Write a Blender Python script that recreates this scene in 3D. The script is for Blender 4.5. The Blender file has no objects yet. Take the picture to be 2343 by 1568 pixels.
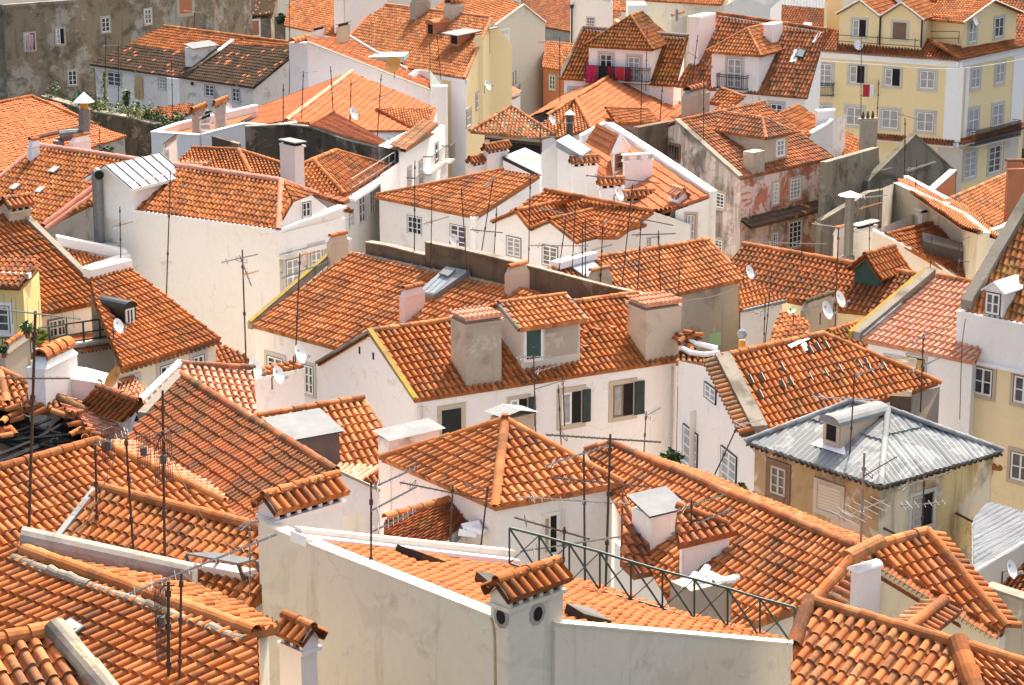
import bpy, math, random
import numpy as np
from mathutils import Vector as V3
random.seed(7); RNG = np.random.default_rng(11)
SC = bpy.context.scene; COL = SC.collection
# ---------------------------------------------------------------- camera
CAM = V3((0, 0, 40)); FPX = 5200.0; PIT = math.radians(15.2); CX, CY = 1171.0, 784.0
FW = V3((0, math.cos(PIT), -math.sin(PIT))); UP = V3((0, math.sin(PIT), math.cos(PIT)))
OXS = [0, 589.9, 1179.8, 1752.1]; OYS = [0, 368.7, 737.4, 1125.3]
def pp(p):
    if len(p) == 4: return (OXS[p[0]] + p[2] / 3.5446, OYS[p[1]] + p[3] / 3.5446)
    return p
def ray(p):
    x, y = pp(p)
    return V3(((x - CX) / FPX, 0, 0)) + UP * ((CY - y) / FPX) + FW
def W(p, z):
    d = ray(p); return CAM + d * ((z - CAM.z) / d.z)
def onY(p, Y):
    d = ray(p); return CAM + d * (Y / d.y)
def onPl(p, pl):
    d = ray(p); return CAM + d * ((pl[0] - CAM).dot(pl[1]) / d.dot(pl[1]))
def hv(v): return V3((v.x, v.y, 0))
def onV(p, A, dr):
    n = V3((-dr.y, dr.x, 0)); return onPl(p, (A, n))
def proj(P):
    d = P - CAM; k = d.dot(FW); return (CX + FPX * d.x / k, CY - FPX * d.dot(UP) / k)
def perp(A, B):
    d = hv(B - A).normalized(); n = V3((-d.y, d.x, 0))
    if n.dot(hv((A + B) / 2 - CAM)) < 0: n = -n
    return n
def plane(A, B, s, sg=1):
    """plane through the level line A-B, rising away from the viewer at s degrees (negative: falling away)"""
    n = perp(A, B) * sg; u = hv(B - A).normalized()
    up = n * math.cos(math.radians(s)) + V3((0, 0, 1)) * math.sin(math.radians(s))
    N = u.cross(up); N = N if N.z > 0 else -N
    return (A.copy(), N.normalized())
def plane3(A, B, C):
    N = (B - A).cross(C - A).normalized(); return (A.copy(), N if N.z > 0 else -N)
# ---------------------------------------------------------------- materials
MATS = {}
def nmat(name):
    m = bpy.data.materials.new(name); m.use_nodes = True; nt = m.node_tree
    b = nt.nodes['Principled BSDF']; MATS[name] = m
    return m, nt, b
def N(nt, t, **kw):
    n = nt.nodes.new(t)
    for k, v in kw.items():
        if k.startswith('i_'): n.inputs[int(k[2:])].default_value = v
        else: setattr(n, k, v)
    return n
def L(nt, a, b): nt.links.new(a, b)
def ramp(nt, fac, stops):
    r = N(nt, 'ShaderNodeValToRGB'); e = r.color_ramp.elements
    while len(e) < len(stops): e.new(0.5)
    for i, (p, c) in enumerate(stops):
        e[i].position = p; e[i].color = (c, c, c, 1) if isinstance(c, (int, float)) else (*c, 1)
    L(nt, fac, r.inputs[0]); return r
def mix(nt, fac, a, b, mode='MIX'):
    m = N(nt, 'ShaderNodeMix', data_type='RGBA', blend_type=mode)
    for s, v in ((m.inputs[0], fac), (m.inputs[6], a), (m.inputs[7], b)):
        if isinstance(v, (int, float)): s.default_value = v
        elif isinstance(v, tuple): s.default_value = (*v, 1)
        else: L(nt, v, s)
    return m.outputs[2]
def noise(nt, vec, scale, detail=4, rough=.6, dist=0):
    n = N(nt, 'ShaderNodeTexNoise'); n.inputs['Scale'].default_value = scale
    n.inputs['Detail'].default_value = detail; n.inputs['Roughness'].default_value = rough
    n.inputs['Distortion'].default_value = dist; L(nt, vec, n.inputs['Vector']); return n.outputs['Fac']
def geo(nt, sc=(1, 1, 1)):
    g = N(nt, 'ShaderNodeNewGeometry'); m = N(nt, 'ShaderNodeMapping'); m.inputs['Scale'].default_value = sc
    L(nt, g.outputs['Position'], m.inputs['Vector']); return m.outputs[0]
def tile_mat(name, cols, lichen, lamt, l2=None, l2amt=.5, val=.35, odd=None, oddamt=0):
    m, nt, b = nmat(name)
    at = N(nt, 'ShaderNodeAttribute', attribute_name='rnd').outputs['Fac']
    at2 = N(nt, 'ShaderNodeAttribute', attribute_name='rnd2').outputs['Fac']
    base = ramp(nt, at, [(i / (len(cols) - 1), c) for i, c in enumerate(cols)]).outputs[0]
    P = geo(nt)
    n1 = noise(nt, P, .55, 5, .65); n2 = noise(nt, P, 9, 4, .7)
    c = mix(nt, ramp(nt, n1, [(.3, 0), (.7, .5)]).outputs[0], base, mix(nt, .8, base, (.66, .62, .58), 'MULTIPLY'))
    ad = N(nt, 'ShaderNodeMath', operation='ADD'); L(nt, n1, ad.inputs[0]); L(nt, n2, ad.inputs[1])
    a3 = N(nt, 'ShaderNodeMath', operation='MULTIPLY_ADD'); L(nt, at2, a3.inputs[0]); a3.inputs[1].default_value = .45; L(nt, ad.outputs[0], a3.inputs[2])
    hf = N(nt, 'ShaderNodeMath', operation='MULTIPLY'); L(nt, a3.outputs[0], hf.inputs[0]); hf.inputs[1].default_value = .5; th = 1.62 - lamt * .75
    c = mix(nt, ramp(nt, hf.outputs[0], [(max(th - .12, 0) / 2, 0), (min(th + .28, 1.98) / 2, .85)]).outputs[0], c, lichen)
    if l2:
        n3 = noise(nt, P, 1.1, 5, .7)
        c = mix(nt, ramp(nt, n3, [(.62 - l2amt * .3, 0), (.78 - l2amt * .3, .8)]).outputs[0], c, l2)
    oi = N(nt, 'ShaderNodeObjectInfo'); c = mix(nt, 1.0, c, ramp(nt, oi.outputs['Random'], [(0, (.80, .78, .76)), (.35, (.95, .93, .92)), (.65, (1.06, 1.08, 1.1)), (1, (1.16, 1.30, 1.5))]).outputs[0], 'MULTIPLY')
    if odd:
        c = mix(nt, ramp(nt, at2, [(1 - oddamt - .001, 0), (1 - oddamt, 1)]).outputs[0], c, odd)
    L(nt, c, b.inputs['Base Color']); b.inputs['Roughness'].default_value = .9
    b.inputs['Specular IOR Level'].default_value = .12
    bp = N(nt, 'ShaderNodeBump'); bp.inputs['Strength'].default_value = .25; bp.inputs['Distance'].default_value = .02
    L(nt, n2, bp.inputs['Height']); L(nt, bp.outputs[0], b.inputs['Normal'])
    return m
def half(nt, x): return x
def plaster(name, col, dirt, damt, streak=.4, patch=None, pamt=0, patch2=None, p2amt=0, pscale=.6, rough=.9):
    m, nt, b = nmat(name)
    P = geo(nt); PS = geo(nt, (1.6, 1.6, .16))
    n1 = noise(nt, P, .7, 6, .65, .4); n2 = noise(nt, PS, 1.1, 5, .7, .2); n3 = noise(nt, P, 5, 4, .7)
    c = mix(nt, ramp(nt, n3, [(.35, 0), (.75, .35)]).outputs[0], col, tuple(x * .82 for x in col))
    if patch: c = mix(nt, ramp(nt, noise(nt, P, pscale, 7, .68, .6), [(.66 - pamt * .32, 0), (.69 - pamt * .32, .92)]).outputs[0], c, patch)
    if patch2: c = mix(nt, ramp(nt, noise(nt, geo(nt, (1, 1, .55)), pscale * 1.7, 7, .7, .3), [(.66 - p2amt * .32, 0), (.7 - p2amt * .32, .85)]).outputs[0], c, patch2)
    c = mix(nt, ramp(nt, n1, [(.68 - damt * .4, 0), (.82 - damt * .4, .7)]).outputs[0], c, dirt)
    c = mix(nt, ramp(nt, n2, [(.72 - streak * .3, 0), (.88 - streak * .26, .62)]).outputs[0], c, dirt)
    vn = N(nt, 'ShaderNodeTexVoronoi', feature='DISTANCE_TO_EDGE'); vn.inputs['Scale'].default_value = .55
    vm = N(nt, 'ShaderNodeVectorMath', operation='ADD'); nn = N(nt, 'ShaderNodeTexNoise'); nn.inputs['Scale'].default_value = 1.6; nn.inputs['Detail'].default_value = 5; L(nt, P, nn.inputs['Vector']); L(nt, P, vm.inputs[0]); L(nt, nn.outputs['Color'], vm.inputs[1]); L(nt, vm.outputs[0], vn.inputs['Vector'])
    ck = N(nt, 'ShaderNodeMath', operation='MULTIPLY'); L(nt, ramp(nt, vn.outputs['Distance'], [(.003, .38), (.009, 0)]).outputs[0], ck.inputs[0]); L(nt, ramp(nt, noise(nt, P, .45, 3), [(.5, 0), (.58, 1)]).outputs[0], ck.inputs[1])
    c = mix(nt, ck.outputs[0], c, dirt)
    L(nt, c, b.inputs['Base Color']); b.inputs['Roughness'].default_value = rough
    b.inputs['Specular IOR Level'].default_value = .1
    bp = N(nt, 'ShaderNodeBump'); bp.inputs['Strength'].default_value = .3; bp.inputs['Distance'].default_value = .03
    L(nt, n3, bp.inputs['Height']); L(nt, bp.outputs[0], b.inputs['Normal'])
    return m
def plain(name, col, rough=.6, metal=0, var=.25, scale=3, alt=None, spec=.4):
    m, nt, b = nmat(name)
    n = noise(nt, geo(nt), scale, 5, .65)
    a = alt or tuple(x * (1 - var) for x in col)
    c = mix(nt, ramp(nt, n, [(.35, 0), (.7, 1)]).outputs[0], col, a)
    L(nt, c, b.inputs['Base Color']); b.inputs['Roughness'].default_value = rough; b.inputs['Metallic'].default_value = metal
    b.inputs['Specular IOR Level'].default_value = spec
    return m
TC = [(.29, .09, .031), (.435, .152, .048), (.38, .13, .041), (.49, .20, .078), (.42, .143, .045), (.33, .107, .036)]
LK = (.13, .07, .04)
tile_mat('tile', TC, LK, .40)
tile_mat('tile_new', [(.40, .13, .046), (.45, .155, .06), (.42, .14, .05)], (.30, .13, .07), .15)
tile_mat('tile_flat', [(.40, .125, .046), (.45, .155, .064), (.42, .138, .054)], (.22, .10, .05), .25)
tile_mat('tile_red', [(.29, .08, .028), (.36, .112, .038), (.33, .095, .032)], (.12, .06, .03), .62)
tile_mat('tile_old', [(.30, .09, .036), (.42, .14, .055), (.36, .118, .05), (.46, .20, .095)], (.10, .065, .04), .55, (.36, .23, .05), .1)
tile_mat('tile_yel', [(.34, .105, .036), (.43, .155, .05), (.38, .13, .044)], (.10, .07, .03), .5, (.36, .21, .05), .28)
tile_mat('tile_pink', [(.50, .20, .105), (.56, .26, .155), (.52, .23, .13), (.58, .31, .20)], (.35, .2, .13), .2)
tile_mat('tile_dark', [(.09, .065, .045), (.13, .085, .055), (.11, .07, .05), (.16, .09, .05)], (.05, .04, .03), .45, None, 0, 0, (.62, .22, .09), .05)
tile_mat('tile_mix', [(.38, .12, .05), (.46, .165, .065), (.28, .155, .08), (.4, .26, .155)], (.14, .09, .05), .5)
tile_mat('ridge_pink', [(.54, .215, .145), (.60, .27, .195), (.56, .24, .165)], (.4, .2, .14), .15)
WH = (.80, .775, .745)
plaster('white', (.83, .805, .765), (.50, .44, .36), .14, .32)
plaster('white_clean', (.85, .83, .80), (.6, .56, .5), .08, .18)
plaster('white_dirty', (.76, .72, .67), (.30, .26, .21), .34, .40, (.62, .55, .47), .15)
plaster("lilac", (.75, .685, .665), (.50, .42, .38), .2, .4)
plaster('pink', (.74, .64, .60), (.45, .33, .29), .22, .35)
plaster('cream', (.78, .70, .53), (.55, .46, .33), .1, .2)
plaster('putty', (.70, .63, .51), (.37, .30, .22), .28, .5, (.63, .56, .45), .3)
plaster('yellow', (.80, .645, .37), (.62, .46, .24), .08, .12)
plaster('yellow_pale', (.80, .68, .42), (.62, .52, .33), .1, .12)
plaster('yellow_olive', (.70, .56, .25), (.46, .36, .18), .15, .25)
plaster('ochre', (.27, .215, .145), (.085, .07, .05), .48, .6, (.40, .355, .29), .4, (.30, .16, .06), .14, .22)  # base colour darkened to carry the shade lying on the tenement wall
plaster('ochre_stain', (.62, .47, .24), (.15, .12, .07), .40, .8, (.68, .59, .44), .5, (.50, .28, .07), .3, .3)
plaster('pink_stain', (.60, .43, .335), (.15, .10, .065), .38, .6, (.38, .25, .12), .56, (.68, .52, .42), .3, .32)
plaster('peel', (.72, .56, .50), (.08, .068, .055), .42, .6, (.52, .17, .09), .5, (.70, .62, .54), .25, .4)
plaster('peel_white', (.72, .61, .54), (.075, .06, .048), .46, .95, (.62, .43, .36), .35, None, 0, .5)
plaster('grey', (.40, .365, .31), (.11, .095, .08), .42, .55, (.5, .47, .42), .2)
plaster('rusty_grey', (.33, .305, .265), (.08, .07, .06), .55, .3, (.42, .40, .365), .3, (.42, .19, .05), .16, .9)
plaster('cement', (.40, .34, .27), (.20, .165, .125), .3, .45, (.48, .42, .34), .25)
plaster('brown', (.16, .118, .08), (.07, .05, .035), .4, .8, (.27, .21, .15), .2)
plaster('blackwall', (.11, .085, .062), (.03, .026, .02), .42, .8, (.26, .20, .15), .35)
plaster('lime', (.66, .62, .50), (.45, .42, .33), .15, .3)
plaster('orange_wall', (.50, .20, .10), (.25, .11, .06), .2, .3)
plaster('stone', (.55, .51, .45), (.32, .28, .23), .25, .2)
plaster('stone_tan', (.52, .43, .33), (.30, .23, .16), .3, .3)
plaster('mortar', (.27, .24, .195), (.08, .07, .055), .48, .3, (.38, .33, .23), .2)
plaster('mortar_yel', (.30, .22, .07), (.12, .10, .06), .4, .3, (.38, .25, .04), .5)
plaster('cap_white', (.82, .82, .82), (.55, .53, .5), .08, .1)
plain('metal_sheet', (.235, .245, .25), .85, .0, .2, 2, (.18, .19, .195), .08)
plaster('galv', (.21, .225, .23), (.12, .11, .10), .25, .45, (.31, .325, .33), .5, (.26, .17, .11), .04, .5, .8)
plain('sheet_pale', (.62, .63, .64), .7, 0, .15, 1.3)
plain('flue', (.22, .22, .22), .55, .4, .35, 8)
plain('rust', (.12, .055, .035), .8, .1, .5, 30, (.06, .035, .025))
plain('mast', (.055, .042, .036), .8, .1, .4, 20, (.09, .05, .034))
plain('alu', (.27, .27, .27), .6, .2, .15, 6)
plain('alu_dull', (.28, .26, .24), .6, .3, .3, 9)
plain('dish', (.74, .74, .73), .45, 0, .08, 5)
plain('dish_orange', (.60, .28, .05), .6, .0, .4, 3, (.42, .19, .06))
plain('iron_green', (.03, .085, .075), .5, .2, .3, 9)
plain('iron_black', (.025, .027, .03), .55, .2, .2, 9)
plain('frame_white', (.80, .80, .78), .5, 0, .08, 6)
plain('frame_brown', (.26, .17, .11), .7, 0, .4, 12)
plain('shutter_green', (.016, .036, .036), .55, 0, .3, 5)
plain('dark', (.012, .011, .010), .9, 0, .3, 2)  # near-black colour standing in for the shade inside openings
plain('black_sheet', (.018, .022, .022), .35, .1, .3, 3)
plain('curtain', (.40, .39, .37), .8, 0, .25, 5, (.24, .24, .24))
plain('blind', (.62, .50, .37), .7, 0, .1, 3)
plain('awning', (.66, .38, .10), .8, 0, .15, 3)
plain('cloth_tan', (.55, .40, .20), .9, 0, .2, 5)
plain('cloth_pink', (.62, .42, .42), .9, 0, .2, 5)
plain('cloth_red', (.50, .03, .05), .9, 0, .2, 5)
plain('cloth_maroon', (.16, .015, .03), .9, 0, .2, 5)
plain('cloth_black', (.012, .012, .016), .9, 0, .2, 5)
plain('cloth_crimson', (.42, .02, .09), .9, 0, .2, 5)
plain('cable', (.45, .33, .18), .7, 0, .3, 5)
plain('burnt', (.012, .012, .012), .6, 0, .6, 6, (.03, .028, .026), .2)
plain('green_panel', (.36, .55, .30), .6, 0, .1, 3)
plain('green_copper', (.20, .34, .28), .7, 0, .35, 4, (.42, .50, .44))
plain('green_dark', (.02, .07, .06), .6, 0, .3, 4)
plain('grey_dark', (.095, .085, .082), .7, 0, .25, 3)
plain('leaf', (.05, .10, .025), .7, 0, .6, 6, (.09, .15, .03))
plain('leaf_dark', (.025, .06, .022), .65, 0, .5, 6)
plain('leaf_yellow', (.36, .33, .04), .7, 0, .5, 6, (.16, .22, .03))
plain('flag_green', (.02, .16, .06), .8, 0, .1, 5)
plain('flag_red', (.45, .03, .03), .8, 0, .1, 5)
plain('flag_yellow', (.65, .45, .05), .8, 0, .1, 5)
plain('ground', (.05, .045, .04), .9, 0, .4, .2)
plain('glass_sky', (.22, .255, .285), .6, .0, .15, 1.5, (.29, .33, .36), .1)
plain('slot_dark', (.035, .033, .03), 1, 0, .3, 5, None, 0)
plain('wood', (.22, .13, .08), .8, 0, .4, 10)
def glass_mat():
    m, nt, b = nmat('glass')
    n = noise(nt, geo(nt), .9, 3, .6)
    c = ramp(nt, n, [(.4, (.018, .02, .024)), (.62, (.10, .10, .105))]).outputs[0]
    L(nt, c, b.inputs['Base Color']); b.inputs['Roughness'].default_value = .08; b.inputs['Specular IOR Level'].default_value = .6
glass_mat()
def azulejo():
    m, nt, b = nmat('azulejo')
    v = N(nt, 'ShaderNodeTexVoronoi'); v.inputs['Scale'].default_value = 4.5; v.inputs['Randomness'].default_value = 0
    L(nt, geo(nt), v.inputs['Vector'])
    c = ramp(nt, v.outputs['Distance'], [(.25, (.20, .40, .38)), (.36, (.50, .58, .52))]).outputs[0]
    c = mix(nt, ramp(nt, noise(nt, geo(nt), .8, 5), [(.5, 0), (.75, .7)]).outputs[0], c, (.45, .42, .36))
    L(nt, c, b.inputs['Base Color']); b.inputs['Roughness'].default_value = .3
azulejo()
# ---------------------------------------------------------------- mesh builder
class MB:
    def __init__(s): s.v = []; s.f = []; s.m = []; s.r = []; s.r2 = []; s.mats = []; s.arr = []; s.n = 0
    def mi(s, mat):
        if mat not in s.mats: s.mats.append(mat)
        return s.mats.index(mat)
    def add(s, vs, fs, mat, rnd=None):
        k = s.n; s.v.extend([tuple(v) for v in vs]); s.n += len(vs); i = s.mi(mat)
        for f in fs:
            s.f.append([x + k for x in f]); s.m.append(i)
            r = random.random() if rnd is None else rnd
            s.r.append(r); s.r2.append(random.random() if rnd is None else (r * 7.31) % 1)
    def quad(s, a, b, c, d, mat): s.add([a, b, c, d], [(0, 1, 2, 3)], mat)
    def poly(s, ps, mat): s.add(ps, [tuple(range(len(ps)))], mat)
    def box(s, o, x, y, z, mat):
        """o corner, x y z edge vectors"""
        p = [o, o + x, o + x + y, o + y]; q = [a + z for a in p]
        s.add(p + q, [(0, 3, 2, 1), (4, 5, 6, 7), (0, 1, 5, 4), (1, 2, 6, 5), (2, 3, 7, 6), (3, 0, 4, 7)], mat)
    def cbox(s, c, x, y, z, mat): s.box(c - (x + y + z) / 2, x, y, z, mat)
    def tube(s, pts, r, mat, n=6, r2=None, caps=True):
        vs = []; fs = []; prev = None; r2 = r if r2 is None else r2
        for i, p in enumerate(pts):
            a = pts[max(i - 1, 0)]; b = pts[min(i + 1, len(pts) - 1)]; d = (b - a).normalized()
            h = V3((0, 0, 1)) if abs(d.z) < .9 else V3((1, 0, 0))
            x = d.cross(h).normalized(); y = d.cross(x); rr = r + (r2 - r) * i / max(len(pts) - 1, 1)
            for k in range(n):
                t = 2 * math.pi * k / n; vs.append(p + x * rr * math.cos(t) + y * rr * math.sin(t))
            if i:
                o = (i - 1) * n
                for k in range(n): fs.append((o + k, o + (k + 1) % n, o + n + (k + 1) % n, o + n + k))
        if caps: fs += [tuple(range(n)), tuple(range(len(vs) - n, len(vs)))]
        s.add(vs, fs, mat, random.random())
    def pipe(s, A, B, r, mat, seg=.42, up=V3((0, 0, 1)), tap=.14, jit=.012):
        """row of overlapping half-round ridge tiles"""
        d = B - A; Ln = d.length; d = d.normalized(); x = d.cross(up).normalized(); y = x.cross(d)
        if y.z < 0: y = -y
        n = max(1, round(Ln / seg)); k = 9
        for i in range(n):
            a = A + d * (Ln * i / n) + y * random.uniform(-jit, jit); b = A + d * (Ln * (i + 1) / n + .04) + y * random.uniform(-jit, jit) * .5
            ra, rb = r * (1 + tap / 2), r * (1 - tap / 2)
            vs = []
            for c, rr in ((a, ra), (b, rb), (a, ra * .8)):
                for j in range(k):
                    t = math.pi * (-.06 + 1.12 * j / (k - 1)); vs.append(c + x * rr * math.cos(t) + y * rr * math.sin(t))
            fs = [(j, j + 1, k + j + 1, k + j) for j in range(k - 1)] + [(2 * k + j, 2 * k + j + 1, j + 1, j) for j in range(k - 1)]
            s.add(vs, fs, mat, random.random())
    def build(s, name, parent=None, off=None, smooth=False):
        if not s.n and not s.arr: return None
        off = off or V3((0, 0, 0))
        vs = [np.array(s.v, dtype=np.float64).reshape(-1, 3)]; loops = [np.array([x for f in s.f for x in f], dtype=np.int64)]
        cnt = [np.array([len(f) for f in s.f], dtype=np.int64)]; mi = [np.array(s.m, dtype=np.int64)]
        r = [np.array(s.r)]; r2 = [np.array(s.r2)]; n = s.n
        for (av, aq, am, ar, ar2) in s.arr:
            vs.append(av); loops.append(aq.reshape(-1) + n); cnt.append(np.full(len(aq), 4)); mi.append(np.full(len(aq), am)); r.append(ar); r2.append(ar2); n += len(av)
        vs = np.concatenate(vs) - np.array(off); loops = np.concatenate(loops); cnt = np.concatenate(cnt); mi = np.concatenate(mi)
        me = bpy.data.meshes.new(name); me.vertices.add(len(vs)); me.vertices.foreach_set('co', vs.astype(np.float32).ravel())
        me.loops.add(len(loops)); me.loops.foreach_set('vertex_index', loops.astype(np.int32))
        me.polygons.add(len(cnt)); st = np.concatenate([[0], np.cumsum(cnt)[:-1]])
        me.polygons.foreach_set('loop_start', st.astype(np.int32)); me.polygons.foreach_set('loop_total', cnt.astype(np.int32))
        for m in s.mats: me.materials.append(MATS[m])
        me.polygons.foreach_set('material_index', mi.astype(np.int32))
        me.polygons.foreach_set('use_smooth', np.full(len(cnt), bool(smooth)))
        for nm, a in (('rnd', r), ('rnd2', r2)):
            at = me.attributes.new(nm, 'FLOAT', 'FACE'); at.data.foreach_set('value', np.concatenate(a).astype(np.float32))
        me.update(calc_edges=True)
        o = bpy.data.objects.new(name, me); COL.objects.link(o)
        if parent: o.parent = parent
        return o
PROF = {'lusa': ([0, .03, .1, .22, .35, .48, .6, .67, .7, .85], lambda t: .085 * math.sqrt(max(0, 1 - ((t - .35) / .35) ** 2)) if t < .7 else -.045 * math.sin(math.pi * (t - .7) / .3)),
        'far': ([0, .14, .3, .46, .6, .8], lambda t: .065 * math.sin(math.pi * t / .6) if t < .6 else -.012 * math.sin(math.pi * (t - .6) / .4)),
        'flat': ([0, .12, .3, .5, .7, .86], lambda t: .020 * math.sin(2 * math.pi * t) + (.012 if t < .14 else 0)),
        'corr': ([0, .25, .5, .75], lambda t: .024 * math.sin(2 * math.pi * t))}
def tiles(mb, pl, poly, U, Vd, mat, prof='lusa', pitch=.245, row=.37, step=.05, jit=.005, sag=.03, eave=.09, holes=0):
    """a sheet of roof tiles over a convex polygon of the plane pl; U along the rows, Vd up the columns"""
    n = pl[1].normalized(); O = poly[0]
    U = (U - n * U.dot(n)).normalized(); Vd = (Vd - n * Vd.dot(n)).normalized()
    if Vd.z < 0: Vd = -Vd
    M = np.array([[U.x, Vd.x, n.x], [U.y, Vd.y, n.y], [U.z, Vd.z, n.z]]); Mi = np.linalg.inv(M)
    P = np.array([list(p - O) for p in poly]) @ Mi.T
    pu, pv = P[:, 0], P[:, 1]; u0, u1 = pu.min(), pu.max()
    ts, fn = PROF[prof]; c0 = math.floor(u0 / pitch); c1 = math.ceil(u1 / pitch)
    us = [(c + t) * pitch for c in range(c0, c1 + 1) for t in ts]; hs = [fn(t) for c in range(c0, c1 + 1) for t in ts]; cs = [c - c0 for c in range(c0, c1 + 1) for t in ts]
    sel = [i for i, u in enumerate(us) if u0 + 1e-4 < u < u1 - 1e-4]
    us = [u0 + 1e-5] + [us[i] for i in sel] + [u1 - 1e-5]
    hs = [hs[sel[0]] if sel else 0] + [hs[i] for i in sel] + [hs[sel[-1]] if sel else 0]; cs = [cs[sel[0]] if sel else 0] + [cs[i] for i in sel] + [cs[sel[-1]] if sel else 0]
    us, hs, cs = np.array(us), np.array(hs), np.array(cs); S = len(us)
    lo = np.full(S, 1e9); hi = np.full(S, -1e9); K = len(pu)
    for i in range(K):
        a, b = i, (i + 1) % K
        if abs(pu[a] - pu[b]) < 1e-7: continue
        m = (us >= min(pu[a], pu[b])) & (us <= max(pu[a], pu[b])); t = (us - pu[a]) / (pu[b] - pu[a]); v = pv[a] + (pv[b] - pv[a]) * t
        lo = np.where(m, np.minimum(lo, v), lo); hi = np.where(m, np.maximum(hi, v), hi)
    bad = hi < lo; lo[bad] = 0; hi[bad] = 0
    r0 = math.floor(pv.min() / row); r1 = math.ceil(pv.max() / row); R = r1 - r0; nc = cs.max() + 2
    dh = RNG.normal(0, jit, (nc, R)); dv = RNG.normal(0, jit * 1.6, (nc, R)); rn = RNG.random((nc, R)); rn2 = RNG.random((nc, R))
    rr = np.arange(R)
    vb = (rr[None, :] + r0) * row + dv[cs]; vt = vb + row + .01
    VV = np.stack([vb, vt], 2); HH = np.stack([np.broadcast_to(hs[:, None] + step, (S, R)) + dh[cs], np.broadcast_to(hs[:, None], (S, R)) + dh[cs] * .3], 2)
    VC = np.clip(VV, lo[:, None, None], hi[:, None, None]); rat = (VC - VV[:, :, :1]) / row; HH = hs[:, None, None] + dh[cs][:, :, None] * (1 - .7 * np.clip(rat, 0, 1)) + step * (1 - np.clip(rat, 0, 1))
    UU = np.broadcast_to(us[:, None, None], VC.shape)
    if sag:
        ph = RNG.random(4) * 6.28
        HH = HH + sag * (np.sin(UU * .8 + ph[0]) * np.sin(VC * 1.1 + ph[1]) + .5 * np.sin(UU * 2.1 + ph[2] + VC * .7))
    co = np.stack([UU, VC, HH], 3).reshape(-1, 3) @ M.T + np.array(O)
    idx = np.arange(S * R * 2).reshape(S, R, 2)
    a = np.stack([idx[:-1, :, 0], idx[1:, :, 0], idx[1:, :, 1], idx[:-1, :, 1]], 2)
    ok = ((VC[:-1, :, 1] - VC[:-1, :, 0]) > 1e-4) | ((VC[1:, :, 1] - VC[1:, :, 0]) > 1e-4)
    ok &= ~(bad[:-1] | bad[1:])[:, None]
    if holes: ok &= (rn2[cs[:-1]] > holes)
    b = np.stack([idx[:-1, :-1, 1], idx[1:, :-1, 1], idx[1:, 1:, 0], idx[:-1, 1:, 0]], 2); okb = ok[:, :-1] & ok[:, 1:]
    rq, rq2 = rn[cs[:-1]], rn2[cs[:-1]]
    Q = np.concatenate([a[ok], b[okb]]); r = np.concatenate([rq[ok], rq[:, 1:][okb]]); r2 = np.concatenate([rq2[ok], rq2[:, 1:][okb]])
    mb.arr.append((co, Q, mb.mi(mat), r, r2))
    if eave:   # front lip of the lowest row
        e0 = np.stack([us, lo, hs + step], 1) @ M.T + np.array(O); e1 = np.stack([us, lo, np.full(S, -eave)], 1) @ M.T + np.array(O)
        i = np.arange(S); g = ~(bad[:-1] | bad[1:])
        q = np.stack([i[:-1], i[1:], i[1:] + S, i[:-1] + S], 1)[g]; rz = rn[cs[:-1], 0][g]
        mb.arr.append((np.concatenate([e0, e1]), q, mb.mi(mat), rz, rz))
    mb.poly([p - n * .1 for p in poly], mat)
HOUSES = {}
def tag(o, label, cat, group=None):
    o['label'] = label; o['category'] = cat
    if group: o['group'] = group
    return o
def empty(name, loc):
    o = bpy.data.objects.new(name, None); o.empty_display_size = .5; o.location = loc; COL.objects.link(o); return o
def par(A, B, C): return A + C - B
def inset(loop, d):
    """shrink a closed loop (plan view) by d"""
    n = len(loop); ar = sum(loop[i].x * loop[(i + 1) % n].y - loop[(i + 1) % n].x * loop[i].y for i in range(n)); sg = 1 if ar > 0 else -1
    out = []
    for i in range(n):
        p, a, b = loop[i], loop[i - 1], loop[(i + 1) % n]
        d1 = hv(p - a).normalized(); d2 = hv(b - p).normalized()
        n1 = V3((-d1.y, d1.x, 0)) * sg; n2 = V3((-d2.y, d2.x, 0)) * sg; c = 1 + n1.dot(n2)
        out.append(p + (n1 + n2) * (d / max(c, .35)))
    return out
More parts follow.
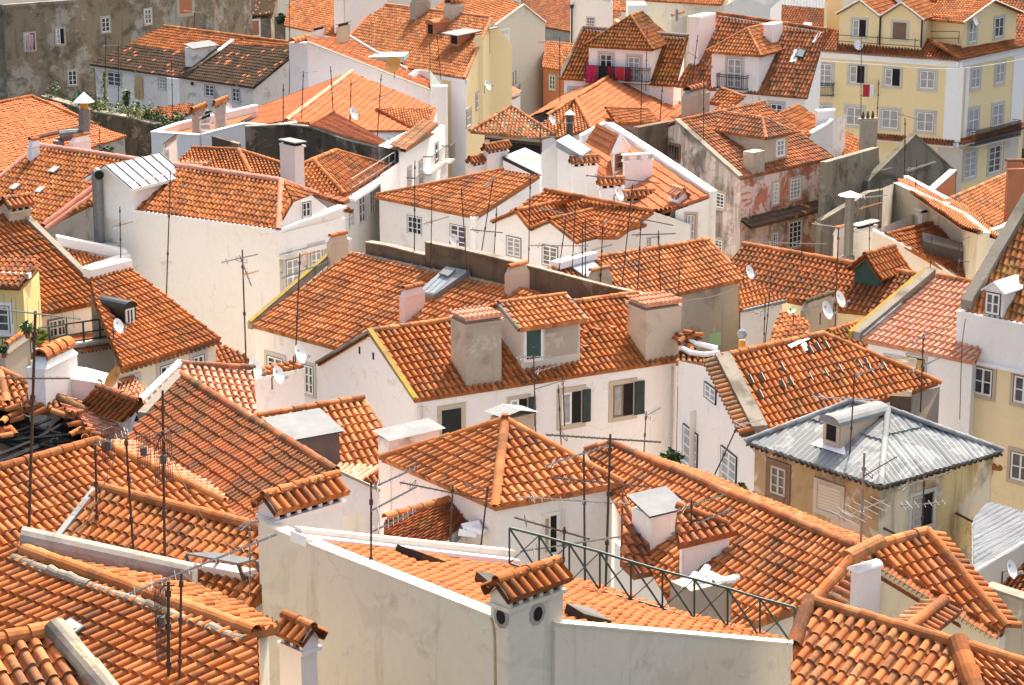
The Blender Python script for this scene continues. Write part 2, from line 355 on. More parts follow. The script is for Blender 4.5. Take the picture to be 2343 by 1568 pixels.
class House:
    def __init__(s, name, label, cat='house', zb=0.0, group=None, wall='white', roof='tile', key=None):
        s.name, s.label, s.cat, s.zb, s.group, s.wm, s.rm = name, label, cat, zb, group, wall, roof
        s.parts = []; s.faces = []; s.base = None; s.W = MB(); s.R = MB(); s.D = MB(); s.pl = None; s.U = None
        s.prof = 'lusa'; s.pitch = .245; s.row = .37; s.sag = .03; s.jit = .009; s.subs = []
        HOUSES[key or name] = s
    def part(s, name, mb, parent=None, label=None, smooth=False):
        s.parts.append((name, mb, parent, label, smooth)); return mb
    # -- roofs
    def slope(s, pl, poly, V, mat=None, U=None, **kw):
        pts = [p if isinstance(p, V3) else onPl(p, pl) for p in poly]
        if isinstance(V, tuple):   # direction in the picture, found on the plane
            c = proj(sum(pts, V3()) / len(pts)); V = onPl((c[0] + V[0] * .1, c[1] + V[1] * .1), pl) - onPl(c, pl)
        if U is None: U = s.U
        tiles(s.R, pl, pts, U, V, mat or s.rm, kw.pop('prof', s.prof), kw.pop('pitch', s.pitch), kw.pop('row', s.row), sag=kw.pop('sag', s.sag), jit=kw.pop('jit', s.jit), **kw)
        return pts
    def setpl(s, pl, A, B): s.pl = pl; s.U = hv(B - A).normalized(); s.Pp = perp(A, B)
    def line(s, a, b, z, sl, sg=1):
        A = W(a, z); B = W(b, z); pl = plane(A, B, sl, sg); s.setpl(pl, A, B); return pl
    def gable(s, E1, E2, R1, R2, z, sl, ov=.16, back=True, vg=.11, mat=None, ridge=True, verge=(1, 1), kb=1.0, vmat=None):
        A, B = W(E1, z), W(E2, z); pl = plane(A, B, sl); s.setpl(pl, A, B)
        D, C = onPl(R1, pl), onPl(R2, pl); V = (D - A).normalized() + (C - B).normalized()
        s.slope(pl, [A, B, C, D], V, mat)
        dz = V3((0, 0, 1)); Dp = D + hv(D - A) * kb; Dp.z = D.z - (D.z - A.z) * kb; Cp = C + hv(C - B) * kb; Cp.z = C.z - (C.z - B.z) * kb
        if back: s.slope(plane3(D, C, Cp), [D, C, Cp, Dp], hv(D - Dp) + dz * (D.z - Dp.z), mat, U=hv(C - D))
        if ridge: s.ridge(D, C)
        for on, e, r, b in ((verge[0], A, D, Dp), (verge[1], B, C, Cp)):
            if on == 1: s.R.pipe(e, r, vg, vmat or mat or s.rm); s.R.pipe(b, r, vg, vmat or mat or s.rm)
            elif on: s.coping(e, r, .3, .16, on)
        lp = inset([A, B, C, Cp, Dp, D], ov); s.walls([p - dz * .05 for p in lp])
        s.A, s.B, s.C, s.Dd, s.Cp, s.Dp = A, B, C, D, Cp, Dp
        return pl
    def hip(s, E1, E2, E3, AP, z, sl, ov=.2, V1=None, V2=None, AP2=None, mat=None, r=.13):
        """hipped roof: eaves E1-E2 and E2-E3 in view, apex AP (and AP2 for a short ridge)"""
        A, B, C = W(E1, z), W(E2, z), W(E3, z); pl = plane(A, B, sl); s.setpl(pl, A, B); T = onPl(AP, pl); D = par(A, B, C)
        T2 = onPl(AP2, pl) if AP2 else T
        e = lambda P, Q, X: X - (P + Q) / 2
        s.slope(pl, [A, B, T] if not AP2 else [A, B, T, T2], V1 or e(A, B, T), mat)
        U2 = hv(C - B); p2 = plane3(B, C, T); s.slope(p2, [B, C, T], V2 or e(B, C, T), mat, U=U2)
        s.slope(plane3(C, D, T), [C, D, T2, T] if AP2 else [C, D, T], e(C, D, T), mat, U=s.U); s.slope(plane3(D, A, T2), [D, A, T2], e(D, A, T2), mat, U=U2)
        for P, t in ((A, T2), (B, T), (C, T), (D, T2)): s.ridge(t, P, r)
        if AP2: s.ridge(T, T2, r)
        s.walls([p - V3((0, 0, .05)) for p in inset([A, B, C, D], ov)])
        s.A, s.B, s.C, s.D4, s.T = A, B, C, D, T; s.pl2 = p2
        return pl
    def ridge(s, A, B, r=.13, mat=None, pl=None):
        A = A if isinstance(A, V3) else onPl(A, pl or s.pl); B = B if isinstance(B, V3) else onPl(B, pl or s.pl)
        up = V3((0, 0, .045)); m = MB(); m.pipe(A + up, B + up, r, mat or s.rm); s.part('ridge_tiles', m, 'roof')
    def coping(s, A, B, w, h, mat, up=.05, mb=None, side=0):
        d = (B - A).normalized(); x = hv(d).cross(V3((0, 0, 1))).normalized(); b = V3((0, 0, 1))
        (mb or s.D).box(A - x * (w / 2 + side) + b * (up - h * .5), B - A, x * w, b * h, mat)
    # -- walls
    def walls(s, loop, mat=None, closed=True, zb=None, reg=True, mats=None, top=False):
        n = len(loop); zb = s.zb if zb is None else zb
        for i in range(n if closed else n - 1):
            a, b = loop[i], loop[(i + 1) % n]
            if hv(b - a).length < .02: continue
            s.W.quad(V3((a.x, a.y, zb)), V3((b.x, b.y, zb)), b, a, (mats[i] if mats else None) or mat or s.wm)
            if reg: s.faces.append((a, b))
        if top: s.W.poly(loop, mat or s.wm)
        if s.base is None:
            c = sum(loop, V3()) / n; s.base = V3((c.x, c.y, zb))
    def thick(s, pts, t, mat=None, zb=None, cop=None, ch=.08, cw=.05):
        """free-standing wall or parapet along a polyline of world points, thickness t away from the viewer"""
        zb = s.zb if zb is None else zb
        for a, b in zip(pts, pts[1:]):
            n = perp(a, b) * t; z = lambda p: V3((p.x, p.y, zb if not callable(zb) else zb(p)))
            m = mat or s.wm; q = [z(a), z(b), z(b + n), z(a + n)]; p = [a, b, b + n, a + n]
            s.W.add(q + p, [(4, 5, 6, 7), (0, 1, 5, 4), (1, 2, 6, 5), (2, 3, 7, 6), (3, 0, 4, 7)], m); s.faces.append((a, b))
            if cop:
                x = n.normalized() * cw; s.W.box(a - x + V3((0, 0, .003)), b - a, n + x * 2, V3((0, 0, ch)), cop)
        if s.base is None:
            c = sum(pts, V3()) / len(pts); s.base = V3((c.x, c.y, zb if not callable(zb) else pts[0].z - 2))
    def hit(s, p, faces=None):
        best = None
        for a, b in (faces or s.faces):
            d = hv(b - a); Ln = d.length; d.normalize(); P = onV(p, a, d); t = (P - a).dot(d)
            if -.4 <= t <= Ln + .4:
                k = (P - CAM).length
                if k > 0 and (best is None or k < best[0]): best = (k, a, d)
        if best is None: raise RuntimeError('no wall at %s on %s' % (p, s.name))
        a, d = best[1], best[2]; n = V3((d.y, -d.x, 0))
        if n.dot(hv(a - CAM)) > 0: n = -n
        return a, d, n
    # -- openings
    def win(s, TL, BR, kind='w', sur=.16, sm='stone', fr='frame_white', nx=2, ny=3, pane='glass', dx=.05, parent=None, sh=None, name='window', sill=True, label=None, top=None, outer='shutter_green', faces=None, wl=1, wr=1):
        TL, BR = pp(TL), pp(BR); mid = ((TL[0] + BR[0]) / 2, (TL[1] + BR[1]) / 2)
        a, d, n = s.hit(mid, faces); P, Q = onV(TL, a, d), onV(BR, a, d)
        if (Q - P).dot(d) < 0: d = -d
        w = (Q - P).dot(d); h = P.z - Q.z; z = V3((0, 0, 1)); O = P - z * h
        if pane == 'glass' and kind == 'w' and random.random() < .4: pane = 'curtain'
        f = MB(); g = MB(); u = MB(); f_ = lambda m, x, y, ww, hh, d0, d1, mt: m.box(O + d * x + z * y + n * d0, d * ww, n * (d1 - d0), z * hh, mt)
        if sur:
            f_(u, -sur, -sur * wl, sur, h + sur * (1 + wl), .0, .05, sm); f_(u, w, -sur * wl, sur, h + sur * (1 + wl), .0, .05, sm); f_(u, 0, h, w, sur, .0, .055, sm)
            if sill: f_(u, 0, -sur * wl, w, sur * wl, 0, .07, sm)
        t = .07 if w > .5 else .045
        if kind == 'dark': f_(g, 0, 0, w, h, 0, .012, pane if pane != 'glass' else 'dark')  # default dark panel paints the shade of an unlit inside
        elif kind == 'panel':
            f_(f, 0, 0, w, h, 0, .03, pane)
        elif kind == 'blind':
            k = max(4, int(h / .09))
            for i in range(k): f_(f, 0, h * i / k, w, h / k * .86, 0, .03, pane)
            f_(g, 0, 0, w, h, 0, .012, 'stone_tan')
        else:
            if kind == 'open': f_(g, 0, 0, w, h, 0, .012, 'dark')  # dark panel stands in for the unlit room behind
            else: f_(g, 0, 0, w, h, 0, .014, pane)
            if outer:
                for q in ((-.03, 0, .03, h), (w, 0, .03, h), (-.03, h, w + .06, .03), (-.03, -.03, w + .06, .03)): f_(f, *q, 0, .06, outer)
            x1 = w if kind != 'open' else w * .5
            for q in ((0, 0, t, h), (x1 - t, 0, t, h), (t, h - t, x1 - 2 * t, t), (t, 0, x1 - 2 * t, t)): f_(f, *q, .014, .05, fr)
            if kind == 'open': nx = 1; f_(g, t, t, x1 - 2 * t, h - 2 * t, .013, .03, 'curtain')
            for i in range(1, nx): b = t * (1.1 if i * 2 == nx else .55); f_(f, x1 * i / nx - b / 2, t, b, h - 2 * t, .014, .047, fr)
            for j in range(1, ny): b = t * .6; f_(f, t, h * j / ny - b / 2, x1 - 2 * t, b, .014, .044, fr)
        if sh:   # hinged shutters: (width fraction left, right)
            for sd, k in ((0, sh[0]), (1, sh[1])):
                if k:
                    m = MB(); ww = w * k; x0 = -ww - .03 if sd == 0 else w + .03
                    f_(m, x0, -.02, ww, h + .04, .06, .10, 'shutter_green')
                    for j in range(3): f_(m, x0 + .05, h * (j + .08) / 3, ww - .1, h / 3 - .08, .10, .115, 'shutter_green')
                    s.part('shutter', m, name if not parent else parent)
        if parent:
            m = MB()
            for q in (f, g, u): m_merge(m, q)
            s.part(name, m, parent, label); return
        if f.n: s.part(name, f, None, label); s.part('pane', g, '^'); s.part('surround', u, '^')
        else: s.part(name, g, None, label); s.part('surround', u, '^')
    def chim(s, xl, xc, xr, yb, yt, cap='slab', mat=None, pl=None, Y=None, axes=None, capm='cap_white', dflt=.8, parent='roof', down=1.2, label=None, name='chimney', neck=0, off=0):
        C = onPl((xc, yb), pl or s.pl) if Y is None else onY((xc, yb), Y)
        if off: C = C + ray((xc, yb)).normalized() * off
        ax = axes or [s.U, -s.U, s.Pp, -s.Pp]; vd = hv(C - CAM).normalized(); aw = [q for q in ax if q.dot(vd) > 0]
        sx = V3((vd.y, -vd.x, 0)); aw.sort(key=lambda q: q.dot(sx)); a, b = aw[0], aw[-1]
        def ln(x, d):
            if abs(x - xc) < 2: return dflt
            v = (onV((x, yb), C, d) - C).dot(d); return min(max(v, .25), 5)
        la, lb = ln(xl, a), ln(xr, b); T = onV((xc, yt), C, a); z = V3((0, 0, 1))
        if cap == 'tile' and (C - CAM).length > 90: T = T - z * min(.5, (T.z - C.z) * .4)
        h = T.z - C.z; O = C - z * down
        m = MB(); c = MB(); mt = mat or s.wm; x, y = a * la, b * lb
        s.chm = (C, a, la, b, lb, T)
        m.box(O, x, y, z * (h + down), mt); o = T; rim = .05
        if cap in ('slab', 'rim', 'tile', 'corr', 'slots'):
            m.box(o - (a + b) * rim + z * .002, x + a * 2 * rim, y + b * 2 * rim, z * .09, mt); o = o + z * .09
        if cap == 'slab':
            m.box(o + x * .12 + y * .12, x * .76, y * .76, z * .18, 'dark'); c.box(o - (a + b) * .09 + z * .16, x + a * .18, y + b * .18, z * .06, capm)
        elif cap == 'slots':
            m.box(o + x * .1 + y * .1, x * .8, y * .8, z * .22, 'dark')
            for i in (0, .42, .84): m.box(o + x * i, x * .16, y, z * .22, mt); m.box(o + y * i, x, y * .16, z * .22, mt)
            c.box(o - (a + b) * .06 + z * .22, x + a * .12, y + b * .12, z * .08, capm)
        elif cap in ('tile', 'tile2'):
            lg = la > lb; p, q, lp, lq = (a, b, la, lb) if lg else (b, a, lb, la); rh = .22 + lq * .16; m.box(o + p * .06 + q * .08, p * (lp - .12), q * (lq - .16), z * .20, 'dark')
            for i in range(int(lp / .3) + 1): m.box(o + p * (lp - .1) * i / max(int(lp / .3), 1), p * .1, q * lq, z * .20, mt)
            o = o + z * .20; e = q * .13; g = p * .1
            r0, r1 = o + q * lq / 2 + z * rh - g, o + q * lq / 2 + z * rh + p * lp + g
            for sd in (0, 1):
                e0 = o - e - g if sd == 0 else o + q * lq + e - g; e1 = e0 + p * lp + g * 2
                tiles(c, plane3(e0, e1, r0), [e0, e1, r1, r0], p, r0 - e0, capm if capm.startswith('tile') else 'tile', 'lusa', .24, .45, sag=0, jit=.012)
            m.add([o, o + q * lq, o + q * lq / 2 + z * rh], [(0, 1, 2)], mt); m.add([o + p * lp, o + q * lq + p * lp, o + q * lq / 2 + z * rh + p * lp], [(0, 1, 2)], mt)
            c.pipe(r0, r1, .12, capm if capm.startswith('tile') else 'tile')
        elif cap == 'corr':   # one row of long tiles laid across the top
            e0 = o - (a + b) * .06; m.box(o + x * .04 + y * .04, x * .92, y * .92, z * .16, mt); k = e0 + z * .17
            lg = lb >= la; p, q, lp, lq = (b, a, lb, la) if lg else (a, b, la, lb)
            tiles(c, (k, (z * 1 + q * .0).normalized()), [k, k + p * (lp + .12), k + p * (lp + .12) + q * (lq + .12), k + q * (lq + .12)], p, q, capm, 'lusa', .2, .6, sag=0, eave=.05)
        elif cap == 'barrel':
            k = 8; lg = la > lb; p, q, lp, lq = (a, b, la, lb) if lg else (b, a, lb, la); vs = []
            for e in (-.06, lp + .06): vs += [o + p * e + q * (lq / 2 - (lq / 2 + .06) * math.cos(math.pi * i / k)) + z * (lq * .5 * math.sin(math.pi * i / k)) for i in range(k + 1)]
            c.add(vs, [(i, i + 1, k + 2 + i, k + 1 + i) for i in range(k)] + [tuple(range(k + 1)), tuple(range(k + 1, 2 * k + 2))], capm)
        elif cap == 'shed':
            c.add([o - (a + b) * .1 + z * .02, o - a * .1 + b * (lb + .12) + z * .02, o + a * (la + .1) + b * (lb + .12) + z * .34, o + a * (la + .1) - b * .1 + z * .34], [(0, 1, 2, 3)], capm)
            c.add([o - (a + b) * .1 - z * .03, o - a * .1 + b * (lb + .12) - z * .03, o + a * (la + .1) + b * (lb + .12) + z * .29, o + a * (la + .1) - b * .1 + z * .29], [(0, 1, 2, 3)], capm)
        elif cap == 'pots':
            m.box(o - (a + b) * .08, x + a * .16, y + b * .16, z * .1, mt); o = o + z * .1
            for i in (.2, .5, .8):
                q = o + x * .5 + y * i; c.tube([q, q + z * .2, q + z * .42], .12, capm, 7, .05)
        elif cap == 'taper':
            k = .16; c.add([o, o + x, o + x + y, o + y, o + x * k + y * k + z * .3, o + x * (1 - k) + y * k + z * .3, o + x * (1 - k) + y * (1 - k) + z * .3, o + x * k + y * (1 - k) + z * .3], [(0, 1, 5, 4), (1, 2, 6, 5), (2, 3, 7, 6), (3, 0, 4, 7), (4, 5, 6, 7)], mt)
            e0 = o + x * .1 + y * .1 + z * .32; c.pipe(e0 + x * .4 - b * .05, e0 + x * .4 + y * .85, la * .45, capm if capm.startswith('tile') else 'tile')
        s.part(name, m, parent if name == 'chimney' else None, label); s.part('cap', c, '^') if parent is None or name != 'chimney' else s.part('chimney_cap', c, parent)
        return C
    def dormer(s, BL, BR, yT, roof='gable', depth=None, mat=None, rh=.5, rmat=None, ov=.15, pl=None, U=None, name='dormer', rs=20, lat=True):
        """box with its front on the roof plane pl between two picture points, running back into the roof"""
        pl = pl or s.pl; U = U or s.U; A = onPl(BL, pl); B = onV(BR, A, U); B = A + U * (B - A).dot(U); T = onV((pp(BL)[0], yT), A, U); z = V3((0, 0, 1)); h = T.z - A.z
        n = perp(A, B); g = -(n.x * pl[1].x + n.y * pl[1].y) / pl[1].z; dp = depth or min(h / max(g, .05) + .2, 6)
        mt = mat or s.wm; m = MB(); r = MB(); w = (B - A).length; u = (B - A).normalized(); lo = z * (.8 if roof != 'barrel' else .15)
        m.box(A - lo, B - A, n * dp, z * h + lo, mt); a, b = A + z * h, B + z * h; fs = [(A + z * h, B + z * h), (A + z * h, A + z * h + n * dp), (B + z * h, B + z * h + n * dp)]
        rm = rmat or s.rm; al, bl = a - u * ov - n * ov, b + u * ov - n * ov; tl = lambda p, U_, V_: tiles(r, plane3(p[0], p[1], p[2]), p, U_, V_, rm, s.prof if s.prof != 'flat' else 'lusa', .23, .36, sag=.01, jit=.01)
        if roof == 'gable':   # ridge runs back into the roof
            mid = (a + b) / 2; m.add([a, b, mid + z * rh, a + n * dp, b + n * dp, mid + z * rh + n * dp], [(0, 1, 2), (3, 4, 5)], mt)
            k = rh / (w / 2); t0 = mid + z * rh - n * ov; t1 = t0 + n * (dp + ov + rh / max(g, .1)); lw = ov * k
            for e, q in ((al, 1), (bl, -1)):
                e0 = e - z * lw; e1 = e0 + n * (dp + ov); tl([e0, e1, t1, t0], n, t0 - e0)
            r.pipe(t0 + z * .04, t1 + z * .04, .11, rm)
        elif roof == 'shed':
            e0, e1 = al, bl; q = n * (dp + ov + .3); rise = z * (q.length * math.tan(math.radians(rs))); tl([e0, e1, e1 + q + rise, e0 + q + rise], u, q + rise)
        elif roof == 'ridgeU':   # ridge parallel to the front
            dd = dp * .5; k = n * (dd + ov) + z * rh; tl([al, bl, bl + k, al + k], u, k); q = n * dp; k2 = n * (dp - dd + ov)
            e0, e1 = al + n * (dp + 2 * ov), bl + n * (dp + 2 * ov); tl([e0, e1, bl + k, al + k], u, (bl + k) - e1); r.pipe(al + k + z * .04, bl + k + z * .04, .12, rm)
            m.add([a, a + n * dp, a + n * dd + z * rh * .92, b, b + n * dp, b + n * dd + z * rh * .92], [(0, 1, 2), (3, 4, 5)], mt)
            r.pipe(bl, bl + k, .1, 'mortar'); r.pipe(al, al + k, .1, 'mortar')
        elif roof == 'hip':
            q = n * (dp + ov); lf, rg = al + q, bl + q; rr = w / 2 + ov; t0 = (al + bl) / 2 + n * min(rr, dp * .6) + z * rh; t1 = (lf + rg) / 2 + n * .5 + z * rh
            tl([al, bl, t0], u, t0 - (al + bl) / 2); tl([bl, rg, t1, t0], n, t0 - bl - n * (t0 - bl).dot(n)); tl([al, lf, t1, t0], n, t0 - al - n * (t0 - al).dot(n))
            for p in (al, bl): r.pipe(p + z * .04, t0 + z * .04, .11, rm)
            r.pipe(t0 + z * .04, t1 + z * .04, .11, rm)
        elif roof == 'barrel':
            k = 8; vs = []
            for e in (-ov, dp + .5): vs += [a + n * e + u * (w / 2 - (w / 2 + ov * .5) * math.cos(math.pi * i / k)) + z * (rh * math.sin(math.pi * i / k)) for i in range(k + 1)]
            r.add(vs, [(i, i + 1, k + 2 + i, k + 1 + i) for i in range(k)] + [tuple(range(k + 1))], rm)
        elif roof in ('flat', 'slope'):
            ri = z * (rh if roof == 'slope' else 0); q = n * (dp + ov * 2)
            r.add([al, bl, bl + q + ri, al + q + ri, al + z * .07, bl + z * .07, bl + q + ri + z * .07, al + q + ri + z * .07], [(4, 5, 6, 7), (0, 1, 5, 4), (1, 2, 6, 5), (3, 0, 4, 7), (3, 2, 1, 0)], rm)
        elif roof == 'pitch':  # plain sheet gable
            mid = (a + b) / 2; m.add([a, b, mid + z * rh], [(0, 1, 2)], mt); t0 = mid + z * rh - n * ov; q = n * (dp + ov + .4); lw = z * ov * rh / (w / 2)
            for e in (al - lw, bl - lw): r.add([e, e + q, t0 + q, t0, e + z * .06, e + q + z * .06, t0 + q + z * .06, t0 + z * .06], [(4, 5, 6, 7), (0, 4, 7, 3), (0, 1, 5, 4), (3, 2, 1, 0)], rm)
        s.part(name, m); s.part('dormer_roof', r, '^'); s.df = fs; return fs
    def finish(s):
        b = s.base; e = empty(s.name, b); tag(e, s.label, s.cat, s.group); last = {}
        wall = s.W.build('wall', e, b); roof = s.R.build('roof', e, b); rd = s.D.build('trim', roof or e, b)
        last['wall'] = wall or e; last['roof'] = roof or e; top = e
        for name, mb, parent, label, smooth in s.parts:
            p = e if parent is None else (top if parent == '^' else last.get(parent, e))
            o = mb.build(name, p, b, smooth)
            if o is None: continue
            if label: o['label'] = label
            if parent is None: top = o; last[name] = o
        s.obj = e
def m_merge(m, q):
    k = m.n; m.v += q.v; m.n += q.n
    for f, i, r, r2 in zip(q.f, q.m, q.r, q.r2):
        m.f.append([x + k for x in f]); m.m.append(m.mi(q.mats[i])); m.r.append(r); m.r2.append(r2)
def house(*a, **k): return House(*a, **k)
Z = V3((0, 0, 1))
def body(h, poly, ov=.15, mat=None, zb=None, pl=None, mats=None):
    pts = [p if isinstance(p, V3) else onPl(p, pl or h.pl) for p in poly]
    lp = inset(pts, ov); h.walls([p - Z * .06 for p in lp], mat, zb=zb, mats=mats); return lp
# ================================================= bottom left corner house
h = house('tiled_house', 'house whose tile roof with a mortared right edge fills the bottom left corner', zb=4, wall='white_dirty', roof='tile', key='corner')
pl = h.line((-40, 1484), (121, 1447), 25.5, 20); h.pitch = .25
ps = h.slope(pl, [(-40, 1484), (121, 1447), (285, 1640), (-80, 1680)], (.5, 1)); body(h, ps, .1)
h.ridge((-40, 1484), (119, 1448), .17); h.R.pipe(onPl((124, 1452), pl) + Z * .12, onPl((285, 1640), pl) + Z * .12, .2, 'mortar', seg=1.3)
# ================================================= bottom left big roof
h = house('tiled_house', 'house with wide orange roof, long mortar bedded ridge and small square skylight, bottom left', zb=3, wall='putty', roof='tile', key='bigleft')
pl = h.line((61, 1266), (581, 1450), 23.5, 19); h.pitch = .25; h.row = .4
ps = h.slope(pl, [(20, 1252), (590, 1453), (596, 1660), (-80, 1660), (-80, 1310)], (-190, 104))
h.ridge((56, 1264), (583, 1451), .155)
R1, R2 = onPl((56, 1264), pl), onPl((583, 1451), pl)
h.D.pipe(R1 + V3((-.2, -.18, -.07)), R2 + V3((-.2, -.18, -.07)), .12, 'mortar', seg=.3, jit=.04)
pb = plane(R1, R2, -19)
qs = h.slope(pb, [(40, 1259), (583, 1451), (640, 1440), (560, 1395), (430, 1342), (120, 1266), (40, 1250)], (-1, -.1), jit=.014)
body(h, [R1, R2, onPl((620, 1432), pb), onPl((40, 1250), pb)], .05); h.walls([ps[3], ps[2], ps[1]], closed=False)
A, B = onPl((47, 1262), pb), onPl((441, 1347), pb); d = (B - A); x = perp(A, B); m = MB(); k = 9; rr = .24
vs = []
for e in (A, B):
    vs += [e + x * (rr - rr * 1.15 * math.cos(math.pi * i / (k - 1))) + Z * (.12 + rr * 1.4 * math.sin(math.pi * i / (k - 1))) for i in range(k)] + [e + x * 2 * rr - Z * .8, e - Z * .8]
q = k + 2; m.add(vs, [(i, (i + 1) % q, q + (i + 1) % q, q + i) for i in range(q)] + [tuple(range(q)), tuple(range(q, 2 * q))], 'rusty_grey')
BARREL = m; BARREL_BASE = A
# skylight hatch
s1, s2, s3, s4 = [onPl(p, pl) for p in ((125, 1453), (167, 1426), (200, 1447), (157, 1478))]
m = MB(); up = pl[1] * .16; m.add([s1, s2, s3, s4, s1 + up, s2 + up, s3 + up, s4 + up], [(4, 5, 6, 7), (0, 1, 5, 4), (1, 2, 6, 5), (2, 3, 7, 6), (3, 0, 4, 7)], 'grey_dark')
c = (s1 + s3) / 2; f = lambda p: p + (c - p) * .13 + pl[1] * .165; m2 = MB(); m2.poly([f(s1), f(s2), f(s3), f(s4)], 'curtain'); h.part('skylight', m); h.part('pane', m2, '^')
# ================================================= roof with metal left edge
h = house('tiled_house', 'house with orange barrel tile roof edged by grey metal flashing on its left', zb=2, roof='tile', key='metaledge')
pl = h.line((225, 1120), (592, 1212), 22, 22); h.pitch = .25; h.row = .4
ps = h.slope(pl, [(225, 1120), (610, 1217), (640, 1340), (560, 1400), (380, 1390), (112, 1264)], (-90, 105)); h.ridge((223, 1119), (612, 1217), .15)
h.coping(onPl((225, 1120), pl), onPl((112, 1264), pl), .16, .22, 'galv'); body(h, ps, .1)
m = MB(); A, B, C, D = [onPl(p, pl) + pl[1] * .5 for p in ((440, 1308), (560, 1332), (600, 1322), (505, 1306))]
for p in (A, B, C, D): m.box(p - pl[1] * .9 - V3((.04, .04, 0)), V3((.08, 0, 0)), V3((0, .08, 0)), pl[1] * .9, 'grey_dark')
m2 = MB(); m2.add([A, B, C, D] + [p + pl[1] * .06 for p in (A, B, C, D)], [(0, 1, 2, 3), (4, 5, 6, 7), (0, 1, 5, 4), (1, 2, 6, 5), (2, 3, 7, 6), (3, 0, 4, 7)], 'metal_sheet')
m3 = MB(); k = [p + (A + B + C + D - p * 4) / 4 * .1 - pl[1] * .8 for p in (A, B, C, D)]; kt = [p + pl[1] * .55 for p in k]
m3.add(k + kt, [(4, 5, 6, 7), (0, 1, 5, 4), (1, 2, 6, 5), (2, 3, 7, 6), (3, 0, 4, 7)], 'lilac'); h.part('skylight', m3); h.part('lid', m2, '^'); h.part('post', m, '^')
# ================================================= left roof below the burnt one
h = house('tiled_house', 'house with broad orange roof right below the burnt roof, hip running down right', zb=2, roof='tile', key='belowburnt')
pl = h.line((-20, 1081), (220, 1013), 21, 21); h.pitch = .24; h.row = .4
ps = h.slope(pl, [(-30, 1084), (220, 1013), (505, 1150), (560, 1190), (520, 1270), (-30, 1290)], (36, 38)); h.ridge((-30, 1084), (220, 1013), .15)
P1, P2 = onPl((218, 1013), pl), onPl((508, 1151), pl); h.ridge(P1, P2, .16); body(h, ps, .1)
q = (P2 - P1).normalized(); sd = V3((q.y, -q.x, 0)).normalized(); sd = sd if sd.y > 0 else -sd
p3 = plane3(P1, P2, P1 + sd * 2 - Z * .62); h.slope(p3, [P1, P2, P2 + sd * 1.3 - Z * .4, P1 + sd * 2.2 - Z * .68], sd * -1 + Z * .31, mat='tile_pink', U=q, pitch=.2)
# ================================================= big dark orange slope
h = house('tiled_house', 'house with a big deep orange roof slope under a long ridge falling to the right', zb=1, wall='lilac', roof='tile_red', key='bigslope')
pl = h.line((415, 862), (767, 1080), 20.5, 22); h.row = .36; h.pitch = .205
ps = h.slope(pl, [(415, 862), (767, 1080), (715, 1125), (600, 1215), (500, 1215), (290, 1010), (344, 940)], (-1, .72)); h.ridge((415, 862), (767, 1080), .14, 'tile_old')
h.coping(onPl((415, 862), pl), onPl((325, 958), pl), .3, .3, 'mortar')
P1, P2 = onPl((415, 862), pl), onPl((767, 1080), pl); n = perp(P1, P2)
h.slope(plane(P1, P2, -49.4), [P1, P2, P2 + n * .6 - Z * .7, P1 + n * .6 - Z * .7], n * -1 + Z * 1.1)
body(h, [P1, P2, onPl((600, 1215), pl), onPl((290, 1010), pl)], .1)
# pale gable end right of it
h.thick([onV((722, 1140), P2, n), P2 + n * .02, onV((868, 1125), P2, n)], .2, 'lilac', cop='mortar')
# ================================================= pale tile roof behind it
h = house('tiled_house', 'house with sandy orange roof and white painted left edge behind the deep orange slope', zb=1, wall='white', roof='tile_pink', key='sandy')
pl = h.line((415, 836), (567, 845), 19.5, 20)
ps = h.slope(pl, [(415, 836), (580, 846), (590, 975), (400, 1010), (313, 934)], (.32, 1)); h.ridge((415, 836), (580, 846), .13, 'tile_old')
h.coping(onPl((415, 834), pl), onPl((313, 932), pl), .28, .22, 'cap_white'); body(h, ps, .08)
# ================================================= pink blank house with dishes
h = house('pink_house', 'small flat topped pink house with three white dishes on its wall', zb=1, wall='pink', roof='tile', key='pinkbox')
A, B = W((560, 872), 18.3), W((695, 845), 18.3); n = perp(A, B); h.setpl(plane(A, B, 4), A, B)
h.walls([A, B, B + n * .9, A + n * .9], top=True); h.slope(h.pl, [A + Z * .03, B + Z * .03, B + n * .7 + Z * .25, A + n * .7 + Z * .25], n + Z * .3, prof='lusa')
h.coping(A + n * .1, B + n * .1, .3, .12, 'white_dirty', up=-.02)
# ================================================= orange roof with grey box dormer
h = house('tiled_house', 'house with orange roof beside the main white gable, carrying a dark grey box dormer', zb=1, wall='white', roof='tile', key='boxroof')
pl = h.line((585, 958), (830, 915), 18.6, 24); h.row = .4
ps = h.slope(pl, [(560, 962), (830, 915), (874, 980), (866, 1110), (780, 1130), (585, 1060)], (.5, 1)); h.ridge((560, 962), (830, 915), .14); h.R.pipe(ps[1], ps[2], .1, 'tile_old'); body(h, ps, .05)
h.chim(612, 660, 778, 1085, 1008, cap='shed', mat='grey_dark', capm='metal_sheet', name='box_dormer', down=.5)
e0, e1 = onPl((775, 1065), pl), onPl((868, 1105), pl); nn = perp(e0, e1)
h.slope(plane(e0, e1, -4), [e0, e1, e1 - nn * 2.2 - Z * .3, e0 - nn * 2.2 - Z * .3], nn * 1 + Z * .15, U=(e1 - e0).normalized(), pitch=.2, mat='tile_pink')
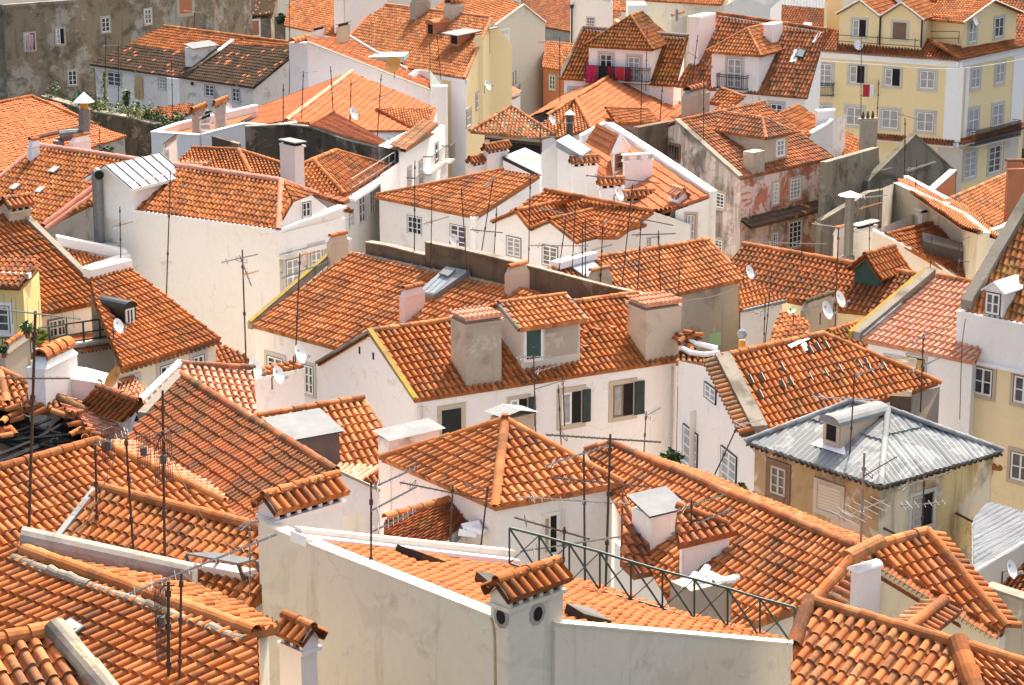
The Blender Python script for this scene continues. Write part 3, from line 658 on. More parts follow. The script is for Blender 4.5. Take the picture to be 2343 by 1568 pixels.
# ================================================= foreground cream wall house
h = house('rendered_house', 'nearest house with a tall stained cream rendered wall and low orange roof behind its parapet', zb=0, wall='putty', roof='tile_new', key='front')
A, B = W((702, 1246), 23), W((1120, 1412), 23); h.setpl(plane(A, B, -19), A, B); pl = h.pl; n = h.Pp; u = h.U; h.row = .42
K = B + u * .35
E0, E1 = onPl((1100, 1283), pl), onPl((1850, 1492), pl)
of = n * .32 - Z * (.32 * math.tan(math.radians(19)) + 0); h.slope(pl, [onPl((690, 1241), pl) + of, onPl((760, 1250), pl), onPl((1165, 1290), pl), onPl((1850, 1486), pl), onPl((1290, 1441), pl), onPl((1122, 1412), pl) + of], (-1, -.07), jit=.009, pitch=.25, eave=0)
tp = [onV(p, A, u) for p in ((594, 1192), (614, 1208), (700, 1245), (1122, 1412), (1135, 1417))]
h.thick(tp, .28, cop='putty', ch=.05, cw=.02); h.walls([tp[0], tp[0] + n * 3 - Z * .6], closed=False)
q0, q1 = onPl((1270, 1440), pl) + Z * .1, onPl((1862, 1490), pl) + Z * .1; h.thick([q0, q1], .3, 'putty', cop='putty', ch=.05, cw=.02)
h.W.quad(V3((q1.x, q1.y, 0)), V3((q1.x, q1.y, 0)) + u * 3 + n * .6, q1 + u * 3 + n * .6 - Z * 3, q1, 'putty')
w0 = onPl((690, 1232), pl); b0, b1 = onPl((690, 1240), pl), onPl((1180, 1294), pl); h.thick([b0 + Z * .3, b1 + Z * .36], .25, 'stone', zb=10); h.coping(b0 - n * .1, b1 - n * .1, .55, .25, 'cap_white', up=.1)
h.chim(592, 632, 786, 1262, 1200, cap='tile', mat='lilac', capm='tile', Y=onV((632, 1240), A, u).y + .4, down=1, label='broad chimney with a long tile cap')
h.chim(1122, 1164, 1287, 1540, 1402, cap='tile', mat='putty', capm='tile', Y=K.y - .15, down=20, label='corner chimney with round vent holes')
C, a, la, b, lb, T = h.chm; m = MB()
for p, d_, nn in (((1147, 1411), a, -b), ((1229, 1404), b, -a)):
    c = onV(p, C, d_); c = c + nn * .015; r = .13; y = Z
    m.add([c + d_ * r * 1.7 * math.cos(t) + y * r * 1.9 * math.sin(t) for t in np.linspace(0, 2 * math.pi, 10)[:-1]], [tuple(range(9))], 'grey'); c = c + nn * .01
    m.add([c + d_ * r * math.cos(t) + y * r * 1.2 * math.sin(t) for t in np.linspace(0, 2 * math.pi, 10)[:-1]], [tuple(range(9))], 'dark'); h.part('vent_hole', m, 'chimney'); m = MB()

h.chim(643, 692, 729, 1640, 1500, cap='tile', mat='lilac', capm='tile', Y=(tp[2].y + tp[3].y) / 2 - 1.2, down=14, label='small vent stack with a gabled tile hood')
for pts in (((900, 1275), (950, 1288), (1017, 1300), (960, 1296)), ((1082, 1338), (1110, 1352), (1148, 1350), (1118, 1342)), ((1288, 1412), (1330, 1428), (1395, 1436), (1340, 1420))):
    m = MB(); p = [onPl(x, pl) for x in pts]; k = pl[1]; m.add(p + [p[0] + k * .3, p[1] + k * .22, p[2] + k * .15, p[3] + k * .3], [(4, 5, 6, 7), (0, 1, 5, 4), (1, 2, 6, 5), (2, 3, 7, 6), (3, 0, 4, 7)], 'black_sheet'); h.part('skylight', m)
FRONT_EAVE = (E0, E1); FRONTPL = pl; FRONT_K = K
# ================================================= pyramid roof house
h = house('white_house', 'white house with pyramid roof of dark orange tiles rising to a point, lower middle', zb=0, wall='lilac', roof='tile', key='pyramid')
pl = h.hip((872, 1052), (1132, 1164), (1424, 1111), (1155, 966), 19.4, 27, V1=(-260, 155), V2=(.72, 1), r=.14)
h.faces = h.faces[:]; h.W.m = [h.W.mi('white') if i == 1 else v for i, v in enumerate(h.W.m)]
h.win((1242, 1183), (1272, 1262), kind='open', sur=.1, sm='white_dirty', fr='cream', outer=None, ny=2)
t = h.T; h.D.box(t - V3((.1, .1, .1)), V3((.2, 0, 0)), V3((0, .2, 0)), V3((0, 0, .34)), 'tile_red')
A2 = par(h.A, h.B, h.C)
Yb = h.A.y
h.chim(866, 892, 1006, 1085, 1010, cap='none', mat='white_dirty', capm='metal_sheet', Y=Yb + .6, down=6, label='long white chimney block with sheet metal hood'); C, a, la, b, lb, T = h.chm
m = MB(); m.add([T - b * .1 - a * .1 + Z * .05, T + b * (lb + .15) - a * .1 + Z * .05, T + b * (lb + .15) + a * (la + .2) + Z * .16, T - b * .1 + a * (la + .2) + Z * .16], [(0, 1, 2, 3)], 'metal_sheet'); h.part('metal_hood', m)
h.chim(1122, 1150, 1222, 1010, 962, cap='none', mat='stone_tan', capm='metal_sheet', Y=h.T.y + 2.2, down=4, label='chimney behind the peak with a bent sheet cover'); C, a, la, b, lb, T = h.chm
m = MB(); k = T + Z * .12; m.add([k - b * .1 - a * .1, k + b * (lb * .5) - a * .1 + Z * .1, k + b * (lb + .15) - a * .1 - Z * .1, k + b * (lb + .15) + a * (la + .2) - Z * .1, k + b * lb * .5 + a * (la + .2) + Z * .1, k - b * .1 + a * (la + .2)], [(0, 1, 4, 5), (1, 2, 3, 4)], 'metal_sheet'); h.part('sheet_cover', m)
# lower lean-to left of the white wall
h2 = house('lean_to', 'low lean-to roof of mottled old tiles against the white wall of the pyramid roofed house', cat='lean-to', zb=0, wall='white', roof='tile_old', key='leanto')
pl2 = h2.line((880, 1190), (1100, 1128), 18.9, 27); ps = h2.slope(pl2, [(880, 1192), (1100, 1128), (1108, 1165), (1010, 1262), (880, 1255)], (-1, .72), jit=.016); h2.ridge((880, 1190), (1100, 1128), .14, 'tile'); h2.R.pipe(ps[2], ps[3], .13, 'mortar'); body(h2, ps, .05); m = MB()
for i in range(9): c = onPl((1050 + i * 7, 1240 - (i % 3) * 5), pl2) + Z * (.25 + .1 * (i % 2)); m.pipe(c, c + V3((.45, random.uniform(-.2, .3), random.uniform(-.08, .08))), .12, 'tile' if i == 4 else 'cap_white', seg=.6)
h2.part('spare_tiles', m)
# ================================================= long roof to the right
h = house('tiled_house', 'house with very long orange roof running from the pyramid roof down to the right', zb=0, wall='white', roof='tile', key='longroof')
pl = h.line((1397, 1020), (1963, 1260), 19.8, 24); h.row = .38; h.pitch = .215
ps = h.slope(pl, [(1397, 1020), (1970, 1263), (1851, 1390), (1700, 1440), (1560, 1440), (1420, 1180), (1340, 1034)], (-112, 100), jit=.013); h.ridge((1395, 1019), (1966, 1261), .14, 'tile_old')
P1, P2 = onPl((1397, 1020), pl), onPl((1966, 1261), pl); n = perp(P1, P2); h.slope(plane(P1, P2, -24), [P1, P2, P2 + n * 3.5 - Z * 1.56, P1 + n * 3.5 - Z * 1.56], n * -1 + Z * .44); h.ridge((1397, 1020), (1340, 1034), .13)
h.R.pipe(onPl((1968, 1264), pl) + Z * .05, onPl((1853, 1388), pl) + Z * .05, .16, 'tile')
for i in range(9):
    t = i / 8.5; p = onPl((1968 - 115 * t + 5, 1264 + 124 * t + 6), pl) - Z * .06; h.R.pipe(p, p + V3((.42, -.12, -.16)), .12, 'tile_old', seg=.4)
body(h, [P1, P2, onPl((1851, 1390), pl), onPl((1560, 1440), pl), onPl((1420, 1180), pl)], .12)
h.chim(1444, 1487, 1562, 1270, 1180, cap='shed', mat='white', capm='metal_sheet', down=3, label='stout white chimney under a tilted metal lid')
h.chim(1532, 1580, 1672, 1425, 1352, cap='none', mat='cement', capm='cap_white', down=2, label='crumbling stub chimney with white plaster lumps', off=-1.5); C, a, la, b, lb, T = h.chm; m = MB()
for i in range(6): p = T + a * la * random.uniform(.1, .9) + b * lb * (i + .3) / 6; m.pipe(p - b * .1 - Z * .03, p + (b * random.uniform(.3, 1) + a * random.uniform(-.7, .7)).normalized() * .45 + Z * random.uniform(-.1, .2), .1, random.choice(['cap_white', 'cap_white', 'tile_old']), seg=.6)
h.part('plaster_lumps', m)
# wing with small roof
h2 = house('white_house', 'small white annex with a short tile roof between the white chimney and the long roof', zb=0, wall='white', roof='tile_old', key='annex')
pl2 = h2.line((1552, 1250), (1690, 1220), 19.6, 24); ps = h2.slope(pl2, [(1552, 1252), (1688, 1220), (1640, 1190), (1552, 1158), (1545, 1200)], (.55, .9)); lp = body(h2, ps, .12); h2.ridge(onPl((1545, 1160), pl2), onPl((1660, 1203), pl2), .13, 'tile')
m_ = [(1430, 1120), (1445, 1285), (1500, 1315), (1445, 1230)]
A, B = W((1405, 1286), 18), W((1552, 1385), 18); h2.thick([A + Z * .6, B + Z * .1], .2, 'white', zb=0)
pl3 = plane(W((1452, 1322), 18.4), W((1500, 1310), 18.4), 30); h2.slope(pl3, [(1425, 1115), (1462, 1200), (1500, 1312), (1452, 1322), (1420, 1290)], (.5, 1), mat='tile_old', U=V3((1, .2, 0)))
# ================================================= cream gabled house, right
h = house('cream_house', 'cream house with orange roof and scalloped eaves along its gable near the lower right corner', zb=0, wall='cream', roof='tile', key='creamgable')
pl = h.line((1986, 1258), (2119, 1221), 20.2, 26); h.row = .4; h.pitch = .26
ps = h.slope(pl, [(1990, 1257), (2119, 1221), (2300, 1438), (2282, 1450), (2142, 1362), (2006, 1280)], (.78, 1)); h.ridge((1986, 1258), (2119, 1221), .16)
P1, P2, P3, P4 = [onPl(p, pl) for p in ((1990, 1262), (2119, 1221), (2300, 1440), (2282, 1450))]
h.R.pipe(P2 + Z * .08, P3 + Z * .08, .14, 'tile')
for i in range(17):
    p = P2 + (P3 - P2) * ((i + .3) / 17) + Z * .02; h.R.pipe(p, p + V3((.42, .10, -.08)), .12, 'tile', seg=.4)
h.thick([onPl((2004, 1282), pl) - Z * .1, onPl((2142, 1366), pl) - Z * .1, onPl((2285, 1456), pl) - Z * .1], .2, 'cream')
A = onPl((2004, 1282), pl); h.walls([A - Z * .1, onV((1925, 1340), A, V3((-.8, .6, 0))), ], closed=False); h.walls([onPl((2285, 1456), pl) - Z * .1, P3 - Z * .1, P2 - Z * .1, P1 - Z * .1], closed=False)
m = MB(); nn = perp(A, P4)
for i in range(27):
    p = A + (P4 - A) * ((i + .5) / 27) - Z * .06; h.D.pipe(p + nn * .3, p - nn * .22 - Z * .03, .1, 'tile_old', seg=.5)
    q = A + (P4 - A) * ((i + .5) / 27) - Z * .42 - nn * .03
    if i % 1 == 0: m.add([q + (P4 - A).normalized() * .11 * math.cos(t) + Z * .12 * math.sin(t) for t in np.linspace(0, math.pi, 7)], [tuple(range(7))], 'tile_old')
h.part('scalloped_cornice', m)
q0, q1, q2, q3 = onPl((2145, 1362), pl), onPl((2150, 1385), pl), None, None
e1 = W((2160, 1378), 19.6); e2 = W((2078, 1440), 19.6); m = MB(); d = (e2 - e1).normalized(); k = perp(e1, e2)
tiles(m, plane(e1, e2, 24), [e1 - k * .42 - Z * .2, e2 - k * .42 - Z * .2, e2, e1], d, k + Z * .44, 'tile_red', sag=0); m.pipe(e1 + Z * .05, e2 + Z * .05, .14, 'tile_red')
for i in range(7):
    p = e1 + (e2 - e1) * (i + .5) / 7; m.pipe(p, p + k * .5 - Z * .1, .12, 'tile_old', seg=.5)
h.part('porch_roof', m)
h.chim(1948, 1960, 2012, 1385, 1310, cap='barrel', mat='lilac', capm='cap_white', Y=A.y - 1.0, down=4, label='lilac chimney with mortar hood and one ridge tile', dflt=.5); C, a, la, b, lb, T = h.chm
m = MB(); m.pipe(T + Z * .35 + a * la * .5 - b * .2, T + Z * .55 + a * la * .5 + b * (lb + .1), .22, 'tile', seg=.9); h.part('ridge_tile', m)
# ================================================= bottom right roof
h = house('tiled_house', 'house with weathered pale orange roof filling the bottom right corner of the view', zb=2, wall='putty', roof='tile_mix', key='cornerright')
MATS_OK = True
pl = h.line((1853, 1379), (2342, 1523), 22, 20); h.pitch = .26; h.row = .42
P1, H0 = onPl((1853, 1379), pl), onPl((2195, 1480), pl)
ps = h.slope(pl, [(1853, 1379), (2195, 1480), (2255, 1640), (1800, 1660), (1816, 1482)], (-.55, .85), mat='tile', jit=.016); h.ridge((1850, 1378), (2400, 1540), .14, 'tile')
h.slope(pl, [(2195, 1480), (2400, 1540), (2400, 1660), (2255, 1640)], (.9, 1), mat='tile', pitch=.24)
for i in range(6):
    t0, t1 = i / 5, (i + 1.1) / 5; a_, b_ = onPl((2190 + 62 * t0, 1478 + 165 * t0), pl) + Z * .08, onPl((2190 + 62 * t1, 1478 + 165 * t1), pl) + Z * .03; h.D.pipe(a_, b_, .22 - .02 * (i % 2), 'tile', seg=1.2)
h.D.pipe(ps[0] + Z * .08, ps[4] + Z * .08, .16, 'tile_old'); body(h, ps, .1)
# ================================================= corrugated metal roof house
h = house('stained_house', 'square house with pink and yellow stained walls under a silver corrugated metal hip roof', zb=0, wall='pink_stain', roof='galv', key='corrugated')
h.prof = 'corr'; h.pitch = .21; h.row = 1.9
pl = h.hip((1706, 1012), (2014, 1114), (2292, 1034), (2031, 938), 18.2, 21, AP2=(1947, 921), V1=(-.55, .55), V2=(.62, .8), r=.1)
h.W.m = [h.W.mi('ochre_stain') if i == 1 else v for i, v in enumerate(h.W.m)]
for a_, b_ in ((h.A, h.B), (h.B, h.C)):
    k = int((b_ - a_).length / .24); nn = perp(a_, b_)
    for i in range(k):
        p = a_ + (b_ - a_) * ((i + .5) / k) - Z * .11; h.D.pipe(p + nn * .35, p - nn * random.uniform(-.02, .06), .1, 'tile_dark', seg=.5)
h.win((1765, 1063), (1797, 1138), sur=.2, sm='wood', fr='stone_tan', ny=3, outer='wood')
h.win((1872, 1105), (1922, 1180), kind='blind', sur=.16, sm='stone_tan', pane='blind')
h.win((2087, 1138), (2129, 1196), kind='open', sur=.14, sm='stone', fr='stone_tan', ny=3, outer='grey')
s_ = h.dormer((1881, 1018), (1922, 1032), 960, 'barrel', depth=1.7, mat='stone_tan', rh=.26, rmat='metal_sheet')
h.win((1892, 968), (1914, 1012), kind='dark', sur=.12, sm='stone_tan', parent='dormer', faces=s_)
m = MB(); p = [onPl(x, pl) + pl[1] * .06 for x in ((1855, 1020), (1935, 1046), (1932, 1022), (1875, 1008))]; m.poly(p, 'cap_white'); h.part('flashing', m)
m = MB(); c = W((1876, 1204), 17.3) ; c = onY((1880, 1202), h.A.y - 1.2)
m.tube([c - Z * 2, c], .27, 'rust', 10); m.tube([c, c + Z * .12], .28, 'dark', 10); m.tube([c + Z * .12, c + Z * .42], .6, 'cap_white', 12, .03); h.part('vent_cowl', m)
m = MB()
for p, l in (((2185, 1173), .9), ((2020, 1208), 1.0)):
    a_, d_, nn = h.hit(p, [h.faces[1]]); q = onV(p, a_, d_); m.tube([q, q + nn * l * .7 + d_ * l * .5 - Z * .35], .04, 'rust', 5); h.part('pipe_stub', m); m = MB()
# lower metal roof beyond
h = house('shed', 'low shed with a pale corrugated sheet roof behind the stained house at the right edge', cat='shed', zb=0, wall='grey', roof='sheet_pale', key='sheetshed')
h.prof = 'corr'; h.pitch = .16; h.row = 2.2
pl = h.line((2256, 1300), (2400, 1215), 16.5, 12); ps = h.slope(pl, [(2225, 1318), (2420, 1203), (2420, 1195), (2258, 1150), (2225, 1190)], (.8, -.35)); body(h, ps, .1)
h.thick([ps[0] + Z * .05, ps[1] + Z * .05], .2, 'stone', zb=0)
h2 = house('tiled_house', 'house with dark red tiled roof half hidden at the right edge below the sheet roof', zb=0, wall='grey', roof='tile_red', key='redge')
pl2 = h2.line((2260, 1440), (2400, 1410), 15, 24); ps = h2.slope(pl2, [(2270, 1350), (2342, 1285), (2420, 1280), (2420, 1410), (2290, 1430)], (-.7, 1)); body(h2, ps, .1)
A, B = W((2250, 1345), 16.6), W((2420, 1400), 16.6); h2.thick([A, B], .35, 'grey', cop='mortar')
# ================================================= main white house
h = house('white_house', 'long white house in the centre with green shuttered windows, roof dormer and two big chimneys', zb=0, wall='lilac', roof='tile', key='main')
plaster('white_main', (.83, .775, .73), (.42, .35, .28), .18, .36); h.wm = 'white_main'
h.row = .38
pl = h.gable((949.6, 918), (1560, 824), (843.8, 761.4), (1456, 674), 16.4, 27.5, kb=1.25, verge=(0, 0), ov=.12)
A, B, C, D = h.A, h.B, h.C, h.Dd
h.D.box(A - hv(B - A).normalized() * .08 + Z * .04, D - A + Z * .05, hv(B - A).normalized() * .2, Z * .1, 'mortar_yel')
h.D.box(h.Dp - hv(B - A).normalized() * .1, D - h.Dp, hv(B - A).normalized() * .2, Z * .1, 'mortar')
h.win((1009, 939), (1055, 1030), kind='dark', pane='black_sheet', sur=.17, sm='stone_tan', sill=False)
h.win((1401, 882), (1447, 948), kind='open', sur=.17, sm='stone_tan', fr='frame_brown', sh=(0, .48), ny=1, outer=None)
h.win((1284, 900), (1328, 965), kind='open', sur=.2, sm='stone_tan', fr='frame_white', sh=(0, .42), ny=1, outer=None)
h.win((1166, 916), (1205, 975), kind='open', sur=.14, sm='stone_tan', fr='frame_white', sh=(0, .40), ny=1, outer=None)
h.win((820.5, 793), (824.5, 811), kind='dark', sur=0); h.win((852, 806), (856, 824), kind='dark', sur=0)
h.chim(1032, 1066, 1147, 886, 748, cap='corr', mat='cement', capm='tile_pink', label='wide weathered chimney capped with a row of pale tiles'); CH1 = h.chm
h.chim(1434, 1477, 1556, 828, 716, cap='corr', mat='stone_tan', capm='tile_pink', label='stout grey white chimney by the right end, capped with pale tiles'); CH2 = h.chm
s_ = h.dormer((1193, 850), (1326, 828), 752, 'ridgeU', depth=2.9, mat='stone', rh=.62, rmat='tile', ov=.2)
h.win((1203, 757), (1236, 818), kind='panel', pane='green_dark', sur=.1, sm='lilac', parent='dormer', faces=s_[:1], name='door')
s2 = s_[0]; d_ = (s2[1] - s2[0]).normalized(); q0, q1 = onV((1247, 752), s2[0], d_), onV((1322, 808), s2[0], d_); nn = -perp(*s2) * .012
m = MB(); m.add([V3((q0.x, q0.y, q1.z)) + nn, V3((q1.x, q1.y, q1.z)) + nn, V3((q1.x, q1.y, q0.z)) + nn, q0 + nn], [(0, 1, 2, 3)], 'cement'); h.part('render_patch', m, 'dormer')
a_, d_, n_ = h.hit((1500, 880), [h.faces[0]])
for x in (1536, 962):
    m = MB(); t_ = onV((x, 838 if x > 1000 else 928), a_, d_) + n_ * .08; m.tube([t_, t_ - Z * 5], .05, 'stone', 6); h.part('downpipe', m)
for p in ((1335, 768), (1363, 762), (1398, 757), (1335, 801), (1262, 852)):
    m = MB(); c = onPl(p, pl) + pl[1] * .03; u = h.U; up = (D - A).normalized(); m.add([c, c + u * .22, c + u * .22 + up * .34, c + up * .34, c + pl[1] * .14, c + u * .22 + pl[1] * .14], [(0, 1, 5, 4), (4, 5, 2, 3), (0, 4, 3), (1, 2, 5)], 'tile_old'); h.part('vent_tile', m, 'roof')
# ================================================= house behind it
h = house('tiled_house', 'house with large orange roof behind the main white house, long metal skylight on it', zb=0, wall='white_main', roof='tile', key='mid')
h.row = .38; h.pitch = .25
pl = h.line((570, 745), (1010, 864), 16.3, 25); ps = h.slope(pl, [(570, 745), (1010, 864), (1230, 680), (1190, 664), (803, 580)], (-226, 163)); h.R.pipe(onPl((803, 580), pl), onPl((1190, 664), pl), .1, 'mortar')
E1, E2, R2, R1 = onPl((572, 747), pl), onPl((1010, 864), pl), onPl((1190, 664), pl), onPl((803, 580), pl)
Bk = R1 + hv(R1 - E1) * .7; Bk.z = R1.z - 1.2; Bk2 = R2 + hv(R1 - E1) * .7; Bk2.z = Bk.z
lp = inset([E1, E2, R2, Bk2, Bk, R1], .12); h.walls([p - Z * .06 for p in lp])
h.slope(plane3(R1, R2, Bk), [R1, R2, Bk2, Bk], R1 - Bk, U=hv(R2 - R1))
h.coping(E1, onPl((752, 592), pl), .3, .28, 'mortar', up=.02); h.coping(E1 + Z * .16, onPl((752, 592), pl) + Z * .16, .22, .05, 'mortar_yel')
h.win((613, 813), (648, 850), nx=2, ny=2, sur=.2); h.win((697, 834), (719, 904), nx=2, ny=3, sur=.14)
p = [onPl(x, pl) for x in ((961, 683), (998, 690), (1078, 634), (1026, 624))]; k = pl[1] * .32; m = MB(); p2 = [q + k for q in p]; m.add(p + p2, [(4, 5, 6, 7), (0, 1, 5, 4), (1, 2, 6, 5), (2, 3, 7, 6), (3, 0, 4, 7)], 'metal_sheet')
m2 = MB(); f = lambda a_, b_: p2[0] + (p2[1] - p2[0]) * a_ + (p2[3] - p2[0]) * b_; o_ = pl[1] * .02
for a0, a1 in ((.04, .3), (.34, .63), (.67, .96)): m2.add([f(a0, .03) + o_, f(a1, .03) + o_, f(a1, .97) + o_, f(a0, .97) + o_], [(0, 1, 2, 3)], 'glass_sky')
m3 = MB(); g = [f(.2, .66), f(.85, .62), f(.85, .88), f(.2, .92)]; m3.add([q + pl[1] * .05 for q in g] + [q + pl[1] * .13 for q in g], [(4, 5, 6, 7), (0, 1, 5, 4), (1, 2, 6, 5), (2, 3, 7, 6), (3, 0, 4, 7)], 'metal_sheet'); h.part('skylight', m); h.part('pane', m2, '^'); h.part('hatch', m3, '^')
h.chim(914, 926, 973, 746, 682, cap='taper', mat='pink', capm='tile', label='pinkish stub chimney with a rounded tile top'); h.chim(1154, 1166, 1211, 682, 632, cap='taper', mat='stone_tan', capm='tile', pl=pl)
h.chim(749, 757, 798, 600, 560, cap='taper', mat='stone_tan', capm='tile', label='small chimney at the left end of the ridge')
# brown boundary wall
h = house('boundary_wall', 'tall dark brown rendered wall with stepped top behind the roof carrying the long metal skylight', cat='wall', zb=10, wall='brown', key='brownwall')
R1, R2 = HOUSES['mid'].R, None
plm = HOUSES['mid'].pl; a0 = onPl((803, 580), plm); a1 = onPl((1190, 664), plm); u = hv(a1 - a0).normalized(); q = a0 + perp(a0, a1) * .25
P = [onV(p, q, u) for p in ((836, 556), (880, 563), (972, 586))]; h.thick(P, .3, cop='mortar', ch=.05)
P = [onV(p, q, u) for p in ((972, 556), (1060, 574), (1180, 603))]; Yb = P[-1].y; P += [onY(p, Yb + k) for p, k in (((1400, 660), .6), ((1556, 694), 1))]; h.thick(P, .3, cop='mortar', ch=.05)
# ================================================= orange roof with big cement wall
h = house('cement_house', 'house with bare grey brown cement side wall under an orange roof, right of centre', zb=0, wall='cement', roof='tile', key='cement')
pl = h.gable((1437, 700), (1704, 641), (1357, 594), (1621, 552), 16.6, 26, verge=(0, 1), kb=.6, vg=.12)
E2 = h.B; h.walls([h.B - Z * .1, h.Cp - Z * .1], closed=False)
m = MB(); p = [onPl(x, pl) + pl[1] * .12 for x in ((1296, 612), (1352, 603), (1398, 648), (1335, 640))]; m.add(p + [x + pl[1] * .06 for x in p], [(4, 5, 6, 7), (0, 1, 5, 4), (1, 2, 6, 5), (2, 3, 7, 6), (3, 0, 4, 7)], 'glass_sky'); h.part('roof_light', m)
h.coping(onPl((1270, 618), pl), onPl((1357, 594), pl), .5, .3, 'cap_white', up=.2)
h.slope(pl, [onPl((1230, 618), pl), onPl((1330, 645), pl), h.A, h.Dd], h.Dd - h.A)
a_, d_, n_ = h.hit((1634, 777)); m = MB(); q0, q1 = onV((1620, 765), a_, d_), onV((1647, 789), a_, d_); m.box(V3((q0.x, q0.y, q1.z)), V3((q1.x - q0.x, q1.y - q0.y, 0)), n_ * .05, Z * (q0.z - q1.z), 'green_panel'); h.part('green_panel', m)
h.chim(1343, 1352, 1400, 690, 640, cap='taper', mat='stone_tan', capm='tile_old', Y=HOUSES['brownwall'].faces[-1][0].y + 1.5, down=2)
# small white piece right of it with turbine vent
h = house('white_house', 'narrow white house with low orange roof just right of the bare cement wall', zb=0, wall='white', roof='tile', key='narrow')
pl = h.line((1700, 713), (1795, 690), 16.2, 22); ps = h.slope(pl, [(1690, 712), (1798, 690), (1706, 640), (1690, 645)], (-.3, -1)); body(h, ps, .1); h.coping(onPl((1700, 714), pl), onPl((1797, 691), pl), .12, .12, 'galv')
# ================================================= slot-tile roof house + courtyard wall
h = house('white_house', 'white courtyard house with orange roof dotted with dark glass tiles and a stepped tile edge', zb=0, wall='white_main', roof='tile', key='slots')
h.row = .4
pl = h.line((1654, 819), (1882, 768), 19.0, 26); ps = h.slope(pl, [(1654, 819), (1882, 768), (2147, 878), (2065, 906), (1752, 985), (1733, 985)], (96, 160)); h.ridge((1648, 820), (1882, 768), .15); h.ridge((1882, 768), (2150, 879), .13)
E, R0, R1, E2, E3 = onPl((1738, 988), pl), onPl((1652, 819), pl), onPl((1882, 768), pl), onPl((2062, 907), pl), onPl((2150, 880), pl)
bk = par(R1, E3, E2) if False else R1 + hv(R1 - E2) * .5 - Z * 1
h.coping(R0, E, .55, .22, 'mortar', up=.1)
dn = (E - R0) / 17; lf = V3((-1, -.25, -.16)).normalized()
for i in range(17):
    p = R0 + dn * (i + .5) + lf * .2 + Z * .04; h.D.pipe(p, p + lf * .5, .13, 'tile_mix', seg=.5); h.D.pipe(p + dn * .5 - Z * .05, p + lf * .45 + dn * .5 - Z * .05, .1, 'tile_dark', seg=.5)
W1 = onV((1560, 830), R0, hv(E - R0)); 
A_ = R0 + lf * .45 - Z * .25; B_ = E + lf * .45 - Z * .25; wd = hv(B_ - A_).normalized(); A2 = onV((1552, 832), A_, wd)
h.walls([A2 + Z * .1, A_, B_, B_ + wd * 2 - Z * .5], closed=False)
h.walls([E - Z * .1, E2 - Z * .1, E3 - Z * .1, E3 + hv(R1 - E2) * .9 - Z * 1.2, R1 + hv(R1 - E2) * .4 - Z * 2.2, R0 + hv(R1 - E2) * .4 - Z * 2.2], closed=False)
h.W.quad(V3((E2.x, E2.y, 0)), V3((E3.x, E3.y, 0)), E3 - Z * .08, E2 - Z * .08, 'cement')
fw = [h.faces[0], h.faces[1], h.faces[2]]
h.win((1614, 874), (1638, 925), nx=2, ny=2, sur=0, faces=fw); h.win((1565, 970), (1595, 1082), nx=2, ny=4, sur=0, faces=fw, pane='curtain'); h.win((1652, 1020), (1684, 1122), nx=2, ny=4, sur=0, faces=fw, pane='curtain')
m = MB()
for x, y in ((1668, 880), (1684, 872), (1703, 868), (1730, 862), (1690, 898), (1707, 894), (1741, 800), (1756, 797), (1770, 793), (1709, 830), (1725, 918), (1748, 880), (1783, 887), (1798, 857), (1815, 852), (1850, 868), (1845, 840), (1886, 833), (1895, 860), (1780, 810), (1912, 836), (1940, 842), (1962, 850), (1868, 880)):
    pass
for x, y in ((1786, 855), (1787, 894), (1806, 889), (1850, 878), (1885, 868), (1918, 858), (1963, 848), (1980, 844), (1987, 860), (2020, 854), (1851, 815), (1868, 808), (1887, 804), (1714, 884), (1740, 878), (1736, 918)):
    m = MB(); c = onPl((x, y), pl) + pl[1] * .128; up = (R0 - E).normalized(); m.add([c, c + h.U * .16, c + h.U * .16 + up * .42, c + up * .42], [(0, 1, 2, 3)], 'slot_dark'); m.add([c + h.U * .16, c + h.U * .185, c + h.U * .185 + up * .42, c + h.U * .16 + up * .42], [(0, 1, 2, 3)], 'stone'); h.part('glass_tile', m, 'roof')
m = MB(); p = [onPl(x, pl) + pl[1] * .14 for x in ((1798, 797), (1842, 778), (1850, 782), (1806, 803))]; m.poly(p, 'cap_white'); p = [onPl(x, pl) + pl[1] * .1 for x in ((1828, 790), (1840, 787), (1850, 805), (1838, 808))]; m.poly(p, 'cap_white'); h.part('patch', m)
# ruin-topped stub by it
dx_ = hv(R1 - E3).normalized(); px2 = V3((-dx_.y, dx_.x, 0)); h.chim(1938, 2080, 2098, 990, 908, cap='none', mat='blackwall', Y=E2.y - .5, down=3, axes=[dx_, -dx_, px2, -px2], label='long ruined chimney stack with broken tiles on top'); C, a, la, b, lb, T = h.chm
m = MB()
for i in range(16):
    t = i / 16; p = T + a * la * t + b * lb * random.uniform(0, .8) + Z * (.02 + .15 * math.sin(t * 3) + random.uniform(-.04, .06)); d = (a * random.uniform(.3, 1) + b * random.uniform(-.6, .6) + Z * random.uniform(-.35, .2)).normalized(); m.pipe(p, p + d * .5, .1, random.choice(['tile_mix', 'tile_old', 'tile_dark']), seg=.5)
h.part('broken_tiles', m)
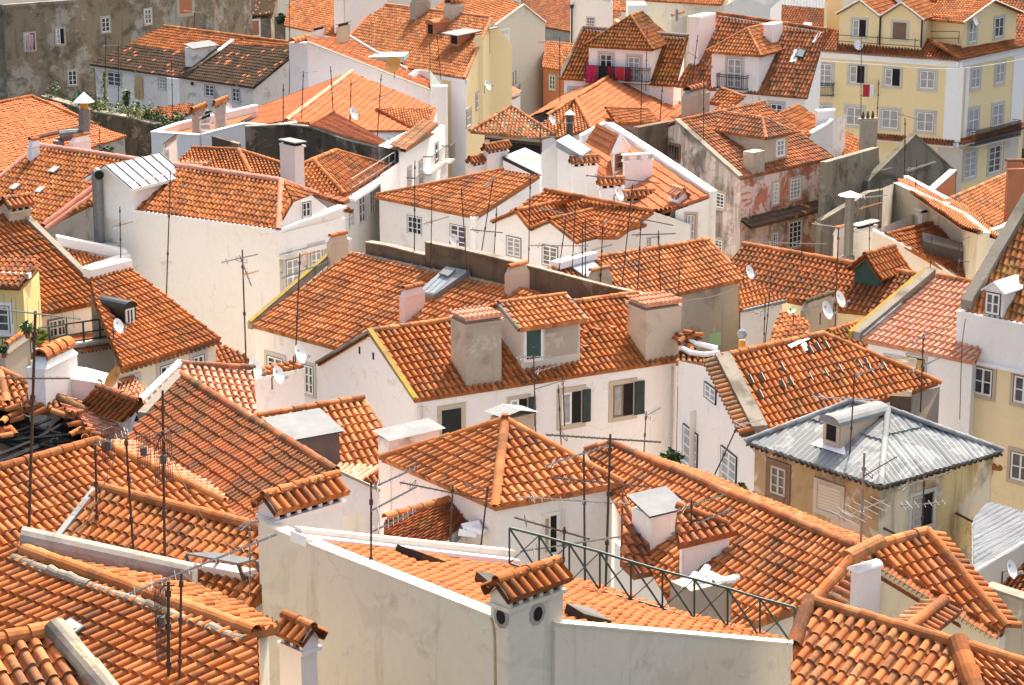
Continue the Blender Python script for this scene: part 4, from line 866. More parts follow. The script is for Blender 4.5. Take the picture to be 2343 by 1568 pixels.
# white valley roof between
h = house('white_house', 'low house with curved white flashings and loose tiles on its roof, beside the main house', zb=0, wall='white_main', roof='tile_mix', key='valley')
pl = h.line((1545, 832), (1640, 835), 16.7, 14); ps = h.slope(pl, [(1545, 832), (1636, 835), (1655, 822), (1560, 790)], (0, -1), pitch=.22); body(h, ps, .1)
m = MB(); c = [onPl(p, pl) + Z * .18 for p in ((1556, 806), (1580, 818), (1610, 822), (1645, 818))]; m.tube(c, .1, 'cap_white', 6); c = [onPl(p, pl) + Z * .25 for p in ((1560, 783), (1590, 800), (1640, 812))]; m.tube(c, .1, 'cap_white', 6); h.part('flashing', m)
m = MB()
for i in range(14):
    c = onPl((1560 + random.uniform(0, 22), 796 + random.uniform(-10, 6)), pl) + Z * random.uniform(.05, .5); d = V3((random.uniform(-1, 1), random.uniform(-1, 1), random.uniform(-.2, .2))).normalized(); m.pipe(c, c + d * .45, .11, 'tile', seg=.5)
h.part('loose_tiles', m)
# ================================================= orange roof, yellow wall right of centre
h = house('yellow_house', 'yellow walled house under a wide dark orange roof with a tiled ridge hut on top', zb=0, wall='yellow_pale', roof='tile_red', key='yellowmid')
pl = h.line((1705, 562), (2119, 636), 17.4, 26); ps = h.slope(pl, [(1700, 562), (2125, 637), (2030, 724), (1912, 712), (1800, 690), (1660, 610)], (-.62, 1)); h.ridge((1700, 562), (2125, 637), .15, 'tile'); body(h, ps, .15)
h.win((1936, 737), (1943, 755), kind='dark', sur=.05, sm='yellow_pale')
h.slope(plane(W((1775, 752), 16), W((1860, 790), 16), 25), [(1755, 800), (1850, 800), (1850, 735), (1785, 715)], (-.5, 1), U=V3((1, -.5, 0)), mat='tile')
h.chim(1828, 1840, 1912, 800, 712, cap='taper', mat='cement', capm='tile_dark', Y=ps[3].y - 2.5, down=6, label='broad brown chimney with rough cement top')
# ridge hut
h2 = house('roof_hut', 'small dark hut with an orange gable roof sitting on a dark orange ridge', cat='hut', zb=15, wall='green_dark', roof='tile', key='hut')
q = onPl((2012, 640), pl) ; A, B = onY((1955, 612), q.y + .3), onY((2012, 632), q.y - .6)
n = perp(A, B); Lg = 2.2; ap = (A + B) / 2 + Z * .75; u = hv(B - A).normalized(); e0, e1 = A - u * .2 - n * .25 - Z * .1, B + u * .25 - n * .25 - Z * .1; t0 = ap - n * .25
tiles(h2.R, plane3(e1, e1 + n * Lg, t0), [e1, e1 + n * Lg, t0 + n * Lg, t0], n, t0 - e1, 'tile', 'lusa', .23, .36, sag=0); tiles(h2.R, plane3(e0, e0 + n * Lg, t0), [e0, e0 + n * Lg, t0 + n * Lg, t0], n, t0 - e0, 'tile', 'lusa', .23, .36, sag=0); h2.D.pipe(t0 + Z * .04, t0 + n * Lg + Z * .04, .12, 'tile')
h2.walls([A, B, B + n * Lg, A + n * Lg], zb=q.z - .9); h2.W.add([A, B, ap], [(0, 1, 2)], 'green_dark'); m = MB(); k = -n * .35; m.add([A - Z * .75 + k * .1, B - Z * .75 + k * .1, B - Z * 1.1 + k, A - Z * 1.1 + k], [(0, 1, 2, 3)], 'grey_dark'); h2.part('flashing', m)
# small yellowish roof below
h = house('tiled_house', 'house with small lichen yellowed roof between the brown chimney and the pale tile roof', zb=0, wall='yellow_pale', roof='tile_yel', key='lichen')
pl = h.line((1895, 760), (2022, 722), 16.6, 24); ps = h.slope(pl, [(1895, 762), (2022, 722), (2000, 800), (1975, 830), (1905, 800)], (.6, 1)); h.ridge((1895, 762), (2022, 722), .12, 'tile'); body(h, ps, .1)
# ================================================= pale tile roof, orange awnings
h = house('white_house', 'white house with a rosy tile roof and orange awnings over two windows, right side', zb=0, wall='white', roof='tile_pink', key='rosy')
pl = h.line((1971, 780), (2190, 824), 16.6, 27); ps = h.slope(pl, [(1971, 780), (2230, 832), (2300, 662), (2144, 634)], (-170, 146)); h.ridge((2144, 634), (2300, 662), .13, 'tile'); body(h, ps, .15)
h.coping(ps[0] - h.U * .3, ps[3] - h.U * .3, .5, .35, 'mortar', up=.15); h.coping(ps[0] - h.U * .55 + Z * .1, ps[3] - h.U * .55 + Z * .1, .2, .3, 'mortar_yel'); h.coping(ps[0] - h.U * .0, (ps[0] + ps[3]) * .5, .2, .3, 'galv', up=.1)
for x in (2027, 2079):
    a_, d_, n_ = h.hit((x + 15, 850)); q0, q1 = onV((x, 818), a_, d_), onV((x + 33, 862), a_, d_); m = MB(); w_ = (q1 - q0).dot(d_); hh = q0.z - q1.z; o = q0
    m.add([o, o + d_ * w_, o + d_ * w_ + n_ * .55 - Z * hh, o + n_ * .55 - Z * hh, o - Z * hh, o + d_ * w_ - Z * hh], [(0, 1, 2, 3), (0, 3, 4), (1, 5, 2)], 'awning')
    h.part('awning', m); h.win((x, 816), (x + 33, 880), kind='open', sur=.12, sm='stone')
# ================================================= yellow house at right edge
h = house('yellow_house', 'pale yellow house at the right edge with white attic band, steep roof and white dormer', zb=0, wall='yellow_pale', roof='tile_yel', key='yellowedge')
A, B = W((2190, 716), 18.2), W((2420, 762), 18.2); h.setpl(plane(A, B, 42), A, B); pl = h.pl; h.row = .42
h.walls([A - Z * 1.75, B - Z * 1.75, B - Z * 1.75 + h.Pp * 8, A - Z * 1.75 + h.Pp * 8]); n_ = h.Pp
h.W.box(A - n_ * .04 - Z * 1.7, B - A, n_ * .3, Z * 1.7, 'white'); h.W.box(A - n_ * .18 - Z * 1.83, B - A, n_ * .3, Z * .13, 'cap_white'); h.W.box(A - n_ * .1, B - A, n_ * .35, Z * .1, 'cap_white'); h.W.quad(A - Z * 1.7, A, A + n_ * 8, A + n_ * 8 - Z * 1.7, 'white')
ps = h.slope(pl, [(2209, 716), (2440, 765), (2440, 420), (2365, 440)], (-.2, 1)); V_ = onPl((2209, 710), pl); V2_ = onPl((2370, 436), pl); h.coping(V_, V2_, .5, .4, 'mortar', up=.2)
s_ = h.dormer((2250, 727), (2292, 736), 660, 'pitch', depth=3, mat='white', rh=.3, rmat='cap_white', ov=.12)
h.win((2257, 668), (2286, 722), nx=2, ny=2, sur=0, fr='frame_white', outer='grey_dark', parent='dormer', faces=s_)
fw = [h.faces[0]]
for TL, BR in (((2230, 838), (2268, 908)), ((2322, 858), (2362, 928)), ((2315, 1032), (2355, 1105)), ((2216, 1012), (2262, 1075))): h.win(TL, BR, nx=2, ny=2, sur=.17, sm='stone_tan', faces=fw, outer='black_sheet')
m = MB(); A1, B1 = W((2232, 1065), 15.2), W((2305, 1075), 15.2)
h2 = house('orange_house', 'narrow orange walled outbuilding wedged between the stained house and the yellow house', zb=0, wall='orange_wall', roof='tile_mix', key='orangebit')
A1 = onY((2255, 1068), fw[0][0].y - 1.2); B1 = onY((2308, 1072), fw[0][0].y - 1.6); h2.walls([A1, B1, B1 + V3((.3, 2, 0)), A1 + V3((.3, 2, 0))]); pl2 = plane(A1, B1, 15); h2.setpl(pl2, A1, B1); h2.slope(pl2, [A1 + Z * .03 - h2.Pp * .15, B1 + Z * .03 - h2.Pp * .15, B1 + h2.Pp + Z * .3, A1 + h2.Pp + Z * .3], h2.Pp + Z * .27)
# ================================================= right: parapet roofs
h = house('tiled_house', 'house with two shallow orange roofs behind cream parapets below the yellow corner building', zb=0, wall='putty', roof='tile', key='parapets')
pl = h.line((2062, 420), (2183, 372), 16.8, 18)
pl = h.line((2184, 462), (2300, 402), 16.4, 20); ps = h.slope(pl, [(2184, 460), (2300, 402), (2345, 430), (2345, 520), (2285, 530), (2240, 505)], (.6, 1), prof='lusa', pitch=.22); h.ridge((2160, 463), (2300, 402), .12); body(h, ps, .1)
p3 = h.line((2062, 412), (2180, 470), 17.2, 20, -1); h.slope(p3, [(2050, 416), (2078, 410), (2200, 470), (2285, 545), (2200, 520)], (-.75, .55), prof='lusa', pitch=.22, U=h.U)
t = [onPl(p, p3) for p in ((2045, 420), (2130, 460), (2200, 492), (2250, 535), (2300, 520), (2345, 490))]; h.thick(t[:4], .25, 'putty', zb=4, cop='putty', ch=.05); h.thick(t[3:], .25, 'putty', zb=4, cop='putty', ch=.05)
h.coping(onPl((2072, 412), p3), onPl((2165, 464), p3), .25, .25, 'cap_white', up=.1)
h.walls([onPl((2020, 430), p3), onPl((2045, 420), p3)], closed=False)
h.chim(2295, 2300, 2345, 505, 385, cap='taper', mat='orange_wall', capm='tile_mix', Y=ps[3].y - .5, down=3, label='square terracotta coloured chimney')
o0, o1 = onY((2126, 445), ps[0].y + 2), onY((2186, 392), ps[0].y + 5); h.thick([o0, o1], .3, 'orange_wall', zb=4, cop='stone')
# ================================================= white house with long grey dormer
h = house('white_house', 'white house with orange roof, slanted white side wall and a long curved grey metal dormer', zb=0, wall='white', roof='tile', key='greydormer')
pl = h.line((2026, 540), (2130, 513), 17, 24); ps = h.slope(pl, [(2026, 540), (2130, 513), (2290, 610), (2230, 650), (2200, 640)], (.75, .72), pitch=.22); h.ridge((2026, 540), (2130, 513), .12)
t = [onPl(p, pl) for p in ((1996, 530), (2030, 545), (2120, 590), (2215, 655))]; h.thick(t, .25, 'lilac', zb=0, cop='cap_white'); h.walls([t[0], onY((1912, 535), t[0].y + 1)], closed=False); h.walls([t[0], ps[1] + V3((0, 3, 0)), ps[2], ps[3]], closed=False)
t2 = [onPl(p, pl) for p in ((2130, 510), (2170, 530), (2245, 575), (2290, 600))]; h.thick(t2, .2, 'white', zb=6, cop='cap_white')
A = onPl((2118, 580), pl) + Z * .9; B = onPl((2248, 628), pl) + Z * .6; d = (onY((2244, 585), B.y) - onY((2110, 550), A.y)); o = onY((2112, 552), A.y); e = o + d; n_ = perp(o, e); m = MB(); k = 7; vs = []
for P_ in (o, e): vs += [P_ + n_ * (.55 - .6 * math.cos(math.pi * i / k)) + Z * (.28 * math.sin(math.pi * i / k)) for i in range(k + 1)]
m.add(vs, [(i, i + 1, k + 2 + i, k + 1 + i) for i in range(k)] + [tuple(range(k + 1)), tuple(range(k + 1, 2 * k + 2))], 'metal_sheet'); m2 = MB(); m2.add([o, e, e + n_ * 1.1, o + n_ * 1.1] + [x - Z * b_ for x, b_ in ((o, .35), (e, 1.7), (e + n_ * 1.1, 1.7), (o + n_ * 1.1, .35))], [(0, 1, 5, 4), (1, 2, 6, 5), (2, 3, 7, 6), (3, 0, 4, 7)], 'grey_dark'); h.part('dormer', m2); h.part('dormer_roof', m, '^')
h.chim(2103, 2107, 2168, 540, 494, cap='slab', mat='white', Y=ps[1].y + .5, down=2, label='white chimney with a flat slab above the ridge')
h.chim(1958, 1962, 2004, 590, 530, cap='slab', mat='lilac', Y=t[0].y + .5, down=3, label='low white chimney with slab, at the left corner')
h.chim(1905, 1914, 1940, 610, 540, cap='taper', mat='lilac', capm='mortar_yel', Y=t[0].y + .3, down=3, label='short pale stack beside the flue')
m = MB(); q = onY((1940, 590), t[0].y - .2); tp = onY((1944, 452), t[0].y - .2); m.tube([q - Z * .5, tp], .22, 'flue', 10); m.tube([q - Z * .5, q + Z * .1], .3, 'flue', 10); m2 = MB(); m2.tube([tp + Z * .1, tp + Z * .3], .55, 'cap_white', 12, .04); h.part('flue_pipe', m); h.part('cowl', m2, '^')
def loopY(h, pts, dep=4, mat=None, top=False, mats=None, zb=None):
    """house body from picture points with given distances (x, y, Y); closed off behind"""
    P = [onY((x, y), Y) for x, y, Y in pts]; a, b = P[-1], P[0]
    bk = V3((0, dep, 0)); lp = P + [P[-1] + bk, P[0] + bk]; h.walls(lp, mat, mats=mats, top=top, zb=zb); h.setpl(plane(P[0], P[1], 20), P[0], P[1]); return P
# ================================================= big blank wall house, left
plaster('white_blank', (.84, .78, .71), (.42, .36, .28), .16, .38, (.83, .77, .71), .35)
h = house('white_house', 'white house with a huge blank side wall and a pink ridged orange roof', zb=0, wall='white_blank', roof='tile', key='blank')
pl = h.line((90, 336), (643, 416), 20.6, 24); h.row = .4; h.pitch = .25
P0, P1 = onPl((90, 336), pl), onPl((643, 416), pl); c1, c2 = onPl((305, 482), pl), onPl((637, 527), pl)
ps = h.slope(pl, [(90, 336), (643, 416), (667, 461), (637, 528), (300, 481), (205, 470), (102, 521), (-20, 560), (-20, 425)], (-.66, 1)); h.ridge(P0, P1, .15, 'ridge_pink'); h.ridge((90, 336), (-20, 425), .14, 'ridge_pink')
h.ridge(P1, onPl((637, 528), pl), .14, 'ridge_pink')
h.R.pipe(onPl((212, 437), pl) + Z * .05, onPl((102, 521), pl) + Z * .05, .2, 'ridge_pink'); h.R.pipe(onPl((220, 445), pl) + Z * .02, onPl((106, 526), pl) + Z * .0, .16, 'ridge_pink')
n = h.Pp; q = onPl((637, 528), pl); rt = plane(P1, P1 + (P1 - P0), -24)
side = hv(onV((785, 474), q, V3((.62, .78, 0))) - q); sp = plane3(P1, onPl((666, 461), pl), P1 + side * .55 - Z * 1.1); h.slope(sp, [P1, onPl((668, 463), pl), onPl((724, 446), sp)], P1 - onPl((700, 470), sp), U=side.normalized()); h.ridge(P1, onPl((724, 446), sp), .13, 'ridge_pink')
bk = P0 + n * 5 - Z * 2.2; bk2 = P1 + n * 5 - Z * 2.2; h.slope(plane(P0, P1, -24), [P0, P1, bk2, bk], n * -1 + Z * .44)
wl = onPl((220, 470), pl); tops = [onV(p, q, hv(c2 - c1)) for p in ((218, 478), (300, 485), (637, 531))]; sd = onV((785, 475), q, V3((.62, .78, 0)))
h.thick(tops, .35, 'white_blank', zb=0, cop='cap_white', ch=.1); A = tops[-1]; h.walls([A, sd, sd + V3((-2.5, 4, 0)), tops[0] + n * 6, tops[0]], closed=False)
ff = [h.faces[2]] if (h.faces[2][0] - A).length < .1 else h.faces
dd = hv(sd - A).normalized(); nn = -perp(A, sd); h.W.box(A + nn * .12 - Z * .05 - dd * .1, sd - A + dd * .2, -nn * .5, Z * .12, 'cap_white'); h.W.box(A + nn * .08 - Z * .95, dd * ((sd - A).length), -nn * .2, Z * .9, 'white')
h.W.box(A + nn * .3 - Z * 1.15 - dd * .1, dd * ((sd - A).length + .3), -nn * .3, Z * .16, 'white_dirty'); h.W.box(A + nn * .06 - Z * 1.75, dd * ((sd - A).length), -nn * .1, Z * .58, 'peel_white')
h.W.box(A + nn * .05 - Z * 6.5, dd * ((sd - A).length), -nn * .1, Z * 4.7, 'azulejo'); h.W.box(A + nn * .09 - Z * 6.5, dd * .35, -nn * .1, Z * 4.7, 'stone'); h.W.box(sd - dd * .35 + nn * .09 - Z * 6.5, dd * .35, -nn * .1, Z * 4.7, 'stone')
h.faces.append((A + nn * .06, sd + nn * .06))
for TL, BR in (((653, 597), (684, 668)), ((709, 568), (735, 622))): h.win(TL, BR, nx=2, ny=4, sur=.2, faces=[h.faces[-1]])
gq = A + n * .5 + dd * .3; g1, g2, g3 = onV((636, 526), gq, dd), onV((752, 478), gq, dd), onV((712, 447), gq, dd); h.W.add([g1, g2, g3, onV((672, 463), gq, dd)], [(0, 1, 2, 3)], 'white'); h.faces.append((V3((g1.x, g1.y, g3.z)), V3((g2.x, g2.y, g3.z)))); h.win((690, 465), (709, 494), nx=2, ny=2, sur=.08, faces=[h.faces[-1]], sm='white')
# box dormer on the roof
X0 = onPl((222, 478), pl) + Z * .1; b0 = onV((216, 470), X0, hv(c2 - c1)); b1 = onV((304, 486), X0, hv(c2 - c1)); u = hv(b1 - b0).normalized(); w_ = (b1 - b0).dot(u); n_ = perp(b0, b1); ht = onV((240, 402), b0, u).z - b0.z; m = MB()
m.box(b0 - Z * .5, u * w_, n_ * 3.2, Z * (ht + .35), 'white'); rr = b0 + u * w_ * .45 + Z * (ht + .38); m.add([b0 + Z * (ht - .15), b0 + u * w_ + Z * (ht - .15), rr], [(0, 1, 2)], 'white'); h.part('dormer', m); m = MB()
for e in (b0 - u * .25 + Z * (ht - .35), b0 + u * (w_ + .25) + Z * (ht - .5)):
    e_ = e - n_ * .3; t_ = rr - n_ * .3; L_ = n_ * 3.6; m.add([e_, e_ + L_, t_ + L_, t_, e_ + Z * .14, e_ + L_ + Z * .14, t_ + L_ + Z * .14, t_ + Z * .14], [(4, 5, 6, 7), (0, 4, 7, 3), (0, 1, 5, 4), (3, 2, 1, 0)], 'cap_white')
    k = 6
    for i in range(k + 1): f0 = e_ + L_ * i / k + Z * .15; m.box(f0, n_ * .06, t_ - e_, Z * .05, 'grey_dark')
h.part('dormer_roof', m, '^')
h.chim(64, 74, 93, 373, 338, cap='taper', mat='cap_white', capm='cap_white', label='little white chimney at the left end of the pink ridge')
h.chim(160, 168, 209, 352, 330, cap='taper', mat='white', capm='cap_white', pl=plane(P0, P1, -24), label='white base under the bent silver flue')
for x, y in ((125, 393), (93, 439), (36, 432)):
    m = MB(); c = onPl((x, y), pl) + pl[1] * .12; m.cbox(c, h.U * .4, (P0 - ps[-1]).normalized() * .45, pl[1] * .06, 'curtain'); h.part('roof_light', m, 'roof')
# flue on the wall
m = MB(); Yf = tops[0].y - .7; q0 = onY((228, 555), Yf); q1 = onY((222, 402), Yf); q2 = q1 + V3((.18, -.5, .12)); m.tube([q0, q1, q1 + V3((.04, -.18, .16)), q2], .24, 'flue', 10); m2 = MB(); m2.tube([q2, q2 + V3((.03, -.1, 0))], .2, 'dark', 10); h.part('flue_pipe', m); h.part('opening', m2, '^')
m = MB(); m.cbox(q0 + V3((.1, .1, -.55)), V3((1.25, .3, 0)), V3((-.25, .9, 0)), Z * 1.1, 'stone'); h.part('flue_base', m)
# ================================================= far left roofs in front of it
h = house('white_house', 'white house with steep orange roof, grey verge strip and a green railed balcony at left', zb=0, wall='white', roof='tile', key='balcony')
pl = h.line((54, 730), (251, 689), 17.2, 30); h.row = .38
ps = h.slope(pl, [(-30, 746), (54, 730), (251, 689), (65, 508), (22, 488), (-30, 500)], (-1, -.93)); h.coping(ps[2], ps[3], .3, .25, 'mortar', up=.1)
B_ = ps[2]; lp = [onPl(p, pl) - Z * .1 for p in ((-30, 744), (247, 690))]; h.walls([lp[0] + h.Pp * .25, lp[1] + h.Pp * .25, ps[3] - Z * .1 + h.Pp * 0], closed=False)
h.win((110, 735), (153, 800), nx=4, ny=4, sur=.06, sm='grey', sill=False, faces=h.faces[:1])
Ya, Yb2 = h.faces[0][0].y, h.faces[0][1].y; T0, T1 = onY((60, 812), Ya - 1.9), onY((272, 779), Yb2 - 1.5); h.walls([T0, T1, T1 + V3((.5, 2.5, 0))], closed=False); h.W.poly([T0 + Z * .02, T1 + Z * .02, T1 + h.Pp * 2.5 + Z * .02, T0 + h.Pp * 2.5 + Z * .02], 'tile_red'); h.D.box(T0 - h.Pp * .1, T1 - T0, h.Pp * .4, Z * .12, 'white_dirty')
m = MB(); d = (T1 - T0); k = int(d.length / .2)
for i in range(k): p = T0 + d * (i + .5) / k - Z * .1; m.pipe(p + h.Pp * .3, p - h.Pp * .35 - Z * .1, .1, 'tile_mix', seg=.6)
h.part('eave_tiles', m)
m = MB(); up = V3((0, 0, .95)); T0b = T0 + d * .09
for i in range(6):
    p = T0b + (T1 - T0b) * i / 5 + h.Pp * .15; m.tube([p, p + up], .045, 'iron_green', 5)
for z_ in (.95, .5, .2): m.tube([T0b + Z * z_ + h.Pp * .15, T1 + Z * z_ + h.Pp * .15], .035, 'iron_green', 5)
h.part('railing', m)
h.win((215, 874), (262, 905), nx=2, ny=1, sur=.2, faces=[h.faces[2]], fr='frame_brown')
h.chim(3, 22, 71, 512, 476, cap='tile', mat='stone_tan', capm='tile_old', label='grey chimney with tile cap at the top of the roof')
# yellow edge house
h = house('yellow_house', 'olive yellow house at the left edge with shuttered window, balcony and potted plants', zb=0, wall='yellow_olive', roof='tile_old', key='yellowleft')
yl = HOUSES['balcony'].faces[0][0].y - 2.0; P = loopY(h, [(-60, 655, yl + .3), (53, 662, yl)], 3)
h.slope(plane(P[0], P[1], 15), [P[0] + Z * .1 - h.Pp * .3, P[1] + Z * .1 - h.Pp * .3, P[1] + h.Pp * 2 + Z * .6, P[0] + h.Pp * 2 + Z * .6], h.Pp + Z * .27); h.coping(P[0] + h.Pp * .8 + Z * .3, P[1] + h.Pp * .8 + Z * .3, .3, .2, 'cap_white')
h.win((-10, 700), (24, 760), kind='w', nx=1, ny=3, sur=.16, sm='frame_white', faces=h.faces[:1])
b0, b1 = onY((-40, 832), yl - 1.0), onY((72, 824), yl - 1.0); m = MB(); m.box(b0 - Z * .15, b1 - b0, V3((0, 1.2, 0)), Z * .12, 'yellow_olive')
for i in range(15): p = b0 + (b1 - b0) * i / 14; m.tube([p, p + Z * .95], .02, 'iron_green', 4)
m.tube([b0 + Z * .95, b1 + Z * .95], .03, 'iron_green', 4); h.part('balcony', m)
h.chim(12, 17, 80, 900, 812, cap='taper', mat='cement', capm='mortar', Y=yl - 3.5, down=8, label='dark brown chimney below the balcony')
# black dormer house
h = house('cream_house', 'cream house with finely tiled roof and a black round topped dormer', zb=0, wall='cream', roof='tile', key='blackdormer')
pl = h.line((278, 845), (505, 776), 16.4, 27); h.row = .38; h.pitch = .23
ps = h.slope(pl, [(278, 845), (505, 776), (293, 611), (205, 632), (215, 690)], (-1, -.78)); lp = [onPl(p, pl) - Z * .12 + h.Pp * .25 for p in ((276, 846), (503, 777))]; h.walls([onY((262, 800), lp[0].y + 1), lp[0], lp[1], ps[2] - Z * .12, ps[3] - Z * .12], closed=False)
d = ps[1] - ps[0]; k = int(d.length / .24)
for i in range(k): p = ps[0] + d * (i + .5) / k - Z * .14; h.D.pipe(p + h.Pp * .3, p - h.Pp * .05 - Z * .03, .1, 'tile_mix', seg=.5)
h.coping(onPl((200, 632), pl), onPl((293, 609), pl), .5, .35, 'white', up=.12)
h.win((365, 840), (397, 900), nx=2, ny=1, sur=.2, faces=[h.faces[1]]); h.win((440, 818), (466, 860), nx=2, ny=1, sur=.2, faces=[h.faces[1]]); h.win((290, 872), (315, 930), nx=2, ny=1, sur=.2, faces=[h.faces[1]])
s_ = h.dormer((284, 745), (312, 738), 708, 'barrel', depth=1.15, mat='black_sheet', rh=.28, rmat='black_sheet', ov=.08); h.win((287, 709), (305, 737), nx=2, ny=1, sur=.0, parent='dormer', faces=s_[:1], outer='frame_white')
h2 = house('tiled_house', 'tiny triangular orange roof behind pale parapets between the steep roof and the blank wall', zb=0, wall='white', roof='tile', key='tri')
pl2 = h2.line((200, 625), (264, 600), 17.2, 20); ps = h2.slope(pl2, [(200, 626), (262, 606), (268, 598), (138, 570)], (-.3, -.6)); h2.coping(onPl((130, 562), pl2), onPl((290, 594), pl2), .5, .4, 'white', up=.25); h2.coping(onPl((290, 596), pl2), onPl((196, 628), pl2), .4, .3, 'white', up=.15); body(h2, ps, .05)
# red bit right of cream house
h = house('tiled_house', 'low house with dark red roof strip between the cream house and the blank wall', zb=0, wall='white', roof='tile_red', key='redstrip')
pl = h.line((497, 845), (570, 825), 14.6, 20); ps = h.slope(pl, [(480, 850), (570, 828), (560, 815), (497, 788)], (-.5, -1)); body(h, ps, .1)
# pink low house with tile-capped chimney
h = house('pink_house', 'pale pink low house with white chimney block capped by a little tiled gable, at left', zb=0, wall='pink', roof='tile_pink', key='pinklow')
yl2 = 72.0; P = loopY(h, [(66, 852, yl2), (250, 880, yl2 - 1)], .5, top=True); h.thick([onY((66, 848), yl2 + 1), onY((180, 852), yl2 + .6), onY((256, 872), yl2)], .3, 'pink', zb=0, cop='cap_white')
h.chim(66, 106, 182, 925, 846, cap='taper', mat='white', capm='cap_white', Y=yl2 - 2, down=6, name='chimney_block', parent=None); C, a, la, b, lb, T = h.chm
h.chim(100, 112, 150, 850, 838, cap='tile', mat='orange_wall', capm='tile', Y=T.y + .6, down=.4)
h = house('tiled_house', 'low house with pinkish tiles under a leaning orange dish, beside the white chimney block', zb=0, wall='white', roof='tile_pink', key='flatpink')
pl = h.line((180, 905), (320, 868), 15.8, 18); ps = h.slope(pl, [(160, 935), (180, 905), (305, 868), (350, 905), (335, 960), (230, 960)], (-.4, 1), pitch=.21, jit=.02); h.ridge((180, 905), (305, 868), .12, 'tile'); body(h, ps, .1)
# burnt roof
h = house('burnt_house', 'house with collapsed burnt roof, charred black rafters exposed among broken orange tiles', zb=0, wall='cement', roof='tile', key='burnt')
pl = h.line((-40, 852), (250, 1010), 18.4, 20, 1); 
pl = plane(W((-40, 1075), 18.0), W((240, 1010), 18.0), 20); h.setpl(pl, W((-40, 1075), 18.0), W((240, 1010), 18.0))
h.slope(pl, [(-30, 930), (110, 945), (140, 935), (110, 905), (0, 855), (-30, 850)], (.4, 1), jit=.02)
h.slope(pl, [(110, 905), (185, 965), (215, 1010), (250, 1012), (300, 1000), (200, 925), (110, 890)], (-1, -.35), jit=.02, mat='tile_pink', pitch=.2)
h.ridge((0, 852), (200, 945), .15, 'tile_old'); h.ridge((0, 856), (16, 925), .14)
fl = (pl[0] - Z * .7, pl[1]); m = MB(); m.poly([onPl(p, fl) for p in ((-60, 930), (140, 930), (240, 1020), (220, 1060), (-60, 1110))], 'burnt'); h.part('charred_floor', m)
random.seed(5)
for i in range(16):
    m = MB(); t = random.random(); a_ = onPl((random.uniform(-40, 60), random.uniform(950, 1070)), pl) - Z * random.uniform(.0, .4); b_ = onPl((random.uniform(100, 210), random.uniform(945, 1030)), pl) - Z * random.uniform(0, .4); m.tube([a_, (a_ + b_) / 2 - Z * random.uniform(-.05, .12), b_], random.uniform(.05, .09), 'burnt', 5); h.part('rafter', m)
for i in range(26):
    m = MB(); a_ = random.choice([(190, 985), (165, 965), (10, 1000), (5, 985), (120, 950), (150, 950), (200, 1000), (60, 955)]); c = onPl((a_[0] + random.uniform(-22, 18), a_[1] + random.uniform(-8, 12)), pl) + Z * random.uniform(.05, .3); d = V3((random.uniform(-1, 1), random.uniform(-1, .6), random.uniform(-.4, .2))).normalized(); m.pipe(c, c + d * .45, .11, 'tile', seg=.5); h.part('loose_tile', m)
body(h, [onPl(p, pl) for p in ((-30, 1080), (240, 1012), (300, 1000), (110, 890), (0, 852), (-30, 850))], .05)
# little dovecote-like chimney house
h = house('chimney_house', 'small white chimney housing with wavy gable, triangular vents and tiled hood beside the burnt roof', cat='chimney', zb=14, wall='white_dirty', roof='tile_yel', key='dovecote')
q = onPl((300, 1015), pl); A, B = onY((303, 1015), q.y + .2), onY((357, 1018), q.y - .1); n = perp(A, B); u = hv(B - A).normalized(); wd = (B - A).length; T = onY((303, 955), A.y); ht = T.z - A.z; bk = V3((-.75, .66, 0)) * 2.2
h.walls([A + Z * ht, B + Z * ht, B + Z * ht + bk, A + Z * ht + bk], zb=A.z - 1.5); ap = (A + B) / 2 + Z * (ht + .5); h.W.add([A + Z * ht, B + Z * ht, ap], [(0, 1, 2)], 'white_dirty')
for s_, e in ((1, A + Z * (ht - .15) - u * .3), (-1, B + Z * (ht - .15) + u * .3)):
    e = e - n * .15; t0 = ap - n * .15 + Z * .06; tiles(h.R, plane3(e, e + bk, t0), [e, e + bk, t0 + bk, t0], bk.normalized(), t0 - e, 'tile_yel', 'lusa', .23, .4, sag=0)
h.D.pipe(ap - n * .2 + Z * .1, ap + bk + Z * .1, .14, 'tile_old')
m = MB()
for i in (.25, .5, .75): c = A + u * wd * i + Z * (ht - .12 + (.18 if i == .5 else 0)) - n * .02; m.add([c - u * .11, c + u * .11, c + Z * .24], [(0, 1, 2)], 'dark')
h.part('vent', m)
# ================================================= white twin-gable complex (centre)
h = house('white_house', 'white house with two small front gables joined in an M shape and tall double doors', zb=0, wall='white', roof='tile', key='twin')
def cross(h, ap0, ap1, el, er, z, dl=None):
    """gabled wing: ridge ap0-ap1 at z, eaves at picture points el, er below the front gable end"""
    a0, a1 = W(ap0, z), W(ap1, z); d = hv(a1 - a0); L_ = onV(el, a0, V3((-d.y, d.x, 0)).normalized()); R_ = onV(er, a0, V3((-d.y, d.x, 0)).normalized())
    for e in (L_, R_): h.slope(plane3(e, e + d, a0), [e, e + d, a1, a0], a0 - e, U=d.normalized(), eave=.09)
    h.ridge(a0, a1, .12); h.D.pipe(a0, L_, .1, h.rm); h.D.pipe(a0, R_, .1, h.rm)
    k = d.normalized() * .15; zz = Z * .05; lp = [L_ + k - zz, a0 + k - zz, R_ + k - zz, R_ + d - zz, a1 - zz, L_ + d - zz]; h.walls(lp); return a0, a1, L_, R_
f0 = len(h.faces); g1 = cross(h, (1180, 484), (1330, 452), (1124, 508), (1212, 525), 18.0); g2 = cross(h, (1256, 505), (1415, 469), (1212, 525), (1320, 556), 17.9)
gg = [h.faces[f0], h.faces[f0 + 1], h.faces[f0 + 6], h.faces[f0 + 7]]
